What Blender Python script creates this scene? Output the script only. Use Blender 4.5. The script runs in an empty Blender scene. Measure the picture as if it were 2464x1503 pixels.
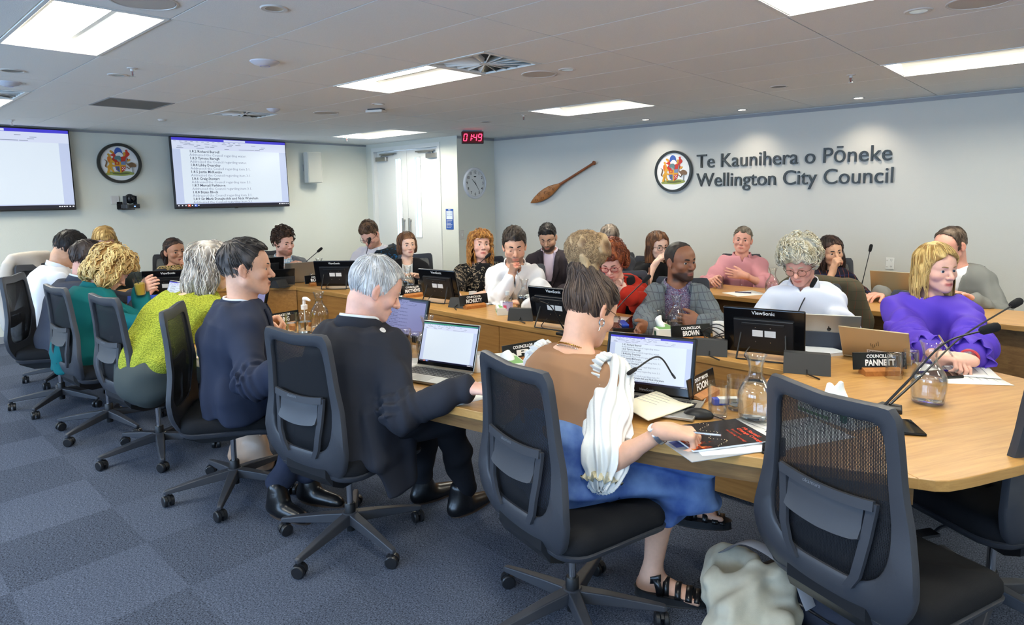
import bpy, bmesh, math, random
import numpy as np
from mathutils import Vector, Matrix, Quaternion
from mathutils.bvhtree import BVHTree
PI = math.pi
SC = bpy.context.scene
COL = SC.collection
rnd = random.Random(7)
# ---------------------------------------------------------------- camera solved from the ceiling grid
FPX, YAW, PIT, ROL, PPY, HC = 1545.15, -0.749372, -0.10762, -0.0135028, 633.77, 1.56
CEIL = 2.3757; XTV = -8.85; YDOOR = 6.09; XCLK = -6.68; YLET = 6.827; TT = 0.72
_f = np.array([math.sin(YAW)*math.cos(PIT), math.cos(YAW)*math.cos(PIT), math.sin(PIT)])
_r0 = np.array([math.cos(YAW), -math.sin(YAW), 0.0]); _u0 = np.cross(_r0, _f)
_r = _r0*math.cos(ROL)+_u0*math.sin(ROL); _u = -_r0*math.sin(ROL)+_u0*math.cos(ROL)
_o = np.array([0, 0, HC])
def ray(x, y): return _f+_r*(x-1232)/FPX+_u*(PPY-y)/FPX
def at(x, y, z=TT): d = ray(x, y); return Vector(_o+d*((z-HC)/d[2]))
def atx(x, y, X): d = ray(x, y); return Vector(_o+d*(X/d[0]))
def aty(x, y, Y): d = ray(x, y); return Vector(_o+d*(Y/d[1]))
def atd(x, y, D): return Vector(_o+ray(x, y)*D)
V = Vector
def make_camera():
    c = bpy.data.cameras.new('camera'); o = bpy.data.objects.new('camera', c); COL.objects.link(o)
    c.sensor_width = 36; c.lens = FPX*36/2464; c.shift_y = -(751.5-PPY)/2464
    m = Matrix.Identity(4)
    for i in range(3):
        m[i][0] = _r[i]; m[i][1] = _u[i]; m[i][2] = -_f[i]; m[i][3] = _o[i]
    o.matrix_world = m; c.clip_start = 0.05; c.clip_end = 100; SC.camera = o
make_camera()
# ---------------------------------------------------------------- materials
MATS = {}
def _n(nt, t, **k):
    n = nt.nodes.new(t)
    for a, b in k.items(): setattr(n, a, b)
    return n
def mat(name, col=(.8, .8, .8), rough=.5, metal=0., spec=.5, bump=None, var=None, vcol=False, emit=None, coat=0., trans=0., ior=1.45, sheen=0., alpha=None, sss=0.):
    """procedural principled material; bump=(scale,strength,stretch) var=(scale,amount,stretch)"""
    if name in MATS: return MATS[name]
    m = bpy.data.materials.new(name); m.use_nodes = True; nt = m.node_tree; b = nt.nodes['Principled BSDF']
    S = lambda k, v: b.inputs[k].__setattr__('default_value', v)
    S('Base Color', (*col, 1)); S('Roughness', rough); S('Metallic', metal); S('Specular IOR Level', spec); S('IOR', ior)
    S('Coat Weight', coat); S('Transmission Weight', trans); S('Sheen Weight', sheen)
    if sss: S('Subsurface Weight', sss); S('Subsurface Radius', (.012, .005, .003)); S('Subsurface Scale', 1.0)
    if emit: S('Emission Color', (*emit[:3], 1)); S('Emission Strength', emit[3])
    tc = _n(nt, 'ShaderNodeTexCoord')
    src = None
    if vcol:
        a = _n(nt, 'ShaderNodeVertexColor', layer_name='Col'); src = a.outputs[0]; nt.links.new(src, b.inputs['Base Color'])
    def noise(scale, stretch, detail=3):
        mp = _n(nt, 'ShaderNodeMapping'); mp.inputs['Scale'].default_value = stretch
        nt.links.new(tc.outputs['Object'], mp.inputs[0])
        nz = _n(nt, 'ShaderNodeTexNoise'); nz.inputs['Scale'].default_value = scale; nz.inputs['Detail'].default_value = detail
        nt.links.new(mp.outputs[0], nz.inputs[0]); return nz.outputs[0]
    if var:
        o = noise(var[0], var[2] if len(var) > 2 else (1, 1, 1))
        mr = _n(nt, 'ShaderNodeMapRange'); mr.inputs[1].default_value = .25; mr.inputs[2].default_value = .75
        mr.inputs[3].default_value = 1-var[1]; mr.inputs[4].default_value = 1+var[1]
        nt.links.new(o, mr.inputs[0])
        mx = _n(nt, 'ShaderNodeVectorMath', operation='SCALE')
        if src: nt.links.new(src, mx.inputs[0])
        else: mx.inputs[0].default_value = col
        nt.links.new(mr.outputs[0], mx.inputs['Scale']); nt.links.new(mx.outputs[0], b.inputs['Base Color'])
    if bump:
        o = noise(bump[0], bump[2] if len(bump) > 2 else (1, 1, 1), 2)
        bp = _n(nt, 'ShaderNodeBump'); bp.inputs['Strength'].default_value = bump[1]; bp.inputs['Distance'].default_value = .004
        nt.links.new(o, bp.inputs['Height']); nt.links.new(bp.outputs[0], b.inputs['Normal'])
    MATS[name] = m; return m
def srgb(r, g, b):
    return tuple(((c/255)/12.92 if c/255 <= .04045 else ((c/255+.055)/1.055)**2.4) for c in (r, g, b))
# ---------------------------------------------------------------- mesh helper
class MB:
    def __init__(s): s.v = []; s.f = []; s.mi = []; s.cur = 0; s.col = None; s.c = (1, 1, 1); s.M = None
    def add(s, vs, fs):
        o = len(s.v)
        s.v += [tuple(s.M @ V(p)) if s.M else tuple(p) for p in vs]
        s.f += [tuple(i+o for i in f) for f in fs]; s.mi += [s.cur]*len(fs)
        if s.col is not None: s.col += [s.c]*len(vs)
        return s
    def box(s, x0, x1, y0, y1, z0, z1, b=0.):
        if b <= 0:
            vs = [(x, y, z) for z in (z0, z1) for y in (y0, y1) for x in (x0, x1)]
            return s.add(vs, [(0, 2, 3, 1), (4, 5, 7, 6), (0, 1, 5, 4), (2, 6, 7, 3), (0, 4, 6, 2), (1, 3, 7, 5)])
        pl = rrect(x0, x1, y0, y1, b*1.6, 3)
        return s.prism(pl, z0, z1, b)
    def prism(s, pl, z0, z1, b=0.):
        """polygon in xy (ccw) pushed from z0 to z1, edges eased by b"""
        n = len(pl); rings = []
        if b > 0:
            for z, k in ((z0, b), (z0+b*.3, b*.3), (z0+b, 0), (z1-b, 0), (z1-b*.3, b*.3), (z1, b)):
                rings.append([(p[0], p[1], z) for p in (inset(pl, k) if k else pl)])
        else: rings = [[(p[0], p[1], z0) for p in pl], [(p[0], p[1], z1) for p in pl]]
        vs = [p for r in rings for p in r]; fs = [tuple(range(n-1, -1, -1))]
        for k in range(len(rings)-1):
            for i in range(n): fs.append((k*n+i, k*n+(i+1) % n, (k+1)*n+(i+1) % n, (k+1)*n+i))
        k = len(rings)-1; fs.append(tuple(k*n+i for i in range(n)))
        return s.add(vs, fs)
    def rings(s, rs, cap=True, close=True):
        n = len(rs[0]); vs = [p for r in rs for p in r]; fs = []
        for k in range(len(rs)-1):
            for i in range(n if close else n-1): fs.append((k*n+i, k*n+(i+1) % n, (k+1)*n+(i+1) % n, (k+1)*n+i))
        if cap: fs.append(tuple(range(n-1, -1, -1))); fs.append(tuple((len(rs)-1)*n+i for i in range(n)))
        return s.add(vs, fs)
    def lathe(s, prof, n=24, c=(0, 0, 0), cap=True):
        rs = [[(c[0]+r*math.cos(2*PI*i/n), c[1]+r*math.sin(2*PI*i/n), c[2]+z) for i in range(n)] for r, z in prof]
        return s.rings(rs, cap)
    def tube(s, pts, r, n=8, cap=True, flat=1., up=None):
        """swept tube; r number or list; flat squashes along the frame normal"""
        pts = [V(p) for p in pts]; m = len(pts); rr = r if isinstance(r, (list, tuple)) else [r]*m
        rs = []; up = V(up) if up else None; prev = None
        for i, p in enumerate(pts):
            t = (pts[min(i+1, m-1)]-pts[max(i-1, 0)])
            t = t.normalized() if t.length > 1e-9 else V((0, 0, 1))
            a = up if up else (prev if prev else (V((0, 0, 1)) if abs(t.z) < .9 else V((1, 0, 0))))
            e1 = (a-t*a.dot(t)); e1 = e1.normalized() if e1.length > 1e-6 else t.orthogonal().normalized()
            e2 = t.cross(e1); prev = e1
            rs.append([tuple(p+e1*(rr[i]*flat*math.cos(2*PI*k/n))+e2*(rr[i]*math.sin(2*PI*k/n))) for k in range(n)])
        return s.rings(rs, cap)
    def sphere(s, c, r, n=12, m=8):
        r = r if isinstance(r, (tuple, list)) else (r, r, r); rs = []
        for j in range(1, m):
            a = PI*j/m
            rs.append([(c[0]+r[0]*math.sin(a)*math.cos(2*PI*i/n), c[1]+r[1]*math.sin(a)*math.sin(2*PI*i/n), c[2]-r[2]*math.cos(a)) for i in range(n)])
        o = len(s.v); s.rings(rs, False)
        s.add([(c[0], c[1], c[2]-r[2]), (c[0], c[1], c[2]+r[2])], [])
        k = len(s.v)-2; L = o+(m-2)*n
        for i in range(n):
            s.f.append((k, o+(i+1) % n, o+i)); s.f.append((k+1, L+i, L+(i+1) % n)); s.mi += [s.cur]*2
        return s
    def build(s, name, m=None, parent=None, smooth=False, loc=None, rot=None, bevel=0, sub=0, solid=0):
        me = bpy.data.meshes.new(name); me.from_pydata(s.v, [], s.f); me.update()
        ms = m if isinstance(m, (list, tuple)) else [m]
        for x in ms: me.materials.append(x)
        if any(s.mi): me.polygons.foreach_set('material_index', s.mi)
        if s.col is not None:
            a = me.color_attributes.new('Col', 'FLOAT_COLOR', 'POINT')
            a.data.foreach_set('color', np.c_[np.array(s.col, dtype=np.float32), np.ones(len(s.col), np.float32)].ravel())
        bm = bmesh.new(); bm.from_mesh(me); bmesh.ops.recalc_face_normals(bm, faces=bm.faces); bm.to_mesh(me); bm.free()
        if smooth: shade(me, smooth if smooth is not True else 40)
        return link(name, me, parent, loc, rot, bevel, sub, solid)
def shade(me, ang=40):
    me.polygons.foreach_set('use_smooth', [True]*len(me.polygons))
    if ang < 180: me.set_sharp_from_angle(angle=math.radians(ang))
def link(name, me, parent=None, loc=None, rot=None, bevel=0, sub=0, solid=0):
    o = bpy.data.objects.new(name, me); COL.objects.link(o)
    if parent: o.parent = parent
    if loc is not None: o.location = loc
    if rot is not None: o.rotation_euler = rot if not isinstance(rot, (int, float)) else (0, 0, rot)
    if solid: q = o.modifiers.new('solid', 'SOLIDIFY'); q.thickness = solid; q.offset = 0
    if bevel: q = o.modifiers.new('bevel', 'BEVEL'); q.width = bevel; q.segments = 2; q.limit_method = 'ANGLE'
    if sub: q = o.modifiers.new('sub', 'SUBSURF'); q.levels = sub; q.render_levels = sub
    return o
def rrect(x0, x1, y0, y1, r, n=4):
    r = min(r, (x1-x0)/2-1e-5, (y1-y0)/2-1e-5); o = []
    for cx, cy, a in ((x1-r, y0+r, -PI/2), (x1-r, y1-r, 0), (x0+r, y1-r, PI/2), (x0+r, y0+r, PI)):
        for i in range(n+1): t = a+PI/2*i/n; o.append((cx+r*math.cos(t), cy+r*math.sin(t)))
    return o
def inset(pl, k):
    n = len(pl); o = []
    for i in range(n):
        a, b, c = V(pl[i-1]).to_2d(), V(pl[i]).to_2d(), V(pl[(i+1) % n]).to_2d()
        d1 = (b-a); d2 = (c-b)
        if d1.length < 1e-7 or d2.length < 1e-7: o.append(tuple(b)); continue
        d1.normalize(); d2.normalize(); n1 = V((-d1.y, d1.x)); n2 = V((-d2.y, d2.x)); q = n1+n2
        q = q/max(.3, q.dot(q)/2) if q.length > 1e-6 else n1
        o.append(tuple(b+q*k))
    return o
def bez(pts, n=16):
    """Catmull-Rom through pts"""
    P = [V(p) for p in pts]; P = [P[0]*2-P[1]]+P+[P[-1]*2-P[-2]]; o = []
    m = len(P)-3
    for i in range(m):
        for k in range(n):
            t = k/n; a, b, c, d = P[i:i+4]
            o.append(((b*2)+(c-a)*t+(a*2-b*5+c*4-d)*t*t+(b*3-a-c*3+d)*t**3)*.5)
    o.append(P[-2].copy()); return o
# ---------------------------------------------------------------- things
def tag(o, label=None, cat=None, group=None, kind=None):
    if label: o['label'] = label
    if cat: o['category'] = cat
    if group: o['group'] = group
    if kind: o['kind'] = kind
    return o
def thing(name, label, cat, loc=(0, 0, 0), rot=0., group=None):
    o = bpy.data.objects.new(name, None); COL.objects.link(o); o.location = loc
    o.rotation_euler = rot if not isinstance(rot, (int, float)) else (0, 0, rot); o.empty_display_size = .1
    return tag(o, label, cat, group)
def copy_tree(o, parent=None):
    c = o.copy(); COL.objects.link(c)
    if parent: c.parent = parent
    for ch in list(o.children): copy_tree(ch, c)
    return c
_fonts = {}
def text_mesh(body, size=.05, ext=0., bold=0., align='CENTER', shear=0., spacing=1., res=3):
    k = bpy.data.curves.new('t', 'FONT'); k.body = body; k.size = size; k.extrude = ext; k.offset = bold
    k.align_x = align; k.align_y = 'CENTER' if align == 'CENTER' else 'TOP_BASELINE'; k.shear = shear; k.space_character = spacing; k.resolution_u = res
    o = bpy.data.objects.new('t', k); COL.objects.link(o)
    dg = bpy.context.evaluated_depsgraph_get(); me = bpy.data.meshes.new_from_object(o.evaluated_get(dg))
    bpy.data.objects.remove(o); bpy.data.curves.remove(k)
    return me
def text(name, body, m, parent, loc, rot=(0, 0, 0), size=.05, ext=0., bold=0., align='CENTER', shear=0., fitw=None, spacing=1., res=3):
    me = text_mesh(body, size, ext, bold, align, shear, spacing, res); me.name = name
    if fitw and len(me.vertices):
        co = np.empty(len(me.vertices)*3, np.float32); me.vertices.foreach_get('co', co); co = co.reshape(-1, 3)
        w = co[:, 0].max()-co[:, 0].min()
        if w > 0: co[:, 0] *= fitw/w; me.vertices.foreach_set('co', co.ravel())
    me.materials.append(m)
    return link(name, me, parent, loc, rot)
# ---------------------------------------------------------------- room materials
def grid_mat():
    pass
WALL = mat('wall_paint', srgb(224, 225, 214), .75, bump=(260, .25, (1, 1, .35)))
WALLB = mat('wall_paint_warm', srgb(212, 211, 204), .75, bump=(260, .2, (1, 1, .35)))
WHITE = mat('white_paint', srgb(235, 235, 230), .45)
TILE = mat('ceiling_tile', srgb(244, 244, 240), .85, var=(300, .05), bump=(400, .2))
GAP = mat('ceiling_gap', srgb(92, 90, 88), .8)
GREYTRIM = mat('grey_trim', srgb(150, 152, 156), .5)
ALU = mat('brushed_steel', srgb(176, 174, 168), .32, 1.)
CHROME = mat('chrome', srgb(210, 212, 215), .12, 1.)
BLACKP = mat('black_plastic', srgb(24, 25, 28), .42, bump=(900, .08))
DKGREY = mat('dark_grey_plastic', srgb(52, 54, 58), .5)
BLACK = mat('black', srgb(14, 14, 15), .5)
LAMP = mat('lamp_diffuser', (1, 1, 1), .6, emit=(1., .95, .80, 35.))
LAMPW = mat('lamp_reflector', srgb(236, 236, 232), .5)
SPOTG = mat('spot_glow', (1, 1, 1), .5, emit=(1., .9, .75, 14.))
def carpet_mat():
    m = mat('carpet_tiles', srgb(62, 63, 68), .95, spec=.1); nt = m.node_tree; b = nt.nodes['Principled BSDF']
    L = nt.links.new; tc = _n(nt, 'ShaderNodeTexCoord')
    mp = _n(nt, 'ShaderNodeMapping'); mp.inputs['Location'].default_value = (.13, .11, 0); L(tc.outputs['Object'], mp.inputs[0])
    fl = _n(nt, 'ShaderNodeVectorMath', operation='SCALE'); fl.inputs['Scale'].default_value = 2.; L(mp.outputs[0], fl.inputs[0])
    fo = _n(nt, 'ShaderNodeVectorMath', operation='FLOOR'); L(fl.outputs[0], fo.inputs[0])
    wn = _n(nt, 'ShaderNodeTexWhiteNoise'); L(fo.outputs[0], wn.inputs[0])
    sx = _n(nt, 'ShaderNodeSeparateXYZ'); L(fo.outputs[0], sx.inputs[0])
    ad = _n(nt, 'ShaderNodeMath', operation='ADD'); L(sx.outputs[0], ad.inputs[0]); L(sx.outputs[1], ad.inputs[1])
    md = _n(nt, 'ShaderNodeMath', operation='PINGPONG'); md.inputs[1].default_value = 1.; L(ad.outputs[0], md.inputs[0])
    n1 = _n(nt, 'ShaderNodeTexNoise'); n1.inputs['Scale'].default_value = 170; n1.inputs['Detail'].default_value = 4; L(tc.outputs['Object'], n1.inputs[0])
    mp2 = _n(nt, 'ShaderNodeMapping'); mp2.inputs['Scale'].default_value = (1, .25, 1); L(tc.outputs['Object'], mp2.inputs[0])
    n2 = _n(nt, 'ShaderNodeTexNoise'); n2.inputs['Scale'].default_value = 300; L(mp2.outputs[0], n2.inputs[0])
    a1 = _n(nt, 'ShaderNodeMath', operation='MULTIPLY_ADD'); a1.inputs[1].default_value = 2.2; a1.inputs[2].default_value = -1.1; L(n1.outputs[0], a1.inputs[0])
    a2 = _n(nt, 'ShaderNodeMath', operation='MULTIPLY_ADD'); a2.inputs[1].default_value = 1.5; L(n2.outputs[0], a2.inputs[0]); L(a1.outputs[0], a2.inputs[2])
    a3 = _n(nt, 'ShaderNodeMath', operation='MULTIPLY_ADD'); a3.inputs[1].default_value = .12; L(wn.outputs[0], a3.inputs[0]); L(a2.outputs[0], a3.inputs[2])
    a4 = _n(nt, 'ShaderNodeMath', operation='MULTIPLY_ADD'); a4.inputs[1].default_value = .13; L(md.outputs[0], a4.inputs[0]); L(a3.outputs[0], a4.inputs[2])
    cr = _n(nt, 'ShaderNodeMixRGB'); cr.inputs[1].default_value = (*srgb(14, 17, 24), 1); cr.inputs[2].default_value = (*srgb(112, 122, 142), 1)
    mr = _n(nt, 'ShaderNodeMapRange'); mr.inputs[1].default_value = .2; mr.inputs[2].default_value = 1.7
    L(a4.outputs[0], mr.inputs[0]); L(mr.outputs[0], cr.inputs[0]); L(cr.outputs[0], b.inputs['Base Color'])
    bp = _n(nt, 'ShaderNodeBump'); bp.inputs['Strength'].default_value = .6; bp.inputs['Distance'].default_value = .004
    L(n1.outputs[0], bp.inputs['Height']); L(bp.outputs[0], b.inputs['Normal'])
    return m
def struct(name, mb, m, **k): return tag(mb.build(name, m, **k), kind='structure')
XR, YF = 3.2, -3.0
struct('floor', MB().box(XTV-.2, XR+.2, YF-.2, YLET+.2, -.1, 0), carpet_mat())
struct('wall_left', MB().box(XTV-.2, XTV, YF, 6.3, 0, CEIL+.15), WALL)
struct('wall_back', MB().box(XCLK-.15, XR+.2, YLET, YLET+.2, 0, CEIL+.15), WALLB)
struct('wall_clock', MB().box(XCLK-.15, XCLK, YDOOR+.18, YLET, 0, CEIL+.15), WALL)
struct('wall_right', MB().box(XR, XR+.2, YF, YLET, 0, CEIL+.15), WALL)
# door wall: pier, header above the double door, lobby behind
m = MB(); m.box(-7.03, XCLK, YDOOR, YDOOR+.18, 0, CEIL+.15); m.box(-8.69, -7.03, YDOOR, YDOOR+.18, 2.30, CEIL+.15); m.box(XTV, -8.69, YDOOR, YDOOR+.18, 0, CEIL+.15)
struct('wall_door', m, WALL)
m = MB(); m.box(-9.3, -6.85, 7.55, 7.6, 0, 2.5); struct('wall_lobby', m, WALL)
m = MB()
for x0, x1, y0, y1, z0, z1 in ((-8.69, -8.63, YDOOR-.012, YDOOR+.15, 0, 2.25), (-7.09, -7.03, YDOOR-.012, YDOOR+.15, 0, 2.25), (-8.69, -7.03, YDOOR-.012, YDOOR+.15, 2.25, 2.31)):
    m.box(x0, x1, y0, y1, z0, z1)
struct('trim_1', m, WHITE)
def door(n, x0, x1, slot, hx, cx0, cx1):
    """leaf with a vision slot, pull handle and an overhead closer"""
    r = thing('door_%d' % n, None, None); r['kind'] = 'structure'
    y0, y1, z1 = YDOOR+.05, YDOOR+.095, 2.245
    s0, s1 = slot; q = MB()
    q.box(x0, s0, y0, y1, .01, z1); q.box(s1, x1, y0, y1, .01, z1); q.box(s0, s1, y0, y1, .01, .93); q.box(s0, s1, y0, y1, 2.13, z1)
    q.build('leaf', WHITE, r)
    q = MB()
    for a, b_, c, d in ((s0-.008, s0+.008, .922, 2.138), (s1-.008, s1+.008, .922, 2.138), (s0, s1, .922, .938), (s0, s1, 2.122, 2.138)): q.box(a, b_, y0-.006, y1, c, d)
    q.build('slot_bead', WHITE, r)
    MB().box(s0, s1, y0+.02, y0+.026, .93, 2.13).build('glass_pane', GLASS, r)
    q = MB(); q.box(hx-.018, hx+.018, y0-.05, y0-.035, .85, 1.22, .004); q.box(hx-.012, hx+.012, y0-.036, y0, .89, .915); q.box(hx-.012, hx+.012, y0-.036, y0, 1.17, 1.195)
    q.build('pull_handle', ALU, r)
    q = MB(); q.box(cx0, cx1, y0-.055, y0, 2.10, 2.165, .006); q.build('closer_box', ALU, r)
    c = (cx0+cx1)/2; q = MB(); q.tube([(c, y0-.035, 2.168), (c, y0-.035, 2.185), (c+(.3 if n == 1 else -.32), y0-.03, 2.19), (c+(.3 if n == 1 else -.32), y0-.01, 2.2)], .009, 6); q.box(c-.04, c+.36, y0-.04, y0-.012, 2.195, 2.215) if n == 1 else q.box(c-.38, c+.04, y0-.04, y0-.012, 2.195, 2.215)
    q.build('closer_arm', ALU, r)
def glass_thin(name, tint=(.92, .95, .95), gloss=.08):
    m = bpy.data.materials.new(name); m.use_nodes = True; nt = m.node_tree; nt.nodes.clear(); L = nt.links.new
    o = _n(nt, 'ShaderNodeOutputMaterial'); t = _n(nt, 'ShaderNodeBsdfTransparent'); t.inputs[0].default_value = (*tint, 1)
    g = _n(nt, 'ShaderNodeBsdfGlossy'); g.inputs['Roughness'].default_value = .03; x = _n(nt, 'ShaderNodeMixShader')
    f = _n(nt, 'ShaderNodeFresnel'); f.inputs[0].default_value = 1.3; a0 = _n(nt, 'ShaderNodeMath', operation='MINIMUM'); a0.inputs[1].default_value = .42; nt.links.new(f.outputs[0], a0.inputs[0]); f = a0; a = _n(nt, 'ShaderNodeMath', operation='ADD'); a.inputs[1].default_value = gloss*.3
    L(f.outputs[0], a.inputs[0]); L(a.outputs[0], x.inputs[0]); L(t.outputs[0], x.inputs[1]); L(g.outputs[0], x.inputs[2]); L(x.outputs[0], o.inputs[0]); return m
GLASS = glass_thin('pane_glass')
door(1, -8.62, -7.87, (-8.145, -8.0), -7.955, -8.6, -8.33)
door(2, -7.862, -7.10, (-7.69, -7.545), -7.80, -7.36, -7.11)
text('lobby_text', 'tari', mat('lobby_letters', srgb(66, 66, 66), .6), None, (-8.28, 7.54, 1.65), (PI/2, 0, 0), .30).__setitem__('kind', 'structure')
# front wall with the window band that lights the room
m = MB(); m.box(XTV, XR, YF-.2, YF, 0, .75); m.box(XTV, XR, YF-.2, YF, 2.2, CEIL+.15)
WX = [(-8.4+2.3*i, -8.4+2.3*i+2.0) for i in range(5)]
xs = [XTV]+[v for w in WX for v in w]+[XR]
for i in range(0, len(xs), 2): m.box(xs[i], xs[i+1], YF-.2, YF, .75, 2.2)
struct('wall_front', m, WALL)
for i, (a, b) in enumerate(WX):
    r = thing('window_%d' % (i+1), None, None); r['kind'] = 'structure'
    q = MB(); q.box(a, b, YF-.12, YF-.06, .75, .80); q.box(a, b, YF-.12, YF-.06, 2.15, 2.2); q.box(a, a+.05, YF-.12, YF-.06, .8, 2.15); q.box(b-.05, b, YF-.12, YF-.06, .8, 2.15); q.box((a+b)/2-.02, (a+b)/2+.02, YF-.12, YF-.06, .8, 2.15)
    q.build('window_frame', ALU, r); MB().box(a+.05, b-.05, YF-.095, YF-.09, .8, 2.15).build('pane', GLASS, r)
    l = bpy.data.lights.new('portal', 'AREA'); l.shape = 'RECTANGLE'; l.size = b-a-.1; l.size_y = 1.35; l.cycles.is_portal = True
    o = bpy.data.objects.new('daylight_portal', l); COL.objects.link(o); o.location = ((a+b)/2, YF-.05, 1.475); o.rotation_euler = (PI/2, 0, 0); o['kind'] = 'helper'
# baseboards and the shadow gap along the top of the walls
struct('baseboard_left', MB().box(XTV, XTV+.012, YF, YDOOR, 0, .075), GREYTRIM)
struct('baseboard_back', MB().box(XCLK, XR, YLET-.012, YLET, 0, .075), GREYTRIM)
m = MB(); m.box(XCLK, XR, YLET-.012, YLET, CEIL-.04, CEIL-.008); m.box(XCLK, XCLK+.012, YDOOR, YLET, CEIL-.04, CEIL-.008); struct('trim_2', m, GREYTRIM)
struct('trim_3', MB().box(XTV, XTV+.012, YF, YDOOR, CEIL-.03, CEIL-.006), GREYTRIM)
# ---------------------------------------------------------------- ceiling: lay-in tiles with real gaps, light wells left open
GX = [3.2, 2.9, 1.88, .86, -.16, -1.18, -2.19, -3.20, -4.29, -5.40, -6.55, -7.9, XTV]
GY = [YF, -2.3, -1.8, -1.3, -.8, -.3, .2, .70, 1.172, 1.67, 2.17, 2.68, 3.20, 3.75, 4.30, 4.87, 5.49, 6.10, 6.60, YLET]
LIGHTS = [(7, 7), (7, 11), (7, 15), (10, 15), (4, 11), (4, 15), (4, 7), (10, 7), (1, 7), (1, 11), (1, 15), (7, 3), (4, 3), (10, 3)]
VENTS = {(6, 11): (-3.2, -2.69), (9, 11): (-6.55, -6.05), (9, 7): (-6.55, -6.02)}
m = MB(); g = .0032
for i in range(len(GX)-1):
    for j in range(len(GY)-1):
        if (i, j) in LIGHTS: continue
        x1, x0, y0, y1 = GX[i], GX[i+1], GY[j], GY[j+1]
        if (i, j) in VENTS: x0 = VENTS[(i, j)][1]
        if (i, j) == (9, 9): x0 = -5.96
        m.box(x0+g, x1-g, y0+g, y1-g, CEIL, CEIL+.012)
struct('ceiling', m, TILE)
m = MB()
for i in range(len(GX)-1):
    for j in range(len(GY)-1):
        if (i, j) in LIGHTS: continue
        m.box(GX[i+1], GX[i], GY[j], GY[j+1], CEIL+(.12 if (i, j) in VENTS or (i, j) == (9, 9) else .013), CEIL+.15)
struct('ceiling_void', m, GAP)
LNAMES = {(7, 7): 'large recessed ceiling light at the top left corner', (7, 11): 'recessed ceiling light beside the star-vaned air vent', (7, 15): 'recessed ceiling light above the carved paddle',
          (10, 15): 'recessed ceiling light in front of the double door', (4, 11): 'recessed ceiling light cut by the top edge on the right', (4, 15): 'recessed ceiling light above the right end of the wall lettering', (10, 7): 'recessed ceiling light cut by the left edge above the left screen'}
def troffer(i, j):
    x1, x0, y0, y1 = GX[i], GX[i+1], GY[j], GY[j+1]; z = CEIL; w = y1-y0
    r = thing('ceiling_light', LNAMES.get((i, j), 'recessed ceiling light behind the camera'), 'ceiling light', ((x0+x1)/2, (y0+y1)/2, z), 0, 'recessed ceiling lights')
    X0, X1, Y0, Y1 = -(x1-x0)/2, (x1-x0)/2, -w/2, w/2; q = MB()
    for a, b, c, d in ((X0+g, X1-g, Y0+g, Y0+.02), (X0+g, X1-g, Y1-.02, Y1-g), (X0+g, X0+.02, Y0+.02, Y1-.02), (X1-.02, X1-g, Y0+.02, Y1-.02)): q.box(a, b, c, d, -.004, .012)
    q.build('frame', LAMPW, r)
    q = MB(); h = .075; l0, l1 = Y0+w*.22, Y1-w*.30
    rs = []
    for k in range(7):
        t = k/6; rs.append([(X0+.02, Y0+.02+(l0-Y0-.02)*t, h*math.sin(t*PI/2)), (X1-.02, Y0+.02+(l0-Y0-.02)*t, h*math.sin(t*PI/2))])
    q.rings(rs, False, False)
    rs = []
    for k in range(7):
        t = k/6; rs.append([(X0+.02, Y1-.02+(l1-Y1+.02)*t, h*math.sin(t*PI/2)), (X1-.02, Y1-.02+(l1-Y1+.02)*t, h*math.sin(t*PI/2))])
    q.rings(rs, False, False)
    for s, xe in ((1, X0+.02), (-1, X1-.02)): q.box(xe-.004, xe+.004, Y0+.02, Y1-.02, 0, h+.02)
    q.box(X0, X1, Y0, Y1, h+.03, h+.035)
    q.build('reflector', LAMPW, r)
    MB().box(X0+.03, X1-.03, l0, l1, h, h+.006).build('diffuser', LAMP, r)
for a in LIGHTS: troffer(*a)
def vent(x1, x0, y0, y1, lab):
    r = thing('ceiling_vent', lab, 'air vent', ((x0+x1)/2, (y0+y1)/2, CEIL), 0, 'ceiling air vents'); w, h = (x1-x0)/2, (y1-y0)/2
    q = MB()
    for a, b, c, d in ((-w+g, w-g, -h+g, -h+.03), (-w+g, w-g, h-.03, h-g), (-w+g, -w+.03, -h+.03, h-.03), (w-.03, w-g, -h+.03, h-.03)): q.box(a, b, c, d, -.003, .01)
    q.build('frame', WHITE, r); q = MB(); q.box(-w+.01, w-.01, -h+.01, h-.01, .06, .065); q.build('plenum', BLACK, r)
    for k in range(16):
        a = 2*PI*k/16+.1; c, s = math.cos(a), math.sin(a); L = min((w-.02)/max(abs(c), 1e-4), (h-.02)/max(abs(s), 1e-4)); q = MB()
        n = (-s, c)
        q.add([(c*.035, s*.035, .0), (c*L, s*L, .0), (c*L+n[0]*.022*L/.25, s*L+n[1]*.022*L/.25, .03), (c*.035+n[0]*.01, s*.035+n[1]*.01, .03)], [(0, 1, 2, 3)])
        q.build('vane', WHITE, r, solid=.004)
    MB().lathe([(.04, .0), (.04, .012)], 16).build('hub', WHITE, r)
vent(-2.69, -3.2, 2.68, 3.2, 'square ceiling vent with radial vanes beside the middle ceiling light')
vent(-6.05, -6.55, 2.68, 3.2, 'square ceiling vent with radial vanes in front of the right screen')
vent(-6.02, -6.55, .70, 1.172, 'square ceiling vent with radial vanes cut by the left edge of the photo')
r = thing('return_air_grille', 'grey perforated return air grille set flush in the ceiling', 'air grille', (-6.24, 1.92, CEIL)); q = MB()
for k in range(24): q.box(-.27+k*.0225, -.27+k*.0225+.013, -.235, .235, -.001, .01)
q.build('grille', mat('grille_grey', srgb(120, 119, 117), .6), r)
q = MB()
for a, b, c, d in ((-.29, .29, -.25, -.235), (-.29, .29, .235, .25), (-.29, -.27, -.235, .235), (.27, .29, -.235, .235)): q.box(a, b, c, d, -.003, .01)
q.build('frame', GREYTRIM, r)
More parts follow.
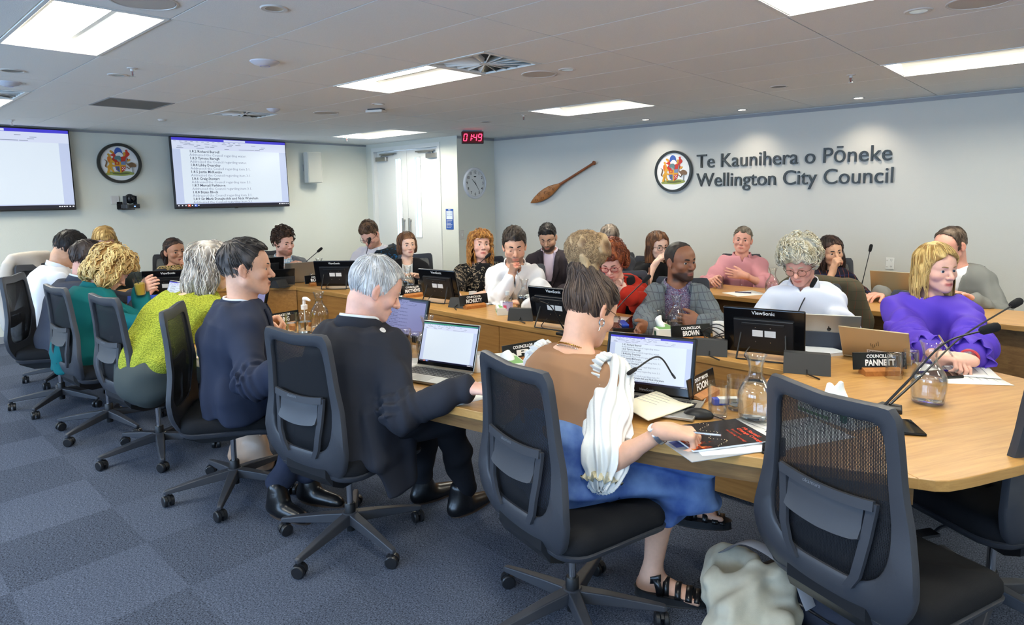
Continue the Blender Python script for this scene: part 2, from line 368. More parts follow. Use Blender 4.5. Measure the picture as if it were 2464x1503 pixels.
def lathe_thing(name, lab, cat, loc, parts, group=None, rot=0):
    r = thing(name, lab, cat, loc, rot, group)
    for pn, prof, mm in parts: MB().lathe(prof, 28).build(pn, mm, r, smooth=35)
    return r
OFFW = mat('off_white_plastic', srgb(214, 210, 204), .5); PERF = mat('speaker_grille', srgb(196, 190, 182), .8, var=(700, .08))
for (px, py), lab in (((660, 20), 'unlit downlight with chrome ring nearest the top left light'), ((283, 180), 'unlit downlight beside the sprinkler at upper left'), ((2210, 26), 'unlit downlight at the top right'), ((1365, 167), 'unlit downlight right of the star-vaned vent'), ((910, 250), 'unlit downlight above the small ceiling sensor box')):
    lathe_thing('downlight', lab, 'downlight', at(px, py, CEIL), [('trim_ring', [(.036, .0), (.038, -.004), (.055, -.005), (.060, 0)], OFFW), ('reflector', [(.002, .03), (.03, .025), (.037, -.003)], CHROME)], 'unlit downlights')
for (px, py), lab in (((2070, 237), 'lit wall-washing downlight above the end of the lettering'), ((1790, 265), 'lit wall-washing downlight above the first words of the lettering'), ((1557, 288), 'lit wall-washing downlight nearest the carved paddle')):
    p = at(px, py, CEIL); p.y = 6.44
    r = lathe_thing('wall_washer', lab, 'downlight', p, [('trim_ring', [(.036, .0), (.038, -.004), (.05, -.005), (.054, 0)], OFFW), ('lamp', [(.001, -.001), (.034, -.002), (.036, .005)], SPOTG)], 'lit wall-washing downlights')
    l = bpy.data.lights.new('wall_washer', 'SPOT'); l.energy = 12; l.color = (1, .86, .68); l.spot_size = math.radians(96); l.spot_blend = 1.; l.shadow_soft_size = .03
    o = bpy.data.objects.new('wall_washer_light', l); COL.objects.link(o); o.location = (p.x, p.y, CEIL-.03); o.rotation_euler = (V((p.x, YLET+.05, 1.3))-V((p.x, p.y, CEIL))).to_track_quat('-Z', 'Y').to_euler(); o['kind'] = 'helper'
for (px, py), rad, lab in (((1297, 178), .12, 'large round flush ceiling speaker beside the star-vaned vent'), ((785, 271), .12, 'round flush ceiling speaker left of the sensor box'), ((2360, 2), .13, 'large round ceiling speaker cut by the top right edge'), ((345, 2), .13, 'round ceiling speaker cut by the top edge beside the left light')):
    lathe_thing('ceiling_speaker', lab, 'ceiling speaker', at(px, py, CEIL), [('rim', [(rad-.01, 0), (rad-.008, -.005), (rad, -.004), (rad+.002, 0)], OFFW), ('grille', [(.001, -.004), (rad-.012, -.003), (rad-.01, 0)], PERF)], 'round ceiling speakers')
for (px, py), lab in (((1875, 208), 'small grey round ceiling speaker above the lettering'), ((1170, 293), 'small grey round ceiling speaker near the red clock'), ((30, 170), 'small grey round ceiling speaker near the left edge')):
    lathe_thing('ceiling_speaker', lab, 'ceiling speaker', at(px, py, CEIL), [('rim', [(.055, 0), (.056, -.004), (.068, -.004), (.07, 0)], OFFW), ('grille', [(.001, -.002), (.054, -.002), (.055, 0)], mat('grey_grille', srgb(140, 138, 132), .7))], 'small round ceiling speakers')
for (px, py), rad, lab in (((637, 148), .085, 'domed white wireless access point on the ceiling'), ((20, 198), .075, 'white round wireless access point near the left edge'), ((658, 262), .06, 'flat white ceiling disc above the right screen vent')):
    lathe_thing('ceiling_access_point', lab, 'access point', at(px, py, CEIL), [('dome', [(.004, -.030), (rad*.35, -.028), (rad*.75, -.018), (rad, -.004), (rad, 0)], mat('white_blue_plastic', srgb(216, 218, 228), .4)), ('light_ring', [(rad*.30, -.0285), (rad*.31, -.0295), (rad*.36, -.0285)], mat('ring_blue', srgb(170, 176, 232), .4))], 'access points')
for (px, py), lab in (((318, 172), 'brass fire sprinkler head at upper left'), ((2048, 188), 'fire sprinkler head above the wall lettering'), ((1260, 284), 'fire sprinkler head left of the light above the paddle'), ((28, 296), 'fire sprinkler head above the left screen'), ((834, 338), 'fire sprinkler head in front of the double door light')):
    r = thing('sprinkler_head', lab, 'sprinkler', at(px, py-8, CEIL), 0, 'fire sprinkler heads')
    MB().lathe([(.03, 0), (.028, -.004), (.012, -.006), (.011, -.02)], 16).build('escutcheon', OFFW, r, smooth=35)
    q = MB(); q.tube([(-.011, 0, -.02), (-.011, 0, -.04), (0, 0, -.052)], .003, 6); q.tube([(.011, 0, -.02), (.011, 0, -.04), (0, 0, -.052)], .003, 6); q.build('frame_arms', CHROME, r)
    MB().lathe([(.003, -.02), (.003, -.048)], 8).build('bulb', mat('red_bulb', srgb(140, 40, 30), .2), r); MB().lathe([(.016, -.052), (.016, -.054)], 14).build('deflector', CHROME, r)
r = thing('ceiling_sensor', 'small white ceiling sensor box with a blue status light', 'sensor', at(905, 262, CEIL)+V((0, 0, 0)), .4)
MB().box(-.09, .09, -.05, .05, -.035, -.012, .006).build('body', OFFW, r); MB().box(-.07, .07, -.04, .04, -.013, 0).build('base', DKGREY, r); MB().box(-.094, -.088, -.03, -.015, -.028, -.02).build('status_light', mat('blue_led', (.1, .2, 1), .4, emit=(.15, .25, 1, 3)), r)
lathe_thing('smoke_detector', 'small round smoke detector above the right screen', 'smoke detector', at(390, 287, CEIL), [('body', [(.002, -.02), (.03, -.018), (.04, -.006), (.042, 0)], OFFW)])
# ---------------------------------------------------------------- world, exposure
w = bpy.data.worlds.new('world'); SC.world = w; w.use_nodes = True; nt = w.node_tree
bg = nt.nodes['Background']; sk = _n(nt, 'ShaderNodeTexSky', sky_type='HOSEK_WILKIE'); sk.sun_direction = (.3, .5, .8); sk.turbidity = 3.
mx = _n(nt, 'ShaderNodeMixRGB'); mx.inputs[0].default_value = .75; mx.inputs[2].default_value = (.46, .66, 1., 1); nt.links.new(sk.outputs[0], mx.inputs[1]); nt.links.new(mx.outputs[0], bg.inputs[0]); bg.inputs[1].default_value = 15.
SC.view_settings.view_transform = 'Standard'; SC.view_settings.look = 'None'; SC.view_settings.gamma = 1; SC.view_settings.use_curve_mapping = False; SC.view_settings.exposure = .17
cy = SC.cycles; cy.use_denoising = True; cy.max_bounces = 7; cy.diffuse_bounces = 3; cy.glossy_bounces = 4; cy.transmission_bounces = 6; cy.transparent_max_bounces = 24; cy.caustics_reflective = False; cy.caustics_refractive = False; cy.sample_clamp_indirect = 6; cy.use_adaptive_sampling = True; cy.adaptive_threshold = .02
try: cy.denoiser = 'OPENIMAGEDENOISE'
except Exception: pass
# ---------------------------------------------------------------- oak joinery
def wood(name, ang=0., col=(201, 156, 92), dark=(168, 122, 64), rough=.34, coat=.15):
    if name in MATS: return MATS[name]
    m = mat(name, srgb(*col), rough, coat=coat); nt = m.node_tree; b = nt.nodes['Principled BSDF']; L = nt.links.new; b.inputs['Coat Roughness'].default_value = .2
    tc = _n(nt, 'ShaderNodeTexCoord'); mp = _n(nt, 'ShaderNodeMapping'); mp.inputs['Rotation'].default_value = (0, 0, -ang); L(tc.outputs['Object'], mp.inputs[0])
    m2 = _n(nt, 'ShaderNodeMapping'); m2.inputs['Scale'].default_value = (1.1, 16, 16); L(mp.outputs[0], m2.inputs[0])
    n1 = _n(nt, 'ShaderNodeTexNoise'); n1.inputs['Scale'].default_value = 3.; n1.inputs['Detail'].default_value = 6; n1.inputs['Distortion'].default_value = .6; L(m2.outputs[0], n1.inputs[0])
    m3 = _n(nt, 'ShaderNodeMapping'); m3.inputs['Scale'].default_value = (6, 160, 160); L(mp.outputs[0], m3.inputs[0])
    n2 = _n(nt, 'ShaderNodeTexNoise'); n2.inputs['Scale'].default_value = 2.; L(m3.outputs[0], n2.inputs[0])
    sp = _n(nt, 'ShaderNodeSeparateXYZ'); L(mp.outputs[0], sp.inputs[0]); fl = _n(nt, 'ShaderNodeMath', operation='SNAP'); fl.inputs[1].default_value = .21; L(sp.outputs[1], fl.inputs[0])
    wn = _n(nt, 'ShaderNodeTexWhiteNoise', noise_dimensions='1D'); L(fl.outputs[0], wn.inputs['W'])
    a = _n(nt, 'ShaderNodeMath', operation='MULTIPLY_ADD'); a.inputs[1].default_value = .35; L(n2.outputs[0], a.inputs[0]); L(n1.outputs[0], a.inputs[2])
    a2 = _n(nt, 'ShaderNodeMath', operation='MULTIPLY_ADD'); a2.inputs[1].default_value = .16; L(wn.outputs[0], a2.inputs[0]); L(a.outputs[0], a2.inputs[2])
    r = _n(nt, 'ShaderNodeMapRange'); r.inputs[1].default_value = .45; r.inputs[2].default_value = 1.0; L(a2.outputs[0], r.inputs[0])
    x = _n(nt, 'ShaderNodeMixRGB'); x.inputs[1].default_value = (*srgb(*dark), 1); x.inputs[2].default_value = (*srgb(*col), 1); L(r.outputs[0], x.inputs[0]); L(x.outputs[0], b.inputs['Base Color'])
    return m
OAKX = wood('oak_lengthwise'); OAKD = wood('oak_angled', math.radians(18)); OAKR = wood('oak_end', math.radians(62)); OAKL = wood('oak_left_end', math.radians(75))
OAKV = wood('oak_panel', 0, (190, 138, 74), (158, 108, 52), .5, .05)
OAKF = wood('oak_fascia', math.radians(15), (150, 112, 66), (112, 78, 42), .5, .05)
EDGE = wood('oak_edge', 0, (206, 162, 98), (184, 136, 76), .4, .05)
NO = [(-.36, 2.115), (-.74, 1.965), (-1.06, 1.861), (-1.70, 1.69), (-2.45, 1.56), (-3.32, 1.43), (-4.2, 1.34), (-5.0, 1.27), (-5.8, 1.21)]
NI = [(-1.12, 2.60), (-1.70, 2.41), (-2.45, 2.28), (-3.32, 2.16), (-4.2, 2.08), (-5.0, 2.02), (-5.6, 1.99)]
LO = [(-6.3, 1.28), (-6.66, 1.65), (-6.86, 2.2), (-6.78, 2.85), (-6.38, 3.40)]; LI = [(-6.0, 2.06), (-6.15, 2.42), (-5.9, 2.76)]
FO = [(-5.9, 3.74), (-4.0, 3.78), (-2.0, 3.76), (-1.0, 3.73)]; FI = [(-5.58, 3.0), (-4.2, 3.05), (-3.0, 3.02), (-1.05, 3.02)]
RO = [(-.55, 3.68), (-.38, 3.63), (-.2, 3.55), (-.07, 3.35), (-.02, 3.05), (-.03, 2.78), (-.08, 2.58), (-.15, 2.42), (-.20, 2.32), (-.235, 2.25), (-.265, 2.195), (-.29, 2.155), (-.32, 2.13)]
table = thing('conference_table', 'long oak boardroom table curving round the middle of the room', 'table', (-3.2, 2.4, 0))
def seg(pl, m, name='tabletop', z0=TT-.035, z1=TT, b=.003):
    a = sum(pl[i-1][0]*pl[i][1]-pl[i][0]*pl[i-1][1] for i in range(len(pl))); pl = pl if a > 0 else pl[::-1]
    q = MB(); q.prism([(x+3.2, y-2.4) for x, y in pl], z0, z1, b); return q.build(name, m, table)
seg(NO+[LO[0], LI[0]]+NI[::-1], OAKD); seg(FO+FI[::-1], OAKX); seg([NO[0]]+RO[::-1]+[FO[-1], FI[-1], NI[0]], OAKR); seg([LO[0]]+LO[1:]+[FO[0], FI[0], LI[2], LI[1], LI[0]], OAKL)
def strip(line, z0, z1, d, m, name, th=.022):
    """upright board following a plan line, set back by d"""
    a = [V((*p, 0)).to_2d() for p in line]; off = []
    for i, p in enumerate(a):
        t = (a[min(i+1, len(a)-1)]-a[max(i-1, 0)]).normalized(); off.append((p+V((-t.y, t.x))*d, p+V((-t.y, t.x))*(d+th)))
    q = MB(); q.rings([[(u.x+3.2, u.y-2.4, z0), (v.x+3.2, v.y-2.4, z0), (v.x+3.2, v.y-2.4, z1), (u.x+3.2, u.y-2.4, z1)] for u, v in off]); return q.build(name, m, table)
z = TT-.035
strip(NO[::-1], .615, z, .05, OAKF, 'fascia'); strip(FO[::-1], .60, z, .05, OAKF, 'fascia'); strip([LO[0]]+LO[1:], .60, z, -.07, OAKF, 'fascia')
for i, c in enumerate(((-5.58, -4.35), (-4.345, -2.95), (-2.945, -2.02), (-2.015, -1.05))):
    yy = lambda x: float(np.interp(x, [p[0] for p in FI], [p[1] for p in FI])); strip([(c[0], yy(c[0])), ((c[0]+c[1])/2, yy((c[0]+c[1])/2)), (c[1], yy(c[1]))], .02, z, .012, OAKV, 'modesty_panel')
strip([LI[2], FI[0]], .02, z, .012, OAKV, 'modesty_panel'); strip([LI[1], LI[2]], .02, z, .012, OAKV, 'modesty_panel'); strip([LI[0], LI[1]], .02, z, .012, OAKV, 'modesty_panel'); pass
for x, y in ((-5.3, 1.88), (-3.9, 2.0), (-2.85, 2.22), (-1.80, 2.38), (-5, 3.5), (-3.2, 3.5), (-1.5, 3.5), (-.55, 2.9)): q = MB(); q.lathe([(.03, 0), (.03, z)], 16, (x+3.2, y-2.4, 0)); q.build('table_leg', DKGREY, table, smooth=40)
# second desk along the back wall
d2 = thing('side_desk', 'narrow oak desk behind the far row of councillors', 'desk', (-2.4, 5.2, 0)); q = MB()
q.box(-.12, 1.06, -.27, .33, TT-.035, TT, .003); q.build('tabletop', OAKX, d2)
q = MB(); q.box(1.08, 2.3, -.27, .33, TT-.035, TT, .003); q.build('tabletop', OAKX, d2)
for x in (.0, 1.0, 2.2): q = MB(); q.box(x-.025, x+.025, -.2, .33, 0, TT-.035, .004); q.build('table_leg', DKGREY, d2)
MB().box(.0, 2.2, -.12, -.10, .35, TT-.035).build('back_panel', OAKF, d2)
# ---------------------------------------------------------------- mesh-backed task chair
CHP = mat('chair_plastic', srgb(56, 58, 64), .40, spec=.45, bump=(900, .12)); SEATF = mat('chair_fabric', srgb(26, 27, 30), .85, spec=.2, bump=(700, .35)); CASTP = mat('caster_plastic', srgb(30, 31, 34), .35)
def mesh_fabric():
    m = bpy.data.materials.new('chair_mesh'); m.use_nodes = True; nt = m.node_tree; L = nt.links.new; b = nt.nodes['Principled BSDF']; o = nt.nodes['Material Output']
    b.inputs['Base Color'].default_value = (*srgb(30, 31, 35), 1); b.inputs['Roughness'].default_value = .7; b.inputs['Specular IOR Level'].default_value = .2
    uv = _n(nt, 'ShaderNodeUVMap'); sp = _n(nt, 'ShaderNodeSeparateXYZ'); L(uv.outputs[0], sp.inputs[0]); fs = []
    for i, pit in ((0, .0042), (1, .0036)):
        d = _n(nt, 'ShaderNodeMath', operation='DIVIDE'); d.inputs[1].default_value = pit; L(sp.outputs[i], d.inputs[0])
        f = _n(nt, 'ShaderNodeMath', operation='FRACT'); L(d.outputs[0], f.inputs[0]); c = _n(nt, 'ShaderNodeMath', operation='GREATER_THAN'); c.inputs[1].default_value = .52; L(f.outputs[0], c.inputs[0]); fs.append(c)
    mu = _n(nt, 'ShaderNodeMath', operation='MULTIPLY'); L(fs[0].outputs[0], mu.inputs[0]); L(fs[1].outputs[0], mu.inputs[1])
    t = _n(nt, 'ShaderNodeBsdfTransparent'); x = _n(nt, 'ShaderNodeMixShader'); L(mu.outputs[0], x.inputs[0]); L(b.outputs[0], x.inputs[1]); L(t.outputs[0], x.inputs[2]); L(x.outputs[0], o.inputs[0]); return m
CMESH = mesh_fabric()
def back_surf(u, w, off=0.):
    y = float(np.interp(w, [-.02, .03, .10, .18, .30, .45, .62], [-.172, -.206, -.230, -.238, -.224, -.232, -.250])); y += .30*u*u*(1.15-.5*w)
    zz = .375+w*1.01; return (u, y-off, zz)
def outline(n, ctrl):
    """closed outline from half-width control points (w, half width), bottom to top"""
    c = bez([(a, b, 0) for a, b in ctrl], 8); pts = [(p.y, p.x) for p in c]; half = pts
    L = [0.]
    for a, b in zip(half, half[1:]): L.append(L[-1]+math.dist(a, b))
    L = [l/L[-1] for l in L]; out = []
    for i in range(n): t = i/(n-1); out.append((float(np.interp(t, L, [p[0] for p in half])), float(np.interp(t, L, [p[1] for p in half]))))
    return out+[(-u, w) for u, w in out[::-1]][1:-1]
OUTL = outline(34, [(-.005, .0), (-.004, .10), (.012, .165), (.05, .205), (.11, .236), (.18, .243), (.28, .226), (.40, .205), (.52, .196), (.575, .190), (.598, .172), (.596, .12), (.588, .0)])
INNL = outline(34, [(.118, .0), (.120, .08), (.138, .132), (.18, .166), (.24, .176), (.32, .172), (.42, .164), (.50, .158), (.535, .150), (.548, .134), (.545, .09), (.540, .0)])
def make_chair():
    r = thing('task_chair', 'chair', 'chair')
    q = MB(); n = len(OUTL); rs = []   # frame: outer lip, rear face, inner lip, front face
    mixp = lambda t: [(o[0]+(i[0]-o[0])*t, o[1]+(i[1]-o[1])*t) for o, i in zip(OUTL, INNL)]
    for t, off in ((0, -.010), (0, .004), (.06, .012), (.5, .014), (.93, .010), (1, .003), (1, -.012), (.5, -.014), (0, -.010)): rs.append([back_surf(u, w, off) for u, w in mixp(t)])
    q.rings(rs, False); q.build('back_frame', CHP, r, smooth=50)
    q = MB(); loops = [[(u*(1-t), .33+(w-.33)*(1-t)) for u, w in INNL] for t in (-.03, .2, .4, .6, .8, .97)]
    q.rings([[back_surf(u, w, -.006) for u, w in l] for l in loops], False); k = len(q.v); q.f.append(tuple(range(k-n, k))); q.mi.append(0)
    o = q.build('mesh_panel', CMESH, r, smooth=180, solid=.0010); uv = o.data.uv_layers.new(name='UVMap'); flat = [p for l in loops for p in l]
    for lp in o.data.loops: uv.data[lp.index].uv = (flat[lp.vertex_index][0]+.5, flat[lp.vertex_index][1]*.98)
    for s in (-1, 1):
        pts = bez([(s*.070, .105), (s*.108, .15), (s*.128, .22), (s*.140, .30), (s*.142, .335)], 4) if False else [(s*.082, .10), (s*.104, .14), (s*.116, .19), (s*.124, .25), (s*.132, .32), (s*.136, .345)]
        q = MB(); q.rings([[back_surf(u+a, w, b) for a, b in ((-.014, .010), (.014, .010), (.012, .020), (-.012, .020))] for u, w in pts]); q.build('back_strut', CHP, r, smooth=40)
    q = MB(); rows = []
    for i in range(17): u = -.140+.280*i/16; dz = -.012*(1-(u/.14)**2); rows.append([back_surf(u, .352+dz, .012), back_surf(u, .352+dz, .022), back_surf(u, .326+dz, .026), back_surf(u, .326+dz, .014)])
    q.rings(rows); lb = q.build('lumbar_bar', CHP, r, smooth=40)
    q = MB(); rows = []
    for i in range(17):
        u = -.112+.224*i/16; dz = -.012*(1-(u/.14)**2); e = .010*(1-abs(i-8)/8.)**.3
        rows.append([back_surf(u, .320+dz, .010), back_surf(u, .322+dz, .016), back_surf(u, .30+dz, .020), back_surf(u, .275+dz, .020), back_surf(u, .250+dz-e, .030), back_surf(u, .246+dz-e, .022), back_surf(u, .27+dz, .010)])
    q.rings(rows); q.build('lumbar_pad', CHP, r, smooth=50)
    t = text('lettering', 'okamura', mat('chair_lettering', srgb(120, 124, 130), .4), lb, back_surf(-.03, .334, .0245), (PI/2, 0, 0), .016)
    q = MB(); rows = []   # seat pan and cushion
    so = rrect(-.235, .235, -.21, .245, .09, 6)
    def seat(pl, prof):
        q = MB(); q.rings([[(x*k, y*k+.01, z-.03*max(0, (y-.12)/.125)**2*.9+.02*abs(x/.235)**2*0) for x, y in pl] for k, z in prof]); return q
    seat(so, [(.93, .388), (1.0, .400), (1.02, .418), (1.01, .440), (.97, .457), (.88, .466), (.6, .462), (.2, .458)]).build('seat', SEATF, r, smooth=180)
    seat(so, [(.80, .365), (.95, .372), (1.01, .384), (1.03, .398), (1.0, .402)]).build('seat_pan', CHP, r, smooth=60)
    q = MB(); q.rings([[(x, y, z) for x, y, z in ((-w, y0, z0-h), (w, y0, z0-h), (w, y0, z0+h), (-w, y0, z0+h))] for y0, z0, w, h in ((.10, .345, .07, .025), (.0, .335, .085, .032), (-.12, .335, .10, .028), (-.195, .37, .13, .02), (-.222, .41, .12, .018))]); q.build('tilt_mechanism', CASTP, r, smooth=30)
    q = MB(); q.tube([(-.05, .04, .335), (-.17, .05, .325), (-.20, .045, .315)], .006, 6); q.rings([[(-.20-a, .045+b, .312+c) for b, c in ((-.022, -.004), (.022, -.004), (.022, .006), (-.022, .006))] for a in (0, .03, .065, .075)]); q.build('tilt_lever', CHP, r, smooth=40)
    q = MB(); q.lathe([(.014, .13), (.014, .32)], 16); q.build('gas_column', CHROME, r, smooth=40)
    q = MB(); q.lathe([(.022, .09), (.024, .10), (.024, .165), (.020, .17), (.018, .17)], 18); q.lathe([(.019, .045), (.019, .1)], 14); q.build('column_sleeve', BLACKP, r, smooth=40)
    q = MB(); q.lathe([(.030, .075), (.036, .085), (.036, .125), (.030, .130)], 20); q.build('base_hub', CHP, r, smooth=40)
    for k in range(5):
        a = PI/2+.55+2*PI*k/5; M = Matrix.Rotation(a-PI/2, 4, 'Z'); q = MB(); q.M = M
        q.rings([[(-w, y, z0), (w, y, z0), (w*.8, y, z1), (-w*.8, y, z1)] for y, w, z0, z1 in ((.02, .026, .085, .128), (.12, .023, .078, .116), (.24, .018, .068, .096), (.315, .014, .062, .082), (.325, .010, .062, .078))])
        lg = q.build('base_leg', CHP, r, bevel=.004); q = MB(); c = M @ V((0, .308, .027)); q.M = Matrix.Translation(c) @ Matrix.Rotation(a+rnd.uniform(-1, 1), 4, 'Z')
        for s in (-1, 1):
            pr = [(.001, .0055), (.022, .0055), (.0268, .008), (.0268, .020), (.023, .024), (.001, .025)]
            q.rings([[(s*x, rr*math.cos(2*PI*i/20), rr*math.sin(2*PI*i/20)) for i in range(20)] for rr, x in pr])
        q.tube([(0, 0, 0), (0, 0, .04)], .009, 8); q.rings([[(x*.9, .030*math.cos(t), .030*math.sin(t)) for t in [PI*.05+PI*.75*i/10 for i in range(11)]]+[(x*.9, .024*math.cos(t), .024*math.sin(t)) for t in [PI*.05+PI*.75*(10-i)/10 for i in range(11)]] for x in (-.006, .006)])
        q.build('caster', CASTP, lg, smooth=35)
    return r
CH0 = make_chair(); CH0.scale = (1.09, 1.09, 1.09); CH_USED = [0]
def place_chair(x, y, yaw, label, base=0., sc=1.09):
    c = CH0 if not CH_USED[0] else copy_tree(CH0); CH_USED[0] += 1
    c.location = (x, y, 0); c.rotation_euler = (0, 0, math.radians(yaw)); c.scale = (sc,)*3; c['label'] = label; c['group'] = 'black mesh task chairs'
    for ch in c.children:
        if base and ch.name.split('.')[0] in ('base_leg',): ch.rotation_euler = (0, 0, math.radians(base))
    return c
# yaw 0 faces +Y (towards the far wall)
place_chair(-1.35, 1.75, -13, 'black mesh chair carrying the woman in the brown top with white puff sleeves', 0, 1.04)
place_chair(-2.451, 1.53, 9, 'black mesh chair carrying the grey-haired man in the charcoal suit', 12, 1.04)
place_chair(-3.33, 1.39, -34, 'black mesh chair seen side-on behind the man in the navy suit', 20, 1.04)
place_chair(-4.206, 1.312, 6, 'black mesh chair carrying the woman in the lime sweater', 0, 1.04)
place_chair(-4.936, 1.237, 5, 'black mesh chair carrying the curly blonde woman in the teal blazer', 30, 1.04)
place_chair(-5.80, 1.15, -30, 'black mesh chair of the dark-suited man behind the teal blazer', 10, 1.04)
place_chair(-6.62, 1.38, -60, 'black mesh chair with a beige jacket hung over it at the far left', 40, 1.04)
place_chair(-.45, 2.07, -20, 'empty black mesh chair with see-through back in the right foreground', 6, 1.04)
place_chair(-.235, 2.79, 56, 'black mesh chair cut by the right edge of the photo', 20, 1.04)
# ================================================================ figure modelling: distance fields -> one smooth skin each
F4 = np.float32
def A(*p): return np.array(p, F4)
def nrm(v): v = np.asarray(v, float); return v/max(1e-9, np.linalg.norm(v))
class Fld:
    """ordered list of soft unions / cuts, meshed by surface nets on sparse blocks"""
    def __init__(s): s.p = []; s.R = np.eye(3, dtype=F4); s.o = A(0, 0, 0); s.sc = 1.
    def frame(s, o=(0, 0, 0), R=None, sc=1.): s.o = np.array(o, F4); s.R = np.eye(3, dtype=F4) if R is None else np.array(R, F4); s.sc = sc; return s
    def put(s, fn, lo, hi, k, mode='u'):
        o, R, sc = s.o.copy(), s.R.copy(), s.sc
        c = np.array([[x, y, z] for x in (lo[0], hi[0]) for y in (lo[1], hi[1]) for z in (lo[2], hi[2])], F4)*sc @ R.T+o
        s.p.append((lambda P: fn(((P-o) @ R)/sc)*sc, c.min(0), c.max(0), k*sc, mode)); return s
    def cap(s, a, b, r1, r2=None, k=.015, mode='u', sq=None):
        a, b = A(*a), A(*b); r2 = r1 if r2 is None else r2; ab = b-a; L = max(float(ab @ ab), 1e-9); r = max(r1, r2)
        def fn(P):
            q = P-a; t = np.clip((q @ ab)/L, 0, 1); q = q-t[:, None]*ab
            return np.sqrt((q*q).sum(1))-(r1+(r2-r1)*t)
        return s.put(fn, np.minimum(a, b)-r, np.maximum(a, b)+r, k, mode)
    def ell(s, c, r, k=.02, mode='u', rot=None):
        c = A(*c); r = A(*r) if not isinstance(r, (int, float)) else A(r, r, r); M = None if rot is None else np.array(rot, F4)
        def fn(P):
            q = P-c
            if M is not None: q = q @ M
            k0 = np.sqrt(((q/r)**2).sum(1)); k1 = np.sqrt(((q/(r*r))**2).sum(1))
            return k0*(k0-1)/np.maximum(k1, 1e-6)
        b = r if rot is None else A(*[r.max()]*3)
        return s.put(fn, c-b, c+b, k, mode)
    def loft(s, nodes, k=.03, mode='u', grow=0., cap=None):
        """nodes: (centre, lateral axis, half width, half depth)"""
        C = np.array([n[0] for n in nodes], F4); U = np.array([nrm(n[1]) for n in nodes], F4); a = np.array([n[2]+grow for n in nodes], F4); b = np.array([n[3]+grow for n in nodes], F4)
        def fn(P):
            best = np.full(len(P), 9., F4)
            for i in range(len(C)-1):
                ax = C[i+1]-C[i]; L = float(np.linalg.norm(ax)); ax = ax/L
                q = P-C[i]; h = q @ ax; t = np.clip(h/L, 0, 1)
                uu = U[i]+(U[i+1]-U[i])*.5; uu = uu-ax*float(uu @ ax); uu = uu/np.linalg.norm(uu); vv = np.cross(ax, uu)
                ai = a[i]+(a[i+1]-a[i])*t; bi = b[i]+(b[i+1]-b[i])*t; ex = h-t*L
                x, y = q @ uu, q @ vv; m = np.minimum(ai, bi)
                g0 = np.sqrt((x/ai)**2+(y/bi)**2+(ex/m)**2); g1 = np.sqrt((x/ai**2)**2+(y/bi**2)**2+(ex/m**2)**2)
                d = g0*(g0-1)/np.maximum(g1, 1e-6)
                d = np.where(g0 < .3, -m*(1-g0), d)
                hh = np.maximum(.03-np.abs(best-d), 0)/.03
                best = np.minimum(best, d)-hh*hh*.0075
            return best
        r = max(a.max(), b.max())
        return s.put(fn, C.min(0)-r, C.max(0)+r, k, mode)
    def fn(s, f, lo, hi, k=.01, mode='u'): return s.put(f, A(*lo), A(*hi), k, mode)
    def mesh(s, vox, disp=None, B=10):
        lo = np.min([p[1] for p in s.p if p[4] == 'u'], 0)-2.5*vox-.01; hi = np.max([p[2] for p in s.p if p[4] == 'u'], 0)+2.5*vox+.01
        nb = np.ceil((hi-lo)/(vox*B)).astype(int); w = vox*B
        g = np.stack(np.meshgrid(*[np.arange(n) for n in nb], indexing='ij'), -1).reshape(-1, 3)
        cen = lo+(g+.5)*w; d = s._eval(cen.astype(F4), None, .9*w+.02)
        act = g[np.abs(d) < .87*w*1.25+.012+(.02 if disp else 0)]
        if not len(act): return np.zeros((0, 3)), np.zeros((0, 4), int)
        n = B+1; off = np.stack(np.meshgrid(np.arange(n), np.arange(n), np.arange(n), indexing='ij'), -1).reshape(-1, 3)
        NV = n**3; D = np.full((len(act), NV), 9., F4); org = (lo+act*w).astype(F4); blo, bhi = org-.001, org+w+.001; offs = (off*vox).astype(F4)
        for fn, l, h, k, mode in s.p:
            mg = k+2*vox
            sel = np.nonzero(np.all((blo < h+mg) & (bhi > l-mg), 1))[0]
            for c in range(0, len(sel), 400):
                ss = sel[c:c+400]; P = (org[ss][:, None, :]+offs[None]).reshape(-1, 3)
                D[ss] = comb(D[ss].ravel(), fn(P).astype(F4), k, mode).reshape(len(ss), NV)
        if disp:
            for c in range(0, len(act), 400):
                P = (org[c:c+400][:, None, :]+offs[None]).reshape(-1, 3); D[c:c+400] += disp(P).reshape(-1, NV).astype(F4)
        D = D.reshape(-1, n, n, n); I = D < 0
        mx = np.zeros((len(act), B, B, B), np.int8)
        for i in (0, 1):
            for j in (0, 1):
                for k in (0, 1): mx += I[:, i:i+B, j:j+B, k:k+B]
        bi, ci, cj, ck = np.nonzero((mx > 0) & (mx < 8))
        acc = np.zeros((len(bi), 3), F4); cnt = np.zeros(len(bi), F4); corners = [(0, 0, 0), (1, 0, 0), (0, 1, 0), (1, 1, 0), (0, 0, 1), (1, 0, 1), (0, 1, 1), (1, 1, 1)]
        for e0 in range(8):
            for ax in range(3):
                if corners[e0][ax]: continue
                c0 = corners[e0]; c1 = list(c0); c1[ax] = 1
                d0 = D[bi, ci+c0[0], cj+c0[1], ck+c0[2]]; d1 = D[bi, ci+c1[0], cj+c1[1], ck+c1[2]]
                m = (d0 < 0) != (d1 < 0); t = np.where(m, d0/np.where(m, d0-d1, 1), 0)
                p = np.tile(np.array(c0, F4), (len(bi), 1)); p[:, ax] += t
                acc += p*m[:, None]; cnt += m
        gc = act[bi]*B+np.stack([ci, cj, ck], -1)
        vs = lo+(gc+acc/cnt[:, None])*vox
        N = nb*B+2; key = (gc[:, 0].astype(np.int64)*N[1]+gc[:, 1])*N[2]+gc[:, 2]
        so = np.argsort(key); ks = key[so]; quads = []
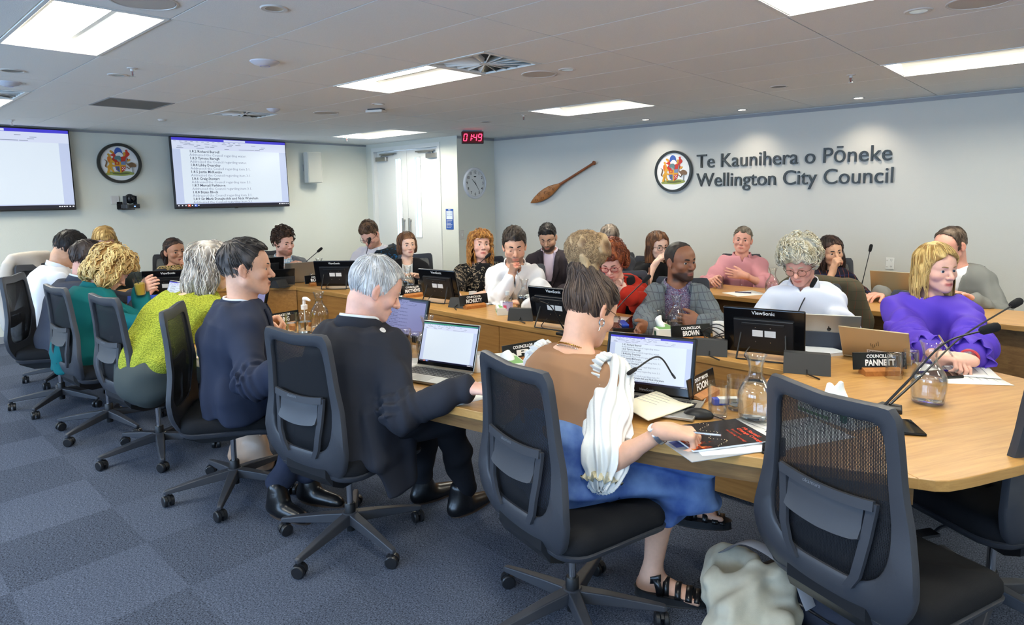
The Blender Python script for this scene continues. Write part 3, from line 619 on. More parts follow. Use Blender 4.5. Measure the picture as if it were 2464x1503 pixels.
        for ax in range(3):
            sl = [slice(0, B)]*3; s2 = list(sl); s2[ax] = slice(1, B+1)
            a, b = I[(slice(None), *sl)], I[(slice(None), *s2)]
            q = np.stack(np.nonzero(a != b), -1)
            if not len(q): continue
            inside = a[tuple(q.T)]; base = act[q[:, 0]]*B+q[:, 1:]; u, v = [(1, 2), (2, 0), (0, 1)][ax]; idx = []
            ok = np.ones(len(q), bool)
            for du, dv in ((0, 0), (-1, 0), (-1, -1), (0, -1)):
                c = base.copy(); c[:, u] += du; c[:, v] += dv
                kk = (c[:, 0].astype(np.int64)*N[1]+c[:, 1])*N[2]+c[:, 2]; i = np.clip(np.searchsorted(ks, kk), 0, len(ks)-1)
                ok &= ks[i] == kk; idx.append(so[i])
            qd = np.stack(idx, -1); qd[~inside] = qd[~inside][:, ::-1]; quads.append(qd[ok])
        return vs, np.concatenate(quads)
    def _eval(s, P, _, mg=.05):
        D = np.full(len(P), 9., F4)
        for fn, l, h, k, mode in s.p:
            i = np.nonzero(np.all((P > l-mg-k) & (P < h+mg+k), 1))[0]
            if len(i): D[i] = comb(D[i], fn(P[i]).astype(F4), k, mode)
        return D
def comb(a, b, k, mode):
    if mode == 'u':
        h = np.maximum(k-np.abs(a-b), 0)/k; return np.minimum(a, b)-h*h*k*.25
    if mode == 's': b = -b
    h = np.maximum(k-np.abs(a-b), 0)/k; return np.maximum(a, b)+h*h*k*.25
SLABS = [(np.array(NO+LO+FO+RO, float), .612), (np.array([(-2.53, 4.92), (-.09, 4.92), (-.09, 5.54), (-2.53, 5.54)]), .68)]
def clear_table(vs, legs):
    """cloth and skin yield to the table: forearms lie on it, bellies stop at its edge, thighs stay under it"""
    vs = np.array(vs, float)
    for pl, zl in SLABS:
        i = np.nonzero((vs[:, 2] > zl) & (vs[:, 2] < TT+.002) & (vs[:, 0] > pl[:, 0].min()) & (vs[:, 0] < pl[:, 0].max()) & (vs[:, 1] > pl[:, 1].min()) & (vs[:, 1] < pl[:, 1].max()))[0]
        if not len(i): continue
        p = vs[i, :2]; ins = np.zeros(len(i), bool); bd = np.full(len(i), 9.); bp = p.copy()
        for a, b in zip(pl, np.roll(pl, -1, 0)):
            c = (a[1] > p[:, 1]) != (b[1] > p[:, 1]); ins ^= c & (p[:, 0] < (b[0]-a[0])*(p[:, 1]-a[1])/(b[1]-a[1]+1e-12)+a[0])
            d = b-a; t = np.clip(((p-a) @ d)/max(d @ d, 1e-9), 0, 1); q = a+t[:, None]*d; e = np.hypot(*(p-q).T); k = e < bd; bd[k] = e[k]; bp[k] = q[k]
        i, p, bd, bp = i[ins], p[ins], bd[ins], bp[ins]; z = vs[i, 2]
        if legs: vs[i, 2] = zl-.002; continue
        up = (TT-z < .052) & (bd > .04); vs[i[up], 2] = TT+.003; o = ~up; vs[i[o], :2] = bp[o]+(bp[o]-p[o])/np.maximum(bd[o], 1e-6)[:, None]*.004
    return vs
def qmesh(name, vs, qs, m, parent, org, cols=None, smooth=True):
    if parent and parent.name.split('.')[0] in ('person', 'puff_sleeve'): vs = clear_table(vs, name in ('trousers', 'denim_skirt', 'bare_leg', 'crossed_leg'))
    """link vertex/quad arrays as ONE mesh under parent (org = the parent's world place)"""
    me = bpy.data.meshes.new(name); vs = np.asarray(vs, float)-np.array(org)
    me.vertices.add(len(vs)); me.vertices.foreach_set('co', vs.astype(F4).ravel())
    k = qs.shape[1]; me.loops.add(len(qs)*k); me.loops.foreach_set('vertex_index', qs.astype(np.int32).ravel())
    me.polygons.add(len(qs)); me.polygons.foreach_set('loop_start', np.arange(0, len(qs)*k, k, dtype=np.int32)); me.polygons.foreach_set('loop_total', np.full(len(qs), k, np.int32))
    if smooth: me.polygons.foreach_set('use_smooth', np.ones(len(qs), bool))
    me.update(calc_edges=True); me.validate()
    if cols is not None:
        a = me.color_attributes.new('Col', 'FLOAT_COLOR', 'POINT'); a.data.foreach_set('color', np.c_[cols, np.ones(len(cols))].astype(F4).ravel())
    me.materials.append(m); return link(name, me, parent)
def waves(seed, amp, n=5, f=(10, 30), axis=None, sq=.25):
    """soft fold noise: a few sine sheets"""
    r = np.random.RandomState(seed); K = r.normal(size=(n, 3)); K /= np.linalg.norm(K, axis=1)[:, None]
    if axis is not None: ax = nrm(axis); K = K-(K @ ax)[:, None]*ax*(1-sq); K /= np.linalg.norm(K, axis=1)[:, None]
    K = (K*r.uniform(*f, size=(n, 1))).astype(F4); ph = r.uniform(0, 6.3, n).astype(F4); am = amp/np.sqrt(n)
    def fn(P):
        t = np.zeros(len(P), F4)
        for i in range(n): t += np.sin(P @ K[i]+ph[i]+1.5*np.sin(P @ K[(i+1) % n]*.6))
        return t*am
    return fn
def rotz(a): c, s = math.cos(a), math.sin(a); return np.array([[c, -s, 0], [s, c, 0], [0, 0, 1]])
def head_R(yaw, pitch=0., roll=0.):
    """columns: person's right, forward, up; yaw deg from +Y toward -X, pitch + = looking down, roll + = tilt to the own right"""
    y, p, r = map(math.radians, (yaw, pitch, roll)); cp, sp, cr, sr = math.cos(p), math.sin(p), math.cos(r), math.sin(r)
    return rotz(y) @ np.array([[1, 0, 0], [0, cp, sp], [0, -sp, cp]]) @ np.array([[cr, 0, sr], [0, 1, 0], [-sr, 0, cr]])
SKIN = mat('skin', (.6, .4, .3), .5, vcol=True, bump=(500, .06), var=(60, .05), sss=.10)
EYE = mat('eye', (.9, .9, .9), .15, vcol=True)
SKINS = {'fair': srgb(232, 188, 166), 'pink': srgb(230, 180, 160), 'pale': srgb(236, 196, 174), 'tan': srgb(222, 172, 144), 'olive': srgb(210, 164, 134), 'brown': srgb(188, 136, 106), 'dark': srgb(136, 90, 66), 'ruddy': srgb(224, 166, 146)}
def ik(S, W, l1, l2, pole):
    S, W = np.array(S, float), np.array(W, float); d = W-S; L = np.linalg.norm(d)
    if L > (l1+l2)*.985: k = L/((l1+l2)*.985); l1 *= k; l2 *= k
    u = d/L; a = (l1*l1-l2*l2+L*L)/(2*L); h = math.sqrt(max(l1*l1-a*a, 1e-6)); p = np.array(pole, float); p = p-u*(p @ u); return S+u*a+nrm(p)*h
def hand(F, W, d, n, side, curl=(20, 30, 20), thumb=(35, 10), sc=1., spread=5., kf=.004):
    """palm and five fingers at wrist W; d finger direction, n palm normal (towards what the palm faces); side +1 right, -1 left"""
    d = nrm(d); n = np.array(n, float); n = nrm(n-d*(n @ d)); x = np.cross(d, n)*side   # x points to the thumb side
    W = np.array(W, float); tips = []
    offs = [.030, .010, -.010, -.029]; lens = [.092, .096, .090, .082]; fl = [(.042, .025, .020), (.046, .029, .021), (.043, .027, .020), (.034, .020, .018)]
    for i in range(4):
        kn = W+(d*lens[i]+x*offs[i])*sc; F.cap(W+x*offs[i]*.55*sc+d*.008, kn, .0155*sc, .0115*sc, .014)
        sp = math.radians(spread*(1.5-i)); dd = d*math.cos(sp)+x*math.sin(sp); p = kn; ang = 0; cc = curl[i] if isinstance(curl, list) else curl
        for j in range(3):
            ang += math.radians(cc[j]); v = dd*math.cos(ang)+n*math.sin(ang); q = p+v*fl[i][j]*sc
            F.cap(p, q, (.0098-.0012*j)*sc, (.0088-.0012*j)*sc, kf); p = q
        tips.append(p)
    a, b = math.radians(thumb[0]), math.radians(thumb[1]); t0 = W+(d*.022+x*.020)*sc; v = nrm(d*math.cos(a)+x*math.sin(a)+n*math.sin(b)); t1 = t0+v*.044*sc
    v2 = nrm(d*math.cos(a*.55)+x*math.sin(a*.55)+n*math.sin(b*1.6)); t2 = t1+v2*.032*sc; v3 = nrm(v2+n*.25-x*.15); t3 = t2+v3*.026*sc
    F.cap(t0, t1, .0165*sc, .0125*sc, .014); F.cap(t1, t2, .0115*sc, .0100*sc, .004); F.cap(t2, t3, .0098*sc, .0080*sc, .003); tips.append(t3)
    F.cap(W-d*.02, W+d*.03, .026*sc, .024*sc, .02); return tips
def face(F, g, female, age, nose=1., jaw=1., lid=.35, mouth=0., wide=1.):
    """skull, jaw and features in the head frame"""
    j = jaw*(.9 if female else 1.); w = wide
    F.ell((0, -.012, .028), (.076*w, .099, .089), .02); F.ell((0, .026, .030), (.066*w, .068, .062), .03); F.ell((0, .030, -.036), (.060*w, .060, .074), .03)
    for s in (-1, 1):
        F.cap((s*.050*j*w, .004, -.058), (s*.018*j, .070, -.098), .021*j, .017*j, .025); F.ell((s*.041*w, .060, -.028), (.024, .024, .022), .02)
        F.cap((s*.006, .088, .016), (s*.044*w, .066, .017), .0115 if female else .0135, .010, .012)
    F.ell((0, .078, -.099), (.021*j, .017, .017), .02); F.ell((0, .074, -.070), (.033, .024, .027), .015)
    for s in (-1, 1): F.ell((s*.031, .101, -.001), (.0180, .0165, .0125), .010, 's')
    F.cap((0, .088, .008), (0, .1085+.006*(nose-1), -.028), .0082, .0110*nose**.5, .009); F.ell((0, .112+.010*(nose-1), -.034), .0108*nose**.5, .006)
    for s in (-1, 1):
        F.ell((s*.0128*nose**.5, .0995, -.0375), (.0082, .010, .0072), .006)
        c = A(s*.031, .0775, -.002)
        def lidf(P, c=c, lid=lid):
            q = P-c; r = np.sqrt((q*q).sum(1))-.0142; e = (q[:, 2]-.30*q[:, 1])/1.044
            up = np.maximum(r, -(e-(.0070-.0125*lid))); lo = np.maximum(r, (q[:, 2]+.25*q[:, 1]+.0042)/1.03); return np.minimum(up, lo)
        F.fn(lidf, c-.016, c+.016, .004)
        F.ell((s*.0795*w, -.010, -.006), (.0075, .0185, .030), .006, rot=rotz(s*.42)); F.ell((s*.0885*w, -.004, -.002), (.0065, .010, .018), .004, 's', rot=rotz(s*.42)); F.ell((s*.0775*w, -.002, -.030), (.0065, .009, .010), .005)
    o = mouth*.006
    for s in (-1, 1): F.cap((s*.0235, .0865, -.0690-o*.3), (s*.003, .0985, -.0645), .0036, .0052, .004); F.cap((s*.0205, .0870, -.0715-o*.3), (s*.001, .0965, -.0760-o), .0040, .0064, .004)
def face_cols(P, H, R, sc, skin, lips, beard=None, beard_amt=0., blush=.12, brow=None, age=0.):
    """skin colour: lips, beard growth, slightly redder cheeks and nose, plus painted shade in mouth line and nostrils"""
    q = ((P-H) @ R)/sc; c = np.tile(np.array(skin, F4), (len(P), 1)); x, y, z = q.T
    def mixc(w, col): w = np.clip(w, 0, 1)[:, None]; c[:] = c*(1-w)+np.array(col, F4)*w
    red = np.array(skin)*np.array([1.05, .66, .62])
    for s in (-1, 1): mixc(blush*2*np.exp(-(((x-s*.045)/.022)**2+((y-.07)/.04)**2+((z+.035)/.022)**2)), red)
    mixc(blush*2.2*np.exp(-((x/.016)**2+((y-.112)/.02)**2+((z+.034)/.014)**2)), red)
    for s in (-1, 1): mixc(blush*2*(np.abs(x-s*.084) < .013)*(np.abs(y+.01) < .03)*(np.abs(z+.005) < .04), red)
    if beard is not None:
        b = np.clip((-.053-z+.55*np.maximum(.05-y, 0)*(-1)+.25*np.maximum(.045-y, 0))/.012, 0, 1)*np.clip((y+.015)/.02, 0, 1)*np.clip((z+.135)/.02, 0, 1)
        b = np.maximum(b, np.clip((z+.06)/.01, 0, 1)*0); ms = np.exp(-((x/.026)**4+((z+.054)/.007)**2))*(y > .07); b = np.maximum(b, ms)
        b *= 1-np.exp(-((x/.020)**4+((z+.072)/.008)**4))*(y > .07); mixc(b*beard_amt, beard)
    lm = np.exp(-((x/.0225)**6+((z+.0700)/.0088)**6))*(y > .082); mixc(lm*.9, lips); ln = np.exp(-((x/.0235)**6+((z+.0700)/.0017)**2))*(y > .08); mixc(ln*.75, np.array(lips)*.30)  # lip colour, then a dark line painted as shade where the lips meet
    for s in (-1, 1): mixc(.9*np.exp(-(((x-s*.0075)/.0035)**2+((z+.0445)/.0028)**2))*(y > .09), np.array(skin)*.18)  # nostril hollows painted as dark shade in the skin colour
    return c
def up_to(p): return V((float(p[0]), float(p[1]), float(p[2])))
def eyes(H, R, sc, root, org, gaze=(0, 0), iris=srgb(70, 50, 36)):
    for s in (-1, 1):
        c = np.array(H)+R @ np.array([s*.031, .0775, -.002])*sc; g = R @ nrm([math.sin(math.radians(gaze[0])), 1, math.tan(math.radians(gaze[1]))]); a = nrm(np.cross(g, [.1, .2, 1])); b = np.cross(g, a)
        q = MB(); q.col = []; rs = []
        for th, col in ((4, (.01, .01, .01)), (15, (.01, .01, .01)), (17, iris), (35, iris), (38, (.62, .59, .57)), (60, (.62, .59, .57)), (100, (.6, .56, .54)), (150, (.6, .5, .5))):
            t = math.radians(th); q.c = col
            q.add([tuple(c+(g*math.cos(t)+(a*math.cos(2*PI*i/12)+b*math.sin(2*PI*i/12))*math.sin(t))*.0122*sc-np.array(org)) for i in range(12)], [])
        for k in range(7):
            for i in range(12): q.f.append((k*12+i, k*12+(i+1) % 12, k*12+12+(i+1) % 12, k*12+12+i)); q.mi.append(0)
        q.f.append(tuple(range(12))); q.f.append(tuple(range(84, 96))); q.mi += [0, 0]
        q.build('eye', EYE, root, smooth=180)
def brows(H, R, sc, root, org, m, th=.0026, up=0., inner=0.):
    for s in (-1, 1):
        pts = [np.array(H)+R @ np.array(p)*sc-np.array(org) for p in ((s*.013, .0990, .0185+up-inner), (s*.024, .0972, .0210+up), (s*.036, .0892, .0220+up), (s*.050, .0740, .0165+up))]
        MB().tube(bez(pts, 3), [th*sc*k for k in (.7, .9, 1, 1.05, 1, .95, .9, .75, .6, .35)], 6, flat=1.5).build('eyebrow', m, root, smooth=True)
HAIRM = {}
def hair_mat(nm, rough=.42):
    return mat('hair_'+nm, (.3, .2, .1), rough, spec=.35, vcol=True, bump=(420, .35, (1, 1, .12)), var=(160, .18, (1, 1, .15)))
def interp(xs, ys, x): return np.interp(x, xs, ys).astype(F4)
def hair(H, R, sc, root, org, st, seed=0):
    """st: cols (dark, light), shell pieces, hairline, clumps"""
    H = np.array(H, float); F = Fld().frame(H, R, sc); t = st.get('t', .012); tt = st.get('top', t)
    F.ell((0, -.014, .028+tt*.55), (.076+t, .098+t, .089+tt*.6), .02)
    if st.get('fore', 1): F.ell((0, .022, .040+tt*.4), (.064+t*.6, .066+t*.8, .056+tt*.7), .03)
    for p in st.get('add', []): (F.ell(p[1], p[2], p[3] if len(p) > 3 else .02) if p[0] == 'e' else F.cap(p[1], p[2], p[3], p[4], p[5] if len(p) > 5 else .02))
    gy, gz = zip(*st.get('line', [(-.12, -.085), (-.07, -.078), (-.03, -.045), (-.012, -.02), (.006, -.03), (.022, -.032), (.030, .02), (.052, .045), (.075, .066), (.12, .072)]))
    jag = st.get('jag', .004); w = waves(seed+5, jag, 4, (60, 140))
    def cut(P): return np.minimum(((interp(gy, gz, P[:, 1])-P[:, 2])+w(P)), .2)*-1*.85
    F.fn(cut, (-.3, -.3, -.5), (.3, .3, .3), .008, 's') if False else F.fn(lambda P: -cut(P), (-.3, -.3, -.6), (.3, .3, .3), .008, 'i')
    for c in st.get('cut', []): F.ell(c[0], c[1], .008, 's')
    for p in st.get('after', []): (F.ell(p[1], p[2], p[3] if len(p) > 3 else .02) if p[0] == 'e' else F.cap(p[1], p[2], p[3], p[4], p[5] if len(p) > 5 else .02))
    n1 = waves(seed, st.get('rough', .003), 6, st.get('freq', (80, 200)), R[:, 2] if st.get('flow', 'down') == 'down' else None)
    vs, qs = F.mesh(st.get('vox', .0042), n1)
    c1, c2 = [np.array(c, F4) for c in st['cols']]; cn = waves(seed+2, .75, 5, (25, 90))
    mixw = np.clip(.5+cn(vs.astype(F4)), 0, 1)[:, None]
    lo = ((vs-H) @ R)[:, 2]/sc; cols = c1*(1-mixw)+c2*mixw
    if 'grey' in st: g = np.clip((st['grey'][1]-lo)/.04, 0, 1)[:, None]*.8; cols = cols*(1-g)+np.array(st['grey'][0])*g
    m = hair_mat('a', st.get('gloss', .45)); hm = qmesh('hair', vs, qs, m, root, org, cols)
    n = st.get('n', 160)
    if not n: return hm
    bv = BVHTree.FromPolygons([tuple(v) for v in vs], [tuple(q) for q in qs]); rg = random.Random(seed+9); q = MB(); q.col = []
    crown = H+R @ np.array(st.get('crown', (0, -.055, .10)))*sc; upv = R[:, 2]; L = st.get('len', .05)*sc; r0 = st.get('r', .0035)*sc; steps = st.get('steps', 7); curl = st.get('curl', 0.)*sc; fr = st.get('cfreq', 2.2); lift = st.get('lift', .003)*sc
    grav = np.array([0, 0, -1.]) if st.get('wg', 0) else -upv; comb_ = st.get('comb'); hm_cols = (c1, c2)
    cn_ = np.array([vs[f].mean(0) for f in qs]) if len(qs) < 60000 else vs[qs[:, 0]]
    for _ in range(n):
        p = np.array(cn_[rg.randrange(len(cn_))]); l = ((p-H) @ R)/sc
        if 'zmin' in st and l[2] < st['zmin'] and rg.random() < .8: continue
        pts = []; ph = rg.random()*6.28; ll = L*rg.uniform(.6, 1.3); free = False
        for s in range(steps):
            hit = bv.find_nearest(V(p)); nn = np.array(hit[1]) if hit[0] is not None else upv
            if hit[0] is not None and not (free and st.get('hang', 0)):
                p = np.array(hit[0])+nn*(lift*math.sin(min(1, (s+.3)/2)*PI/2)+.0007)
            rad = p-crown; rad = rad-nn*(rad @ nn); rad = nrm(rad) if np.linalg.norm(rad) > 1e-5 else nrm(np.cross(nn, upv)+.01)
            d = rad*st.get('radial', 1.)+grav*st.get('down', .7)
            if comb_ is not None: d = d+R @ np.array(comb_)
            d = d-nn*(d @ nn); d = nrm(d) if np.linalg.norm(d) > 1e-6 else rad
            sd = np.cross(nn, d); o = sd*curl*math.sin(ph+s*fr)+nn*curl*.6*(1+math.cos(ph+s*fr))*.6
            lq = ((p-H) @ R)/sc
            if not st.get('fringe') and lq[1] > .048 and lq[2] < .074 and abs(lq[0]) < .062: break
            pts.append(p+o-np.array(org)); p = p+d*ll/steps; free = s > steps*.6
        if len(pts) < 3: continue
        ns_ = len(pts); a = rg.random(); col = c1*(1-a)+c2*a
        if 'grey' in st: g = min(1, max(0, (st['grey'][1]-l[2])/.04))*.8; col = col*(1-g)+np.array(st['grey'][0])*g
        q.c = tuple(col*rg.uniform(.8, 1.2)); rr = r0*rg.uniform(.7, 1.3)
        q.tube(pts, [rr*(.55+.45*math.sin(PI*min(1, k/(ns_-1)+.25)))*(1 if k < ns_-1 else .35) for k in range(ns_)], 5, flat=.6)
    q.build('hair_strands', m, root, smooth=180); return hm
GLASSM = glass_thin('lens_glass', (.97, .97, .97), .1)
def glasses(H, R, sc, root, org, m, rw=.024, rh=.019, th=.0016, drop=0., sq=3.):
    g = thing_child('glasses', root); H = np.array(H); T = lambda p: tuple(H+R @ np.array(p)*sc-np.array(org))
    q = MB(); ln = MB()
    for s in (-1, 1):
        c = (s*.033, .1085, -.004-drop); ring = []
        for i in range(25):
            a = 2*PI*i/24; ca, sa = math.cos(a), math.sin(a); e = 2/sq; x = rw*abs(ca)**e*(1 if ca >= 0 else -1); z = rh*abs(sa)**e*(1 if sa >= 0 else -1); ring.append((c[0]+x, c[1]-abs(c[0]+x)**2*2.0, c[2]+z))
        q.tube([T(p) for p in ring], th*sc, 6, False); ln.add([T(p) for p in ring[:24]], [tuple(range(24))])
        x = s*(.033+rw); q.tube([T(p) for p in ((x, .1085-.0065, .003-drop), (s*.072, .082, .004-drop), (s*.0825, .045, .004-drop), (s*.0835, .0, .006), (s*.080, -.018, -.008))], th*.95*sc, 6)
    q.tube([T(p) for p in ((-.010, .1085, -.001-drop), (0, .1115, .002-drop), (.010, .1085, -.001-drop))], th*sc, 6)
    q.build('rims', m, g, smooth=True); ln.build('lens', GLASSM, g); return g
def thing_child(name, parent):
    o = bpy.data.objects.new(name, None); COL.objects.link(o); o.parent = parent; o.empty_display_size = .05; return o
def person(label, head, hyaw=0, pitch=0, roll=0, byaw=None, sc=1., female=False, skin='fair', lips=None, gaze=(0, 0), lid=.25, iris=srgb(70, 50, 36), hairst=None, brow=srgb(50, 36, 26), brow_th=.0026,
           beard=None, beard_amt=0., top=(), arms=None, legs=None, girth=1., shw=.160, slouch=.03, zhip=.53, nose=1., jaw=1., wide=1., mouth=0., glass=None, collar=None, lapel=None, vox=.0045, seed=1, bust=0., shirtcol=None, noarms=False, shyaw=0, extra=None, leanmin=None, bodylegs=None, hipshift=(0, 0), browup=0., neckr=None, placket=None, lean=10., armz=None, reach=.40, armw=.13):
    H = np.array(head, float); R = head_R(hyaw, pitch, roll); byaw = hyaw if byaw is None else byaw; RB = rotz(math.radians(byaw)); fw = RB[:, 1]; lat = RB[:, 0]
    skb = H+R @ np.array([0, -.028, -.075])*sc
    # torso: base of the neck below the skull, pelvis where the chair carries it
    l2 = R[:, 2]*.35+np.array([0, 0, 1.])*.65-fw*.10; T = skb-nrm(l2)*.100*sc; tl = .49*sc; dz = max(.2, T[2]-zhip); tl = min(tl, dz/math.cos(math.radians(lean))); hx = math.sqrt(max(0, tl*tl-dz*dz)) if dz < tl else 0
    if leanmin is not None: hx = max(hx, leanmin)
    P = T-fw*hx; P[2] = zhip; P[:2] += np.array(hipshift)
    org = np.array([P[0], P[1], 0.]); root = thing('person', label, 'person', tuple(org))
    RS = rotz(math.radians(byaw+shyaw)); slat = RS[:, 0]; sfw = RS[:, 1]; upS = nrm(T-P)
    g = girth; mid = (P+T)/2-fw*slouch
    def sp(t): return P*(1-t)**2+2*(mid*2-(P+T)/2)*t*(1-t)*1.0+T*t*t if False else (P*(1-t)+T*t)-fw*slouch*4*t*(1-t)
    w = .90 if female else 1.
    prof = [(-.10, .165*g, .125*g), (.02, .178*g, .130*g), (.30, (.150 if not female else .138)*g, .115*g), (.60, .166*g*w, .122*g), (.80, .168*g*w, .112), (.91, .118*w, .082), (.97, .066, .060)]
    prof = [(t, a*sc, b*sc) for t, a, b in prof]
    nodes = [(sp(t), lat*(1-max(0, t))+slat*max(0, t), a, b) for t, a, b in prof]
    S = {s: T+slat*s*shw*sc*w-np.array([0, 0, 1])*.066*sc-upS*.012 for s in (-1, 1)}
    l1, l2_ = .285*sc, .25*sc; J = {}
    arms = arms or {}
    for s in (-1, 1):
        a = arms.get(s, {}); W = a.get('w')
        if W is None: W = P*[1, 1, 0]+fw*reach+lat*s*armw+np.array([0, 0, armz if armz else zhip+.13])
        W = np.array(W, float); pole = a.get('pole', lat*s*.8-np.array([0, 0, 1])*.8-fw*.5); J[s] = (S[s], ik(S[s], W, l1, l2_, pole), W, a)
    nr = (neckr or (.050 if female else .057))*sc
    sk = np.array(SKINS[skin] if isinstance(skin, str) else skin)
    # ---- the body: one skin from scalp to finger tips
    F = Fld().frame(H, R, sc); face(F, g, female, 0, nose, jaw, lid, mouth, wide); F.frame()
    F.cap(skb+R[:, 2]*.01, T-upS*.03, nr, nr*1.08, .03); F.loft([(c, u, a*(.9 if i > 3 else .55), b*(.88 if i > 3 else .5)) for i, (c, u, a, b) in enumerate(nodes) if i > 1], .03)
    if not female: F.cap(T+fw*.045+np.array([0, 0, .03]), skb+R @ np.array([0, .055, -.01])*sc, .018, .012, .03)
    for s in (-1, 1):
        s0, e, wv, a = J[s]; F.cap(T-upS*.05, s0, .050*sc, .044*sc, .04)
        F.cap(s0, e, .040*sc*(.88 if female else 1), .036*sc*(.88 if female else 1), .03); F.cap(e, wv, .038*sc*(.88 if female else 1), .026*sc*(.9 if female else 1), .015)
        F.cap(e+(wv-e)*.12, e+(wv-e)*.5, .039*sc*(.88 if female else 1), .034*sc*(.88 if female else 1), .02)
        if a.get('hand', True):
            d = a.get('d', nrm(wv-e)); n = a.get('n', (0, 0, -1)); hand(F, wv+nrm(wv-e)*.012, d, n, s, a.get('curl', (18, 28, 18)), a.get('th', (38, 12)), sc*(.93 if female else 1)*a.get('hs', 1.), a.get('sp', 4.))
    if bodylegs:
        for hp, kn, an, toe in bodylegs: F.cap(hp, kn, .080*sc, .055*sc, .03); F.cap(kn, kn+(np.array(an)-kn)*.35, .054*sc, .053*sc, .03); F.cap(kn+(np.array(an)-kn)*.3, an, .053*sc, .031*sc, .03); foot(F, an, toe, sc)
    vs, qs = F.mesh(vox)
    lp = lips if lips is not None else tuple(sk*np.array([.92, .55, .55]))
    cols = face_cols(vs.astype(F4), H.astype(F4), R.astype(F4), sc, sk, lp, beard, beard_amt)
    qmesh('body', vs, qs, SKIN, root, org, cols)
    eyes(H, R, sc, root, org, gaze, iris); brows(H, R, sc, root, org, mat('brow_%d%d%d' % tuple(int(c*255) for c in brow), brow, .7), brow_th, browup)
    if hairst: hair(H, R, sc, root, org, hairst, seed)
    if glass: glasses(H, R, sc, root, org, *glass[:1], **(glass[1] if len(glass) > 1 else {}))
    # ---- clothes
    out = {}
    for nm, L in top:
        gr = L.get('grow', .012); F = Fld(); hem = L.get('hem', -.08); nd = list(nodes)
        if hem < -.1: nd = [(sp(0)-np.array([0, 0, 1])*(-hem-.1)*.4-fw*L.get('tail', 0.0), lat, nodes[0][2]*1.06, nodes[0][3]*1.1)]+nd[0:]
        if hem > -.06:
            k = max(i for i, n_ in enumerate(prof) if n_[0] <= hem); f_ = (hem-prof[k][0])/(prof[k+1][0]-prof[k][0]); nd = [tuple(nodes[k][q_]*(1-f_)+nodes[k+1][q_]*f_ for q_ in range(4))]+nodes[k+1:]
        F.loft([(c, u, a+gr*(1. if i < len(nd)-1 else .35), b+gr*(1. if i < len(nd)-1 else .35)) for i, (c, u, a, b) in enumerate(nd)], .03)
        if bust:
            for s in (-1, 1): F.ell(sp(.66)+fw*.075*sc+lat*s*.075*sc, (.062*bust, .062*bust, .066*bust), .06)
        if g > 1.12: F.ell(sp(.22)+fw*.05*g, (.15*g, .13*g, .15*g), .08)
        sl = L.get('sleeve', 1.); sg = L.get('sg', gr); ew = L.get('cuffw', 0.)
        for s in (-1, 1):
            s0, e, wv, a = J[s]
            F.cap(T-upS*.045, s0+np.array([0, 0, 1])*.004+upS*L.get('pad', 0.), .047*sc+gr*.7, .045*sc+sg, .05)
            if sl <= .02: continue
            r1, r2, r3 = .046*sc+sg, .042*sc+sg, .033*sc+sg+ew
            if sl <= .5: F.cap(s0, s0+(e-s0)*sl*2, r1, r1+(r2-r1)*sl*2+ew, .035)
            else: k = (sl-.5)*2; F.cap(s0, e, r1, r2, .035); F.cap(e, e+(wv-e)*k, r2, r2+(r3-r2)*k, .02)
        op = L.get('open')
        if op:
            w0, w1, ln = op
            U, Vv, O = lat.astype(F4), np.cross(upS, lat).astype(F4)*-1, T.astype(F4)
            Vv = nrm(fw-upS*(fw @ upS)).astype(F4); up4 = upS.astype(F4)
            def wedge(Pp):
                q = Pp-O; h = q @ up4; t = np.clip(1+h/ln, 0, 1.25); ww = w1+(w0-w1)*t; ww = np.where(h < -ln*1.0, w1-(0 if w1 > .012 else .05), ww)
                return np.maximum(np.abs(q @ U)-ww, .015-(q @ Vv))
            F.fn(wedge, T-.55, T+.4, .006, 's')
        nx_, T_ = nrm(skb-T).astype(F4), T.astype(F4); nk = L.get('neckh', .022)
        F.fn(lambda Pp: np.where(np.sqrt(((Pp-T_)**2).sum(1)) < .2, (Pp-T_) @ nx_-nk, -.2), T-.25, T+.25, .008, 'i')
        if L.get('scoop'):
            r = L['scoop']; F.ell(T+fw*r[1]+np.array([0, 0, r[2]]), (r[0], r[0], r[0]*.9), .012, 's')
        zb = zhip-L.get('seatcut', .105); F.fn(lambda Pp: np.where(Pp[:, 2] < zb+.1, zb-Pp[:, 2], -.1), (org[0]-.6, org[1]-.6, zb-.6), (org[0]+.6, org[1]+.6, zb+.1), .02, 'i')
        for f in L.get('more', []): f(F, dict(T=T, P=P, fw=fw, lat=lat, J=J, sp=sp, H=H, R=R, up=upS))
        fold = waves(seed+3, L.get('fold', .005), 6, L.get('ff', (14, 34)), L.get('fax', upS)); cr = L.get('crease', .0035)
        js = [(x[0].astype(F4), x[1].astype(F4), x[2].astype(F4)) for x in J.values()]
        fa = L.get('fold', .005)*.9
        def disp(Pp, fold=fold, cr=cr, fa=fa):
            o = fold(Pp)-fa
            for s0, e, wv in js:
                for p0, p1, pk in ((s0, e, e), (e, wv, e)):
                    ab = p1-p0; LL = float(np.sqrt(ab @ ab)); t = ((Pp-p0) @ ab)/LL; rr = np.sqrt((((Pp-p0)-(t/LL)[:, None]*ab)**2).sum(1)); dd = (t if p0 is e else LL-t)
                    o = o-cr*(.8+np.sin(t*115+4*np.sin((Pp @ A(9, 14, 11)))))*np.exp(-(dd/.085)**2)*(rr < .10)*(dd > -.03)
            return o
        vs, qs = F.mesh(L.get('vox', vox*1.55), disp)
        ob = qmesh(nm, vs, qs, L['mat'], root, org); out[nm] = (vs, qs, ob)
    # ---- shirt collar round the neck, blazer collar and lapels lying on the cloth
    V4 = nrm(fw-upS*(fw @ upS)); nax = nrm(skb-T)
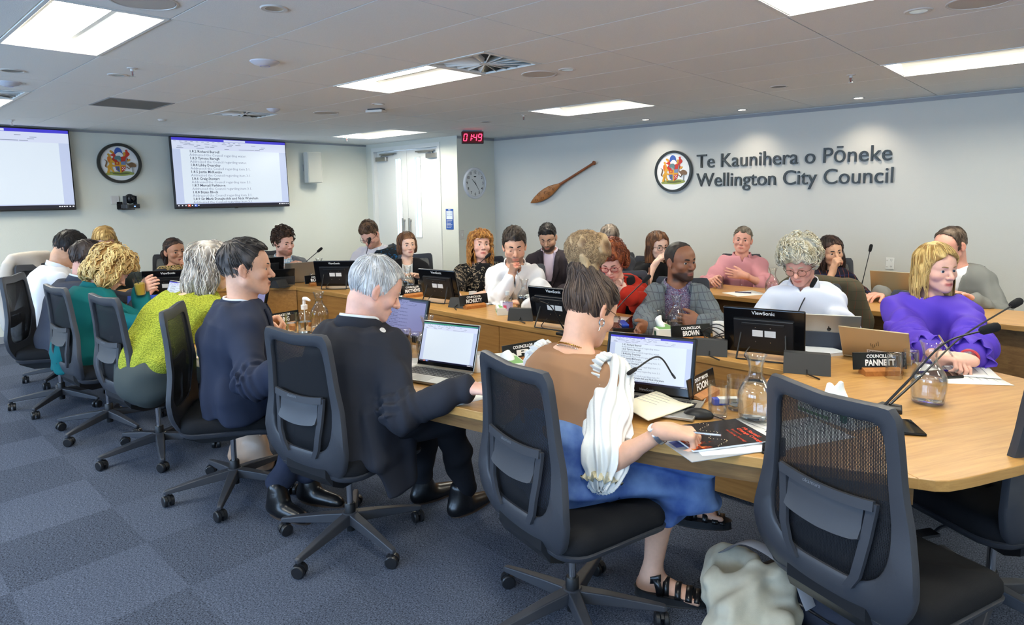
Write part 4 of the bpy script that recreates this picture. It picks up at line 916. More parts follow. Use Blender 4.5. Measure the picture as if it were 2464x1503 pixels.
    if collar:
        c = dict(r=nr*1.14+.010, h=.036, gap=24, drop=.0, pt=.035, base=.020, m=None); c.update(collar); q = MB(); C = T+nax*c['base']; rows = []
        for i in range(29):
            th = math.radians(c['gap']+(360-2*c['gap'])*i/28); dv = lat*math.sin(th)+V4*math.cos(th); f = max(0, math.cos(th)); b = max(0, -math.cos(th))
            e = max(0, 1-min(i, 28-i)/5.); hh = c['h']*(1-.25*f)
            rows.append([C+dv*(c['r']+.002)-nax*(.016*f+c['drop']), C+dv*c['r']+nax*hh-nax*.012*f, C+dv*(c['r']+.005)+nax*hh-nax*.012*f, C+dv*(c['r']+.014+.010*e)+nax*(-.004-.014*f)-nax*c['pt']*e*.8])
        q.rings([[tuple(p-org) for p in r] for r in rows], False, False); q.build('collar', c['m'], root, smooth=60, solid=.0025)
    if placket:
        nm0 = top[0][0]; vs, qs, _ = out[nm0]; m0 = top[0][1]['mat']; bv = BVHTree.FromPolygons([tuple(v) for v in vs], [tuple(x) for x in qs])
        def front(x, h, lift): hit = bv.ray_cast(up_to(T+lat*x+upS*h+V4*.45), up_to(-V4), .8); return (np.array(hit[0]) if hit[0] is not None else T+lat*x+upS*h+V4*.12)+V4*lift-org
        q = MB(); q.rings([[tuple(front(x, -.13-.026*i, l)) for x, l in ((-.017, .0005), (-.013, .0035), (.013, .0035), (.017, .0005))] for i in range(12)], False, False); q.build('placket', m0, root, smooth=60)
        for i in range(4): MB().sphere(tuple(front(0, -.15-.075*i, .004)), (.0055, .0055, .0055), 8, 6).build('button', mat('shirt_button', srgb(214, 208, 200), .3), root)
    if lapel:
        c = dict(layer='jacket', m=None, w=.062, ln=.36, w0=.055, notch=.74, colr=nr+.032, colh=.040); c.update(lapel); vs, qs, _ = out[c['layer']]
        bv = BVHTree.FromPolygons([tuple(v) for v in vs], [tuple(x) for x in qs])
        def onto(x, h, lift):
            o = T+lat*x+upS*h+V4*.4; hit = bv.ray_cast(up_to(o), up_to(-V4), .8)
            p = np.array(hit[0]) if hit[0] is not None else T+lat*x+upS*h+V4*.1
            return p+V4*lift
        for s in (-1, 1):
            rows = []; n = 12
            for i in range(n+1):
                t = i/n; h = -c['ln']*(1-t)+.0*t; wi = c['w0']*t+.004; ww = c['w']*math.sin(min(1, t/c['notch'])*PI/2)*(1 if t < c['notch'] else .62+.0*t)
                rows.append([tuple(onto(s*(wi+ww*k), h, .004+.004*math.sin(PI*min(1, k+.15)))-org) for k in (0, .33, .67, 1)])
            MB().rings(rows, False, False).build('lapel', c['m'], root, smooth=60, solid=.004)
        q = MB(); rows = []; C = T+nax*.0
        for i in range(25):
            th = math.radians(48+264*i/24); dv = lat*math.sin(th)+V4*math.cos(th); f = max(0, math.cos(th)); hh = c['colh']*(1-.6*f)
            rows.append([C+dv*(c['colr']-.006)-nax*(.02*f+.005), C+dv*(c['colr']-.006)+nax*hh, C+dv*(c['colr']+.001)+nax*(hh+.002), C+dv*(c['colr']+.030)+nax*(hh-.050)-nax*.01*f])
        q.rings([[tuple(p-org) for p in r] for r in rows], False, False); q.build('jacket_collar', c['m'], root, smooth=70, solid=.004)
    if legs is None: legs = dict(mat=TROU, vox=.016)
    if legs:
        F = Fld(); lg = legs.get('grow', .014); nd = nodes[:3]
        F.loft([(c, u, a+lg*.6, b+lg*.6) for c, u, a, b in nodes[:3]], .03)
        if 'j' not in legs: legs = dict(legs, j=[(P+lat*s*.095*sc, P+lat*s*.13*sc+fw*.44*sc-np.array([0, 0, .01]), (P+lat*s*.13*sc+fw*(.44*sc-.06))*[1, 1, 0]+np.array([0, 0, .10])) for s in (-1, 1)])
        for hp, kn, an in legs['j']: F.cap(hp, kn, (.080+lg)*sc, (.058+lg)*sc, .05); F.cap(kn, an, (.056+lg)*sc, (.042+lg*1.1)*sc, .02)
        fold = waves(seed+8, legs.get('fold', .006), 6, (14, 40)); vs, qs = F.mesh(legs.get('vox', .012), fold); qmesh('trousers', vs, qs, legs['mat'], root, org)
    info = dict(T=T, P=P, fw=fw, lat=lat, J=J, sp=sp, H=H, R=R, root=root, org=org, up=upS, out=out, V4=V4, nax=nax, nr=nr, sc=sc)
    if extra: extra(info)
    return info
def foot(F, an, toe, sc):
    an, toe = np.array(an, float), np.array(toe, float); d = nrm((toe-an)*[1, 1, 0]); x = np.cross(d, [0, 0, 1]); g = lambda f, z, l=0: np.array([an[0], an[1], 0])+d*f*sc+x*l*sc+np.array([0, 0, an[2]+z*sc])
    F.cap(g(-.03, -.055), g(.0, .0), .030*sc, .033*sc, .03); F.cap(g(.0, -.03), g(.12, -.062), .034*sc, .020*sc, .03); F.cap(g(-.02, -.065), g(.13, -.07, .02), .024*sc, .016*sc, .03); F.cap(g(.0, -.065), g(.12, -.07, -.03), .024*sc, .015*sc, .03)
    for i in range(5): F.cap(g(.12-.008*i, -.068, .032-.017*i), g(.168-.013*i, -.075, .034-.019*i), (.013 if i == 0 else .0095)*sc, (.011 if i == 0 else .0075)*sc, .005)
def fwd(yaw): a = math.radians(yaw); return np.array([-math.sin(a), math.cos(a), 0.])
# ================================================================ things on the walls
def quad_mat(name, col, s=0., rough=.5): return mat(name, col, rough, emit=(*col, s) if s else None)
SCR = {k: mat('screen_'+k, tuple(v*.12 for v in c), .3, emit=(*c, e)) for k, (c, e) in dict(page=(srgb(222, 234, 246), .82), grey=(srgb(196, 208, 238), .80), bar=(srgb(70, 64, 205), .85), ribbon=(srgb(214, 222, 244), .82), dark=(srgb(24, 26, 52), .5), ink=(srgb(62, 76, 116), .35), faint=(srgb(142, 154, 186), .6), white=(srgb(246, 248, 255), .9), orange=(srgb(226, 90, 60), .8), blue=(srgb(60, 110, 230), .8), lav=(srgb(150, 152, 205), .55), lavink=(srgb(84, 86, 140), .3)).items()}
LINES = [('1.8.2 Richard Burrell', 1), ('Addressed the Council regarding water.', 0), ('1.8.3 Tyrone Barugh', 1), ('Addressed the Council regarding water.', 0), ('1.8.4 Libby Dearnley', 1), ('Addressed the Council regarding item 3.1.', 0), ('1.8.5 Justin McKenzie', 1), ('Addressed the Council regarding item 3.1.', 0), ('1.8.6 Craig Stewart', 1), ('Addressed the Council regarding item 3.1.', 0), ('1.8.7 Marcail Parkinson', 1), ('Addressed the Council regarding item 3.1.', 0), ('1.8.8 Bryan Block', 1), ('Addressed the Council regarding item 3.1.', 0), ('1.8.9 Sir Mark Dunajtschik and Nick Wareham', 1), ('Addressed the Council regarding item 3.1.', 0)]
def flat(x0, x1, z0, z1, m, name, par, y=0.): return MB().add([(x0, y, z0), (x1, y, z0), (x1, y, z1), (x0, y, z1)], [(0, 1, 2, 3)]).build(name, m, par)
def word_screen(par, w, h, lines=True, y0=0., pal=SCR, dx=.135, scale=1.):
    """document window drawn on a display lying in local XZ, facing -Y; origin at its centre"""
    X = lambda f: -w/2+w*f; Z = lambda f: h/2-h*f; e = .0006*scale
    flat(X(0), X(1), Z(1), Z(0), pal['grey'], 'screen', par, y0)
    flat(X(.065), X(.935), Z(.945), Z(.165), pal['page'], 'page', par, y0-e); flat(X(0), X(1), Z(.165), Z(.035), pal['ribbon'], 'ribbon', par, y0-e); flat(X(0), X(1), Z(.040), Z(0), pal['bar'], 'title_bar', par, y0-2*e); flat(X(.43), X(.62), Z(.036), Z(.008), pal['ribbon'], 'search_box', par, y0-3*e)
    flat(X(0), X(1), Z(1), Z(.958), pal['dark'], 'task_bar', par, y0-2*e)
    q = MB(); rr = random.Random(3)
    for i in range(13): q.add([(X(.015+.045*i), y0-2*e, Z(.05)), (X(.015+.045*i+.02), y0-2*e, Z(.05)), (X(.015+.045*i+.02), y0-2*e, Z(.056)), (X(.015+.045*i), y0-2*e, Z(.056))], [(0, 1, 2, 3)])
    for i in range(30): a = .02+.75*rr.random(); z = rr.choice((.075, .098, .12, .142)); b = a+.02+.03*rr.random(); q.add([(X(a), y0-2*e, Z(z)), (X(b), y0-2*e, Z(z)), (X(b), y0-2*e, Z(z+.007)), (X(a), y0-2*e, Z(z+.007))], [(0, 1, 2, 3)])
    q.build('ribbon_icons', pal['faint'], par)
    q = MB()
    for i, k in enumerate((.012, .04, .068, .094, .12, .146, .172, .90, .915, .93, .945, .965, .985)): q.add([(X(k), y0-3*e, Z(.985)), (X(k+.010), y0-3*e, Z(.985)), (X(k+.010), y0-3*e, Z(.972)), (X(k), y0-3*e, Z(.972))], [(0, 1, 2, 3)])
    q.build('task_icons', pal['white'], par); flat(X(.088), X(.112), Z(.995), Z(.962), pal['orange'], 'app_icon', par, y0-2.5*e); flat(X(.142), X(.166), Z(.995), Z(.962), pal['blue'], 'app_icon', par, y0-2.5*e)
    if lines:
        s = h*.052
        for i, (t, b) in enumerate(LINES):
            z = .172+.0495*i; text('document_line', t, pal['ink'] if b else pal['faint'], par, (X(dx), y0-2*e, Z(z+.037)), (PI/2, 0, 0), s, 0, s*.016 if b else 0., 'LEFT', res=1)
def tv(y0, y1, z0, z1, lab, lines):
    r = thing('wall_screen', lab, 'screen', (XTV+.10, (y0+y1)/2, (z0+z1)/2), (0, 0, PI/2), 'wall-mounted meeting screens'); w, h = y1-y0, z1-z0
    r.rotation_euler = (math.radians(-2.5), 0, PI/2)
    q = MB(); q.box(-w/2, w/2, .0, .05, -h/2, h/2, .006); q.box(-w*.3, w*.3, .05, .085, -h*.3, h*.3); q.build('casing', BLACKP, r); b = .014
    MB().box(-.02, .02, -.004, .01, -h/2-.008, -h/2+.004).build('sensor_tab', BLACKP, r)
    s = thing_child('display', r); s.location = (0, -.002, .004); word_screen(s, w-2*b, h-2*b-.008, lines)
    q = MB(); q.box(-.2, .2, .06, .10, -.12, .12); q.build('wall_bracket', DKGREY, r); return r
def thing_child(name, parent):
    o = bpy.data.objects.new(name, None); COL.objects.link(o); o.parent = parent; o.empty_display_size = .05; return o
tv(3.105, 4.668, 1.428, 2.352, 'wall screen showing lines of minutes left of the grey loudspeaker', True)
tv(.47, 2.03, 1.448, 2.378-.02, 'wall screen showing a blank page cut by the left edge', False)
# ---- council crest on a round plaque
def crest(lab, loc, rot, rad, rim, grp):
    r = thing('wall_crest', lab, 'crest', loc, rot, grp); R = rad; n = 48; C = lambda rr, y: [(rr*math.cos(2*PI*i/n), y, rr*math.sin(2*PI*i/n)) for i in range(n)]
    q = MB(); q.rings([C(R, .0), C(R, -.030), C(R-rim, -.030), C(R-rim, -.012)], False); q.build('rim', mat('crest_rim', srgb(40, 44, 42), .35), r, smooth=40)
    q = MB(); q.rings([C(R-rim, .0), C(R-rim, -.014)]); q.build('plaque', mat('crest_white', srgb(240, 240, 238), .25), r)
    M = {k: mat('crest_'+k, srgb(*c), .4) for k, c in dict(gold=(214, 158, 48), brown=(122, 92, 62), red=(196, 52, 34), blue=(56, 92, 172), grey=(150, 152, 150), steel=(92, 128, 132), green=(150, 160, 82), dgreen=(98, 104, 60), orange=(214, 112, 40), white=(235, 232, 225), lblue=(112, 138, 176)).items()}
    k = R/1.; lay = [0]
    def sh(name, m, pts, smooth=True):
        p = [V((x, y, 0)) for x, y in pts]
        if smooth: p = bez(p+[p[0]], 4)[:-1]
        pl = [(a.x*k, a.y*k) for a in p]; ar = sum(pl[i-1][0]*pl[i][1]-pl[i][0]*pl[i-1][1] for i in range(len(pl))); pl = pl if ar > 0 else pl[::-1]
        lay[0] += 1; y = -.0145-.00035*lay[0]; q = MB(); n_ = len(pl); q.add([(x, y, z) for x, z in pl]+[(x, -.013, z) for x, z in pl], [tuple(range(n_))]+[(i, (i+1) % n_, n_+(i+1) % n_, n_+i) for i in range(n_)]); return q.build(name, M[m], r)
    sh('ground', 'green', [(-.66, -.52), (-.5, -.44), (-.2, -.42), (.1, -.40), (.4, -.40), (.62, -.46), (.60, -.55), (.35, -.60), (.1, -.63), (-.15, -.62), (-.4, -.60), (-.6, -.60)])
    sh('ground_shade', 'dgreen', [(-.35, -.46), (0, -.48), (.3, -.45), (.45, -.50), (.1, -.56), (-.3, -.54)])
    sh('mantling', 'red', [(-.30, .62), (-.20, .52), (-.12, .35), (.0, .40), (.2, .40), (.33, .62), (.42, .58), (.48, .44), (.36, .30), (.46, .12), (.30, .10), (.2, .02), (-.18, .02), (-.34, .18), (-.26, .32), (-.42, .40), (-.30, .46)])
    for pts in ([(-.42, .60), (-.34, .64), (-.24, .52), (-.28, .46), (-.36, .52)], [(-.54, .44), (-.46, .48), (-.40, .40), (-.46, .34)], [(.26, .58), (.30, .46), (.22, .34), (.14, .40), (.18, .52)], [(.48, .24), (.40, .20), (.30, .08), (.38, .10), (.50, .16)]): sh('mantling_gold', 'gold', pts)
    for pts in ([(.28, .66), (.36, .70), (.40, .60), (.32, .56)], [(.36, .50), (.46, .54), (.48, .44), (.40, .42)]): sh('mantling_tip', 'red', pts)
    sh('crest_plume', 'blue', [(-.20, .48), (-.18, .66), (-.08, .78), (.04, .76), (.12, .66), (.16, .50), (.22, .46), (.10, .42), (-.10, .42)])
    sh('wave', 'white', [(-.16, .44), (-.05, .54), (.08, .54), (.17, .44), (.15, .34), (-.12, .34)]); sh('helm', 'steel', [(-.20, .32), (-.10, .37), (.04, .36), (.08, .24), (.06, .10), (-.04, .06), (-.12, .16), (-.22, .22)]); sh('visor', 'grey', [(-.10, .22), (.02, .14), (.06, .04), (-.02, .0), (-.08, .10)])
    S0 = [(-.22, .12), (.02, .06), (.26, .12), (.27, -.14), (.22, -.34), (.03, -.48), (-.17, -.34), (-.22, -.14)]
    sh('shield', 'red', S0, False); sh('quarter', 'lblue', [(.06, .08), (.25, .11), (.26, -.08), (.06, -.08)], False); sh('quarter', 'blue', [(-.02, -.16), (-.215, -.16), (-.165, -.33), (-.02, -.45)], False); sh('cross', 'gold', [(-.02, .08), (.06, .08), (.06, -.07), (.265, -.07), (.265, -.15), (.06, -.15), (.06, -.46), (.03, -.48), (-.02, -.45), (-.02, -.15), (-.22, -.15), (-.22, -.07), (-.02, -.07)], False); sh('charge', 'gold', [(-.16, .04), (-.08, .04), (-.07, -.03), (-.16, -.03)]); sh('charge', 'dgreen', [(-.14, -.22), (-.07, -.2), (-.06, -.34), (-.12, -.32)])
    for x, z in ((.11, -.20), (.19, -.20), (.15, -.26), (.11, -.32), (.19, -.30)): sh('bezant', 'white', [(x-.018, z-.02), (x+.018, z-.02), (x+.018, z+.02), (x-.018, z+.02)], False)
    sh('lion', 'gold', [(-.50, .34), (-.40, .35), (-.36, .24), (-.30, .14), (-.22, .06), (-.22, .0), (-.32, .04), (-.34, -.06), (-.22, -.12), (-.24, -.18), (-.34, -.16), (-.34, -.28), (-.26, -.42), (-.30, -.46), (-.40, -.34), (-.44, -.26), (-.46, -.44), (-.50, -.50), (-.58, -.46), (-.54, -.30), (-.56, -.18), (-.46, -.04), (-.52, .10), (-.54, .24)])
    sh('lion_mane', 'orange', [(-.53, .30), (-.44, .30), (-.40, .18), (-.44, .06), (-.52, .10)]); sh('lion_tail', 'brown', [(-.58, -.24), (-.66, -.16), (-.62, -.02), (-.60, .10), (-.68, .18), (-.56, .10), (-.56, -.02), (-.60, -.14)])
    sh('ostrich_body', 'brown', [(.28, .02), (.40, .0), (.52, .06), (.66, .02), (.74, -.08), (.70, -.18), (.56, -.18), (.48, -.20), (.40, -.12), (.30, -.02)]); sh('ostrich_neck', 'grey', [(.30, -.02), (.27, .10), (.31, .28), (.34, .32), (.33, .18), (.32, .06), (.36, -.01)])
    sh('ostrich_leg', 'grey', [(.54, -.17), (.60, -.17), (.58, -.42), (.61, -.46), (.53, -.46), (.55, -.40)], False); sh('ostrich_leg', 'brown', [(.46, -.18), (.50, -.18), (.42, -.25), (.28, -.16), (.28, -.19), (.42, -.29)], False)
    return r
crest('round council crest plaque between the two wall screens', (XTV+.001, 2.537, 1.995), (0, 0, PI/2), .240, .034, 'council crest plaques')
crest('round council crest plaque left of the wall lettering', (-3.745, YLET-.018, 1.797), 0, .238, .026, 'council crest plaques')
# ---- raised wall lettering
LET = mat('wall_letters', srgb(52, 58, 58), .4)
sg = thing('wall_lettering', 'dark raised wall lettering naming the city council in two languages', 'sign', (-3.46, YLET, 1.8), 0)
def sign_line(s, x0, x1, zb, cap):
    full = text_mesh(s, 1., 0., .0, 'LEFT'); W = lambda t: (lambda m: (max(v.co.x for v in m.vertices), bpy.data.meshes.remove(m))[0])(text_mesh(t, 1., 0, 0, 'LEFT'))
    tot = max(v.co.x for v in full.vertices); lft = min(v.co.x for v in full.vertices); sx = (x1-x0)/(tot-lft); sz = cap/.70
    for i, ch in enumerate(s):
        if ch == ' ': continue
        end = W(s[:i+1]); me = text_mesh(ch, 1., .0, .0, 'LEFT', res=5); mn = min(v.co.x for v in me.vertices); mxx = max(v.co.x for v in me.vertices)
        for v in me.vertices: v.co.x = (v.co.x-mxx+end-lft)*sx; v.co.y *= sz
        me.name = 'letter'; me.materials.append(LET); o = link('letter', me, sg, (x0+3.46, -.012, zb-1.8), (PI/2, 0, 0)); q = o.modifiers.new('solid', 'SOLIDIFY'); q.thickness = .02; q.offset = 0
sign_line('Te Kaunihera o P\u014dneke', -3.462, -1.512, 1.826, .150)
sign_line('Wellington City Council', -3.462, -1.494, 1.618, .150)
# ---- carved paddle
pd = thing('hanging_paddle', 'carved wooden paddle hung at a slant left of the lettering', 'paddle', (-5.42, YLET-.048, 1.69)); a = aty(1432, 390, YLET-.048); b = aty(1277, 488, YLET-.048)
ax_ = (a-b).normalized(); sd = V((0, 1, 0)).cross(ax_); Lp = (a-b).length; o = V((-5.42, YLET-.048, 1.69)); prof = [(0, .004), (.03, .022), (.08, .045), (.16, .066), (.24, .074), (.32, .068), (.40, .046), (.45, .028), (.48, .020), (.6, .017), (.9, .016), (.97, .017), (.975, .026), (.99, .028), (1.0, .018)]
q = MB(); q.rings([[tuple(b-o+ax_*(t*Lp)+sd*(w*math.cos(2*PI*i/16))+V((0, 1, 0))*(min(w, .017)*math.sin(2*PI*i/16))) for i in range(16)] for t, w in prof[:9]]); q.build('blade', mat('paddle_blade', srgb(164, 104, 54), .4, var=(14, .25, (1, 1, 1))), pd, smooth=50)
q = MB(); q.rings([[tuple(b-o+ax_*(t*Lp)+sd*(w*math.cos(2*PI*i/16))+V((0, 1, 0))*(min(w, .024)*math.sin(2*PI*i/16))) for i in range(16)] for t, w in prof[8:]]); q.build('shaft', mat('paddle_shaft', srgb(136, 76, 40), .4, var=(20, .2)), pd, smooth=50)
q = MB(); rr = random.Random(4)
for t, x, s, d in ((.10, .01, .026, 1), (.16, -.03, .03, -1), (.19, .030, .028, 1), (.26, -.012, .034, 1), (.30, .034, .026, -1), (.34, -.03, .026, 1), (.38, .015, .022, -1)):
    pts = []
    for i in range(22): th = i*.33*d; r_ = s*(1-i/24); p = b-o+ax_*(t*Lp+r_*math.cos(th))+sd*(x+r_*math.sin(th)); pts.append(tuple(p+V((0, -.0178, 0))))
    q.tube(pts, .0028, 5, flat=.5)
q.build('carved_spirals', mat('paddle_ink', srgb(40, 26, 18), .5), pd)
q = MB(); q.box(-.01, .01, .0, .046, -.01, .01); q.build('wall_pin', DKGREY, pd)
# ---- clocks
ck = thing('wall_clock', 'round white wall clock with black numerals reading ten twenty-four', 'clock', (XCLK, 6.415, 1.722), (0, 0, PI/2)); n = 40; R = .222
C = lambda rr, y: [(rr*math.cos(2*PI*i/n), y, rr*math.sin(2*PI*i/n)) for i in range(n)]
q = MB(); q.rings([C(R, 0), C(R, -.02), C(R-.012, -.034), C(R-.028, -.034), C(R-.036, -.020)], False); q.build('rim', mat('clock_rim', srgb(222, 224, 228), .3), ck, smooth=50)
q = MB(); q.rings([C(R-.03, -.001), C(R-.03, -.012)]); q.build('dial', mat('clock_dial', srgb(236, 237, 236), .4), ck); INK = mat('clock_ink', srgb(26, 27, 30), .5)
for i in range(1, 13): t = PI/2-2*PI*i/12; text('numeral', str(i), INK, ck, (.155*math.cos(t), -.0135, .155*math.sin(t)), (PI/2, 0, 0), .058, 0, .0006)
MB().prism([(.026*math.cos(2*PI*i/20), .009*math.sin(2*PI*i/20)+.092) for i in range(20)], .0128, .0135).build('badge', INK, ck, rot=(PI/2, 0, 0))
for nm, ang, L, wd in (('hour_hand', 312, .085, .006), ('minute_hand', 144, .135, .0045), ('second_hand', 352, .05, .0015)):
    t = math.radians(ang); d = V((math.sin(t), 0, math.cos(t))); e = V((d.z, 0, -d.x)); q = MB(); p = [-d*.02+e*wd, -d*.02-e*wd, d*L-e*wd*.3, d*L+e*wd*.3]; q.add([tuple(x+V((0, -.017, 0))) for x in p]+[tuple(x+V((0, -.0185, 0))) for x in p], [(0, 1, 2, 3), (7, 6, 5, 4), (0, 4, 5, 1), (1, 5, 6, 2), (2, 6, 7, 3), (3, 7, 4, 0)]); q.build(nm, INK, ck)
ld = thing('hanging_led_clock', 'red digit LED timer hung from the ceiling reading 01:49', 'clock', (0, 0, 0)); c = atd(1137, 331, 8.15); ld.location = c; ld.rotation_euler = (0, 0, math.radians(52)); dep = 8.15
hw, hh = 26.5/FPX*8.15, 14.2/FPX*8.15
MB().box(-hw, hw, -.02, .07, -hh, hh, .004).build('housing', mat('led_housing', srgb(38, 30, 32), .4), ld); MB().box(-hw+.008, hw-.008, -.024, -.019, -hh+.008, hh-.008).build('face', mat('led_face', srgb(60, 6, 10), .3, emit=(*srgb(96, 6, 14), .25)), ld)
RED = mat('led_red', (1, .02, .05), .4, emit=(1, .035, .10, 4.5)); SEGS = {'0': 'abcdef', '1': 'bc', '4': 'bcfg', '9': 'abcdfg'}
def digit(ch, x, s):
    w, h = s*.23, s*.5; P_ = dict(a=((-w, h), (w, h)), b=((w, h), (w, 0)), c=((w, 0), (w, -h)), d=((-w, -h), (w, -h)), e=((-w, 0), (-w, -h)), f=((-w, h), (-w, 0)), g=((-w, 0), (w, 0))); q = MB()
    for k in SEGS[ch]:
        (x0, z0), (x1, z1) = P_[k]; sk_ = lambda z: z*.14; dx, dz = (x1-x0)*.08, (z1-z0)*.08; q.tube([(x+x0+dx+sk_(z0), -.026, z0+dz), (x+x1-dx+sk_(z1), -.026, z1-dz)], s*.055, 6)
    q.build('digit', RED, ld)
for ch, x in (('0', -.66), ('1', -.28), ('4', .22), ('9', .66)): digit(ch, x*hw, hh*1.12)
q = MB(); q.sphere((-.02*hw, -.026, .22*hh), .006, 8, 6); q.sphere((-.06*hw, -.026, -.22*hh), .006, 8, 6); q.build('colon', RED, ld)
top_ = CEIL-c.z; q = MB(); q.box(-.05, .05, .02, .05, hh, max(hh+.01, top_)); q.box(-.12, .12, -.0, .08, max(hh, top_-.012), top_+.001); q.build('ceiling_bracket', GREYTRIM, ld)
# ---- loudspeaker, camera, notice, switches, outlet
sp = thing('wall_loudspeaker', 'tall off-white wall loudspeaker right of the right screen', 'loudspeaker', (XTV, 5.03, 2.0), (0, 0, PI/2)); SPK = mat('speaker_shell', srgb(206, 206, 198), .5)
s_ = thing_child('cabinet', sp); s_.location = (.03, -.13, -.01); s_.rotation_euler = (0, 0, math.radians(-12)); q = MB(); q.prism([(-.11, .10), (-.13, -.02), (-.105, -.09), (.105, -.09), (.13, -.02), (.11, .10)], -.225, .225, .008); q.build('shell', SPK, s_); q = MB(); q.prism([(-.10, -.0895), (.10, -.0895), (.095, -.097), (-.095, -.097)], -.215, .215); q.build('grille', mat('speaker_cloth', srgb(196, 196, 186), .8, bump=(1500, .4)), s_)
q = MB(); q.box(-.06, .0, -.015, .0, -.06, .04); q.box(-.05, .0, -.07, 0, -.03, .0); q.build('wall_bracket', GREYTRIM, sp)
cm = thing('wall_mounted_camera', 'black swivelling conference camera bracketed under the crest', 'camera', (XTV, 2.575, 1.54), (0, 0, PI/2)); q = MB(); q.box(-.10, -.04, -.012, 0, -.10, -.01); q.box(-.09, .05, -.16, 0, -.105, -.095); q.build('wall_bracket', BLACK, cm); h = thing_child('camera_body', cm); h.location = (.02, -.10, -.09); h.rotation_euler = (0, 0, .35)
q = MB(); q.prism(rrect(-.09, .09, -.06, .06, .02), 0, .05, .006); q.build('base', DKGREY, h); [MB().box(a, a+.02, -.03, .03, .05, .15, .006).build('yoke_arm', DKGREY, h) for a in (-.075, .055)]; q = MB(); q.sphere((0, 0, .115), (.055, .062, .06), 20, 14); q.build('head', BLACKP, h, smooth=True); q = MB(); q.rings([[(rr*math.cos(2*PI*i/20), y, .12+rr*math.sin(2*PI*i/20)) for i in range(20)] for rr, y in ((.034, -.04), (.036, -.072), (.028, -.076), (.024, -.066), (.002, -.064))], False); q.build('lens', mat('lens_black', srgb(12, 12, 16), .1), h, smooth=40); q = MB(); q.box(-.06, .06, -.063, -.059, .012, .036); q.build('indicator_strip', BLACK, h); MB().box(.0, .02, -.065, -.060, .018, .03).build('indicator_lamp', mat('cam_led', (.1, .3, 1), .4, emit=(.2, .35, 1, 2)), h)
tag(MB().box(-.045, .045, -.012, 0, -.05, .05, .004).build('wall_socket', OFFW, None, loc=(XTV, 2.46, 1.555), rot=PI/2), 'small white wall socket behind the conference camera', 'socket')
nt_ = thing('fire_notice_sign', 'blue and white emergency notice on the pier beside the door', 'sign', (-6.86, YDOOR-.001, 1.218)); MB().box(-.078, .078, -.004, 0, -.145, .145).build('board', mat('notice_blue', srgb(44, 88, 168), .4), nt_); MB().box(-.066, .066, -.005, -.003, .0, .115).build('white_panel', mat('notice_white', srgb(226, 232, 242), .4), nt_)
text('heading', 'FIRE', WHITE, nt_, (0, -.0052, .131), (PI/2, 0, 0), .026, 0, .0004); q = MB()
for i in range(6):
    z = -.018-.02*i; q.box(-.060, -.045, -.0052, -.004, z-.006, z+.006); q.box(-.036, .055-.012*(i % 3), -.0052, -.004, z-.002, z+.003)
q.build('instruction_rows', WHITE, nt_); q = MB(); [q.box(-.05+.03*(i % 4), -.036+.03*(i % 4), -.0058, -.0048, .095-.024*(i//4), .108-.024*(i//4)) for i in range(12)]; q.build('plan_marks', mat('notice_lines', srgb(170, 184, 206), .5), nt_)
lsw = thing('light_switch', 'white light switch plate below the wall clock', 'switch', (XCLK, 6.147, 1.0), (0, 0, PI/2)); MB().box(-.04, .04, -.010, 0, -.062, .062, .004).build('plate', OFFW, lsw); q = MB(); q.box(-.012, .012, -.014, -.009, -.02, .02, .002); q.build('rocker', WHITE, lsw)
os_ = thing('power_outlet', 'white double power outlet on the wall behind the blonde woman', 'power outlet', (-1.487, YLET, .863)); MB().box(-.036, .036, -.010, 0, -.055, .055, .004).build('plate', WHITE, os_)
for z in (-.03, .03):
    q = MB(); q.box(-.030, -.014, -.014, -.009, z-.005, z+.005, .001); q.build('rocker', OFFW, os_); q = MB(); q.box(.004, .007, -.0105, -.0095, z, z+.009); q.box(.016, .019, -.0105, -.0095, z, z+.009); q.box(.0105, .0125, -.0105, -.0095, z-.012, z-.004); q.build('pin_slots', BLACK, os_)
# ================================================================ the people
def X(*a): return np.array(a, float)
NAVY = mat('navy_suit', srgb(42, 48, 66), .85, spec=.25, bump=(1200, .25), var=(900, .10)); CHAR = mat('charcoal_suit', srgb(42, 44, 52), .85, spec=.25, bump=(1200, .25), var=(900, .08))
DGREY = mat('dark_grey_suit', srgb(62, 66, 78), .85, spec=.25, bump=(1200, .25), var=(900, .08)); WSH = mat('white_shirt', srgb(236, 237, 240), .8, spec=.2, bump=(1200, .1)); TEAL = mat('teal_wool', srgb(16, 98, 102), .85, spec=.2, bump=(900, .2)); BLACKC = mat('black_cloth', srgb(24, 24, 27), .85, spec=.2, bump=(1000, .2)); PINKSH = mat('pink_shirt', srgb(208, 146, 154), .8, spec=.2, bump=(1200, .15))
GREYB = mat('grey_blazer', srgb(112, 116, 122), .85, spec=.2, bump=(1200, .2), var=(800, .08)); DARKB = mat('dark_blazer', srgb(52, 46, 52), .85, spec=.2, bump=(1200, .2)); PURPLE = mat('purple_cotton', srgb(92, 66, 190), .7, spec=.25, bump=(1200, .08)); BROWNT = mat('brown_top', srgb(160, 122, 94), .85, spec=.15, bump=(1400, .15)); WHITEC = mat('white_cotton', srgb(240, 240, 236), .8, spec=.2, bump=(300, .12)); RED_K = mat('red_knit', srgb(176, 44, 30), .85, spec=.2, bump=(900, .2)); OLIVE = mat('olive_grey_cloth', srgb(70, 76, 74), .85, spec=.2, bump=(1000, .2)); GREYJ = mat('grey_knit_jacket', srgb(124, 126, 124), .9, spec=.2, bump=(700, .25)); BEIGE = mat('beige_linen', srgb(196, 188, 178), .85, spec=.2, bump=(700, .2))
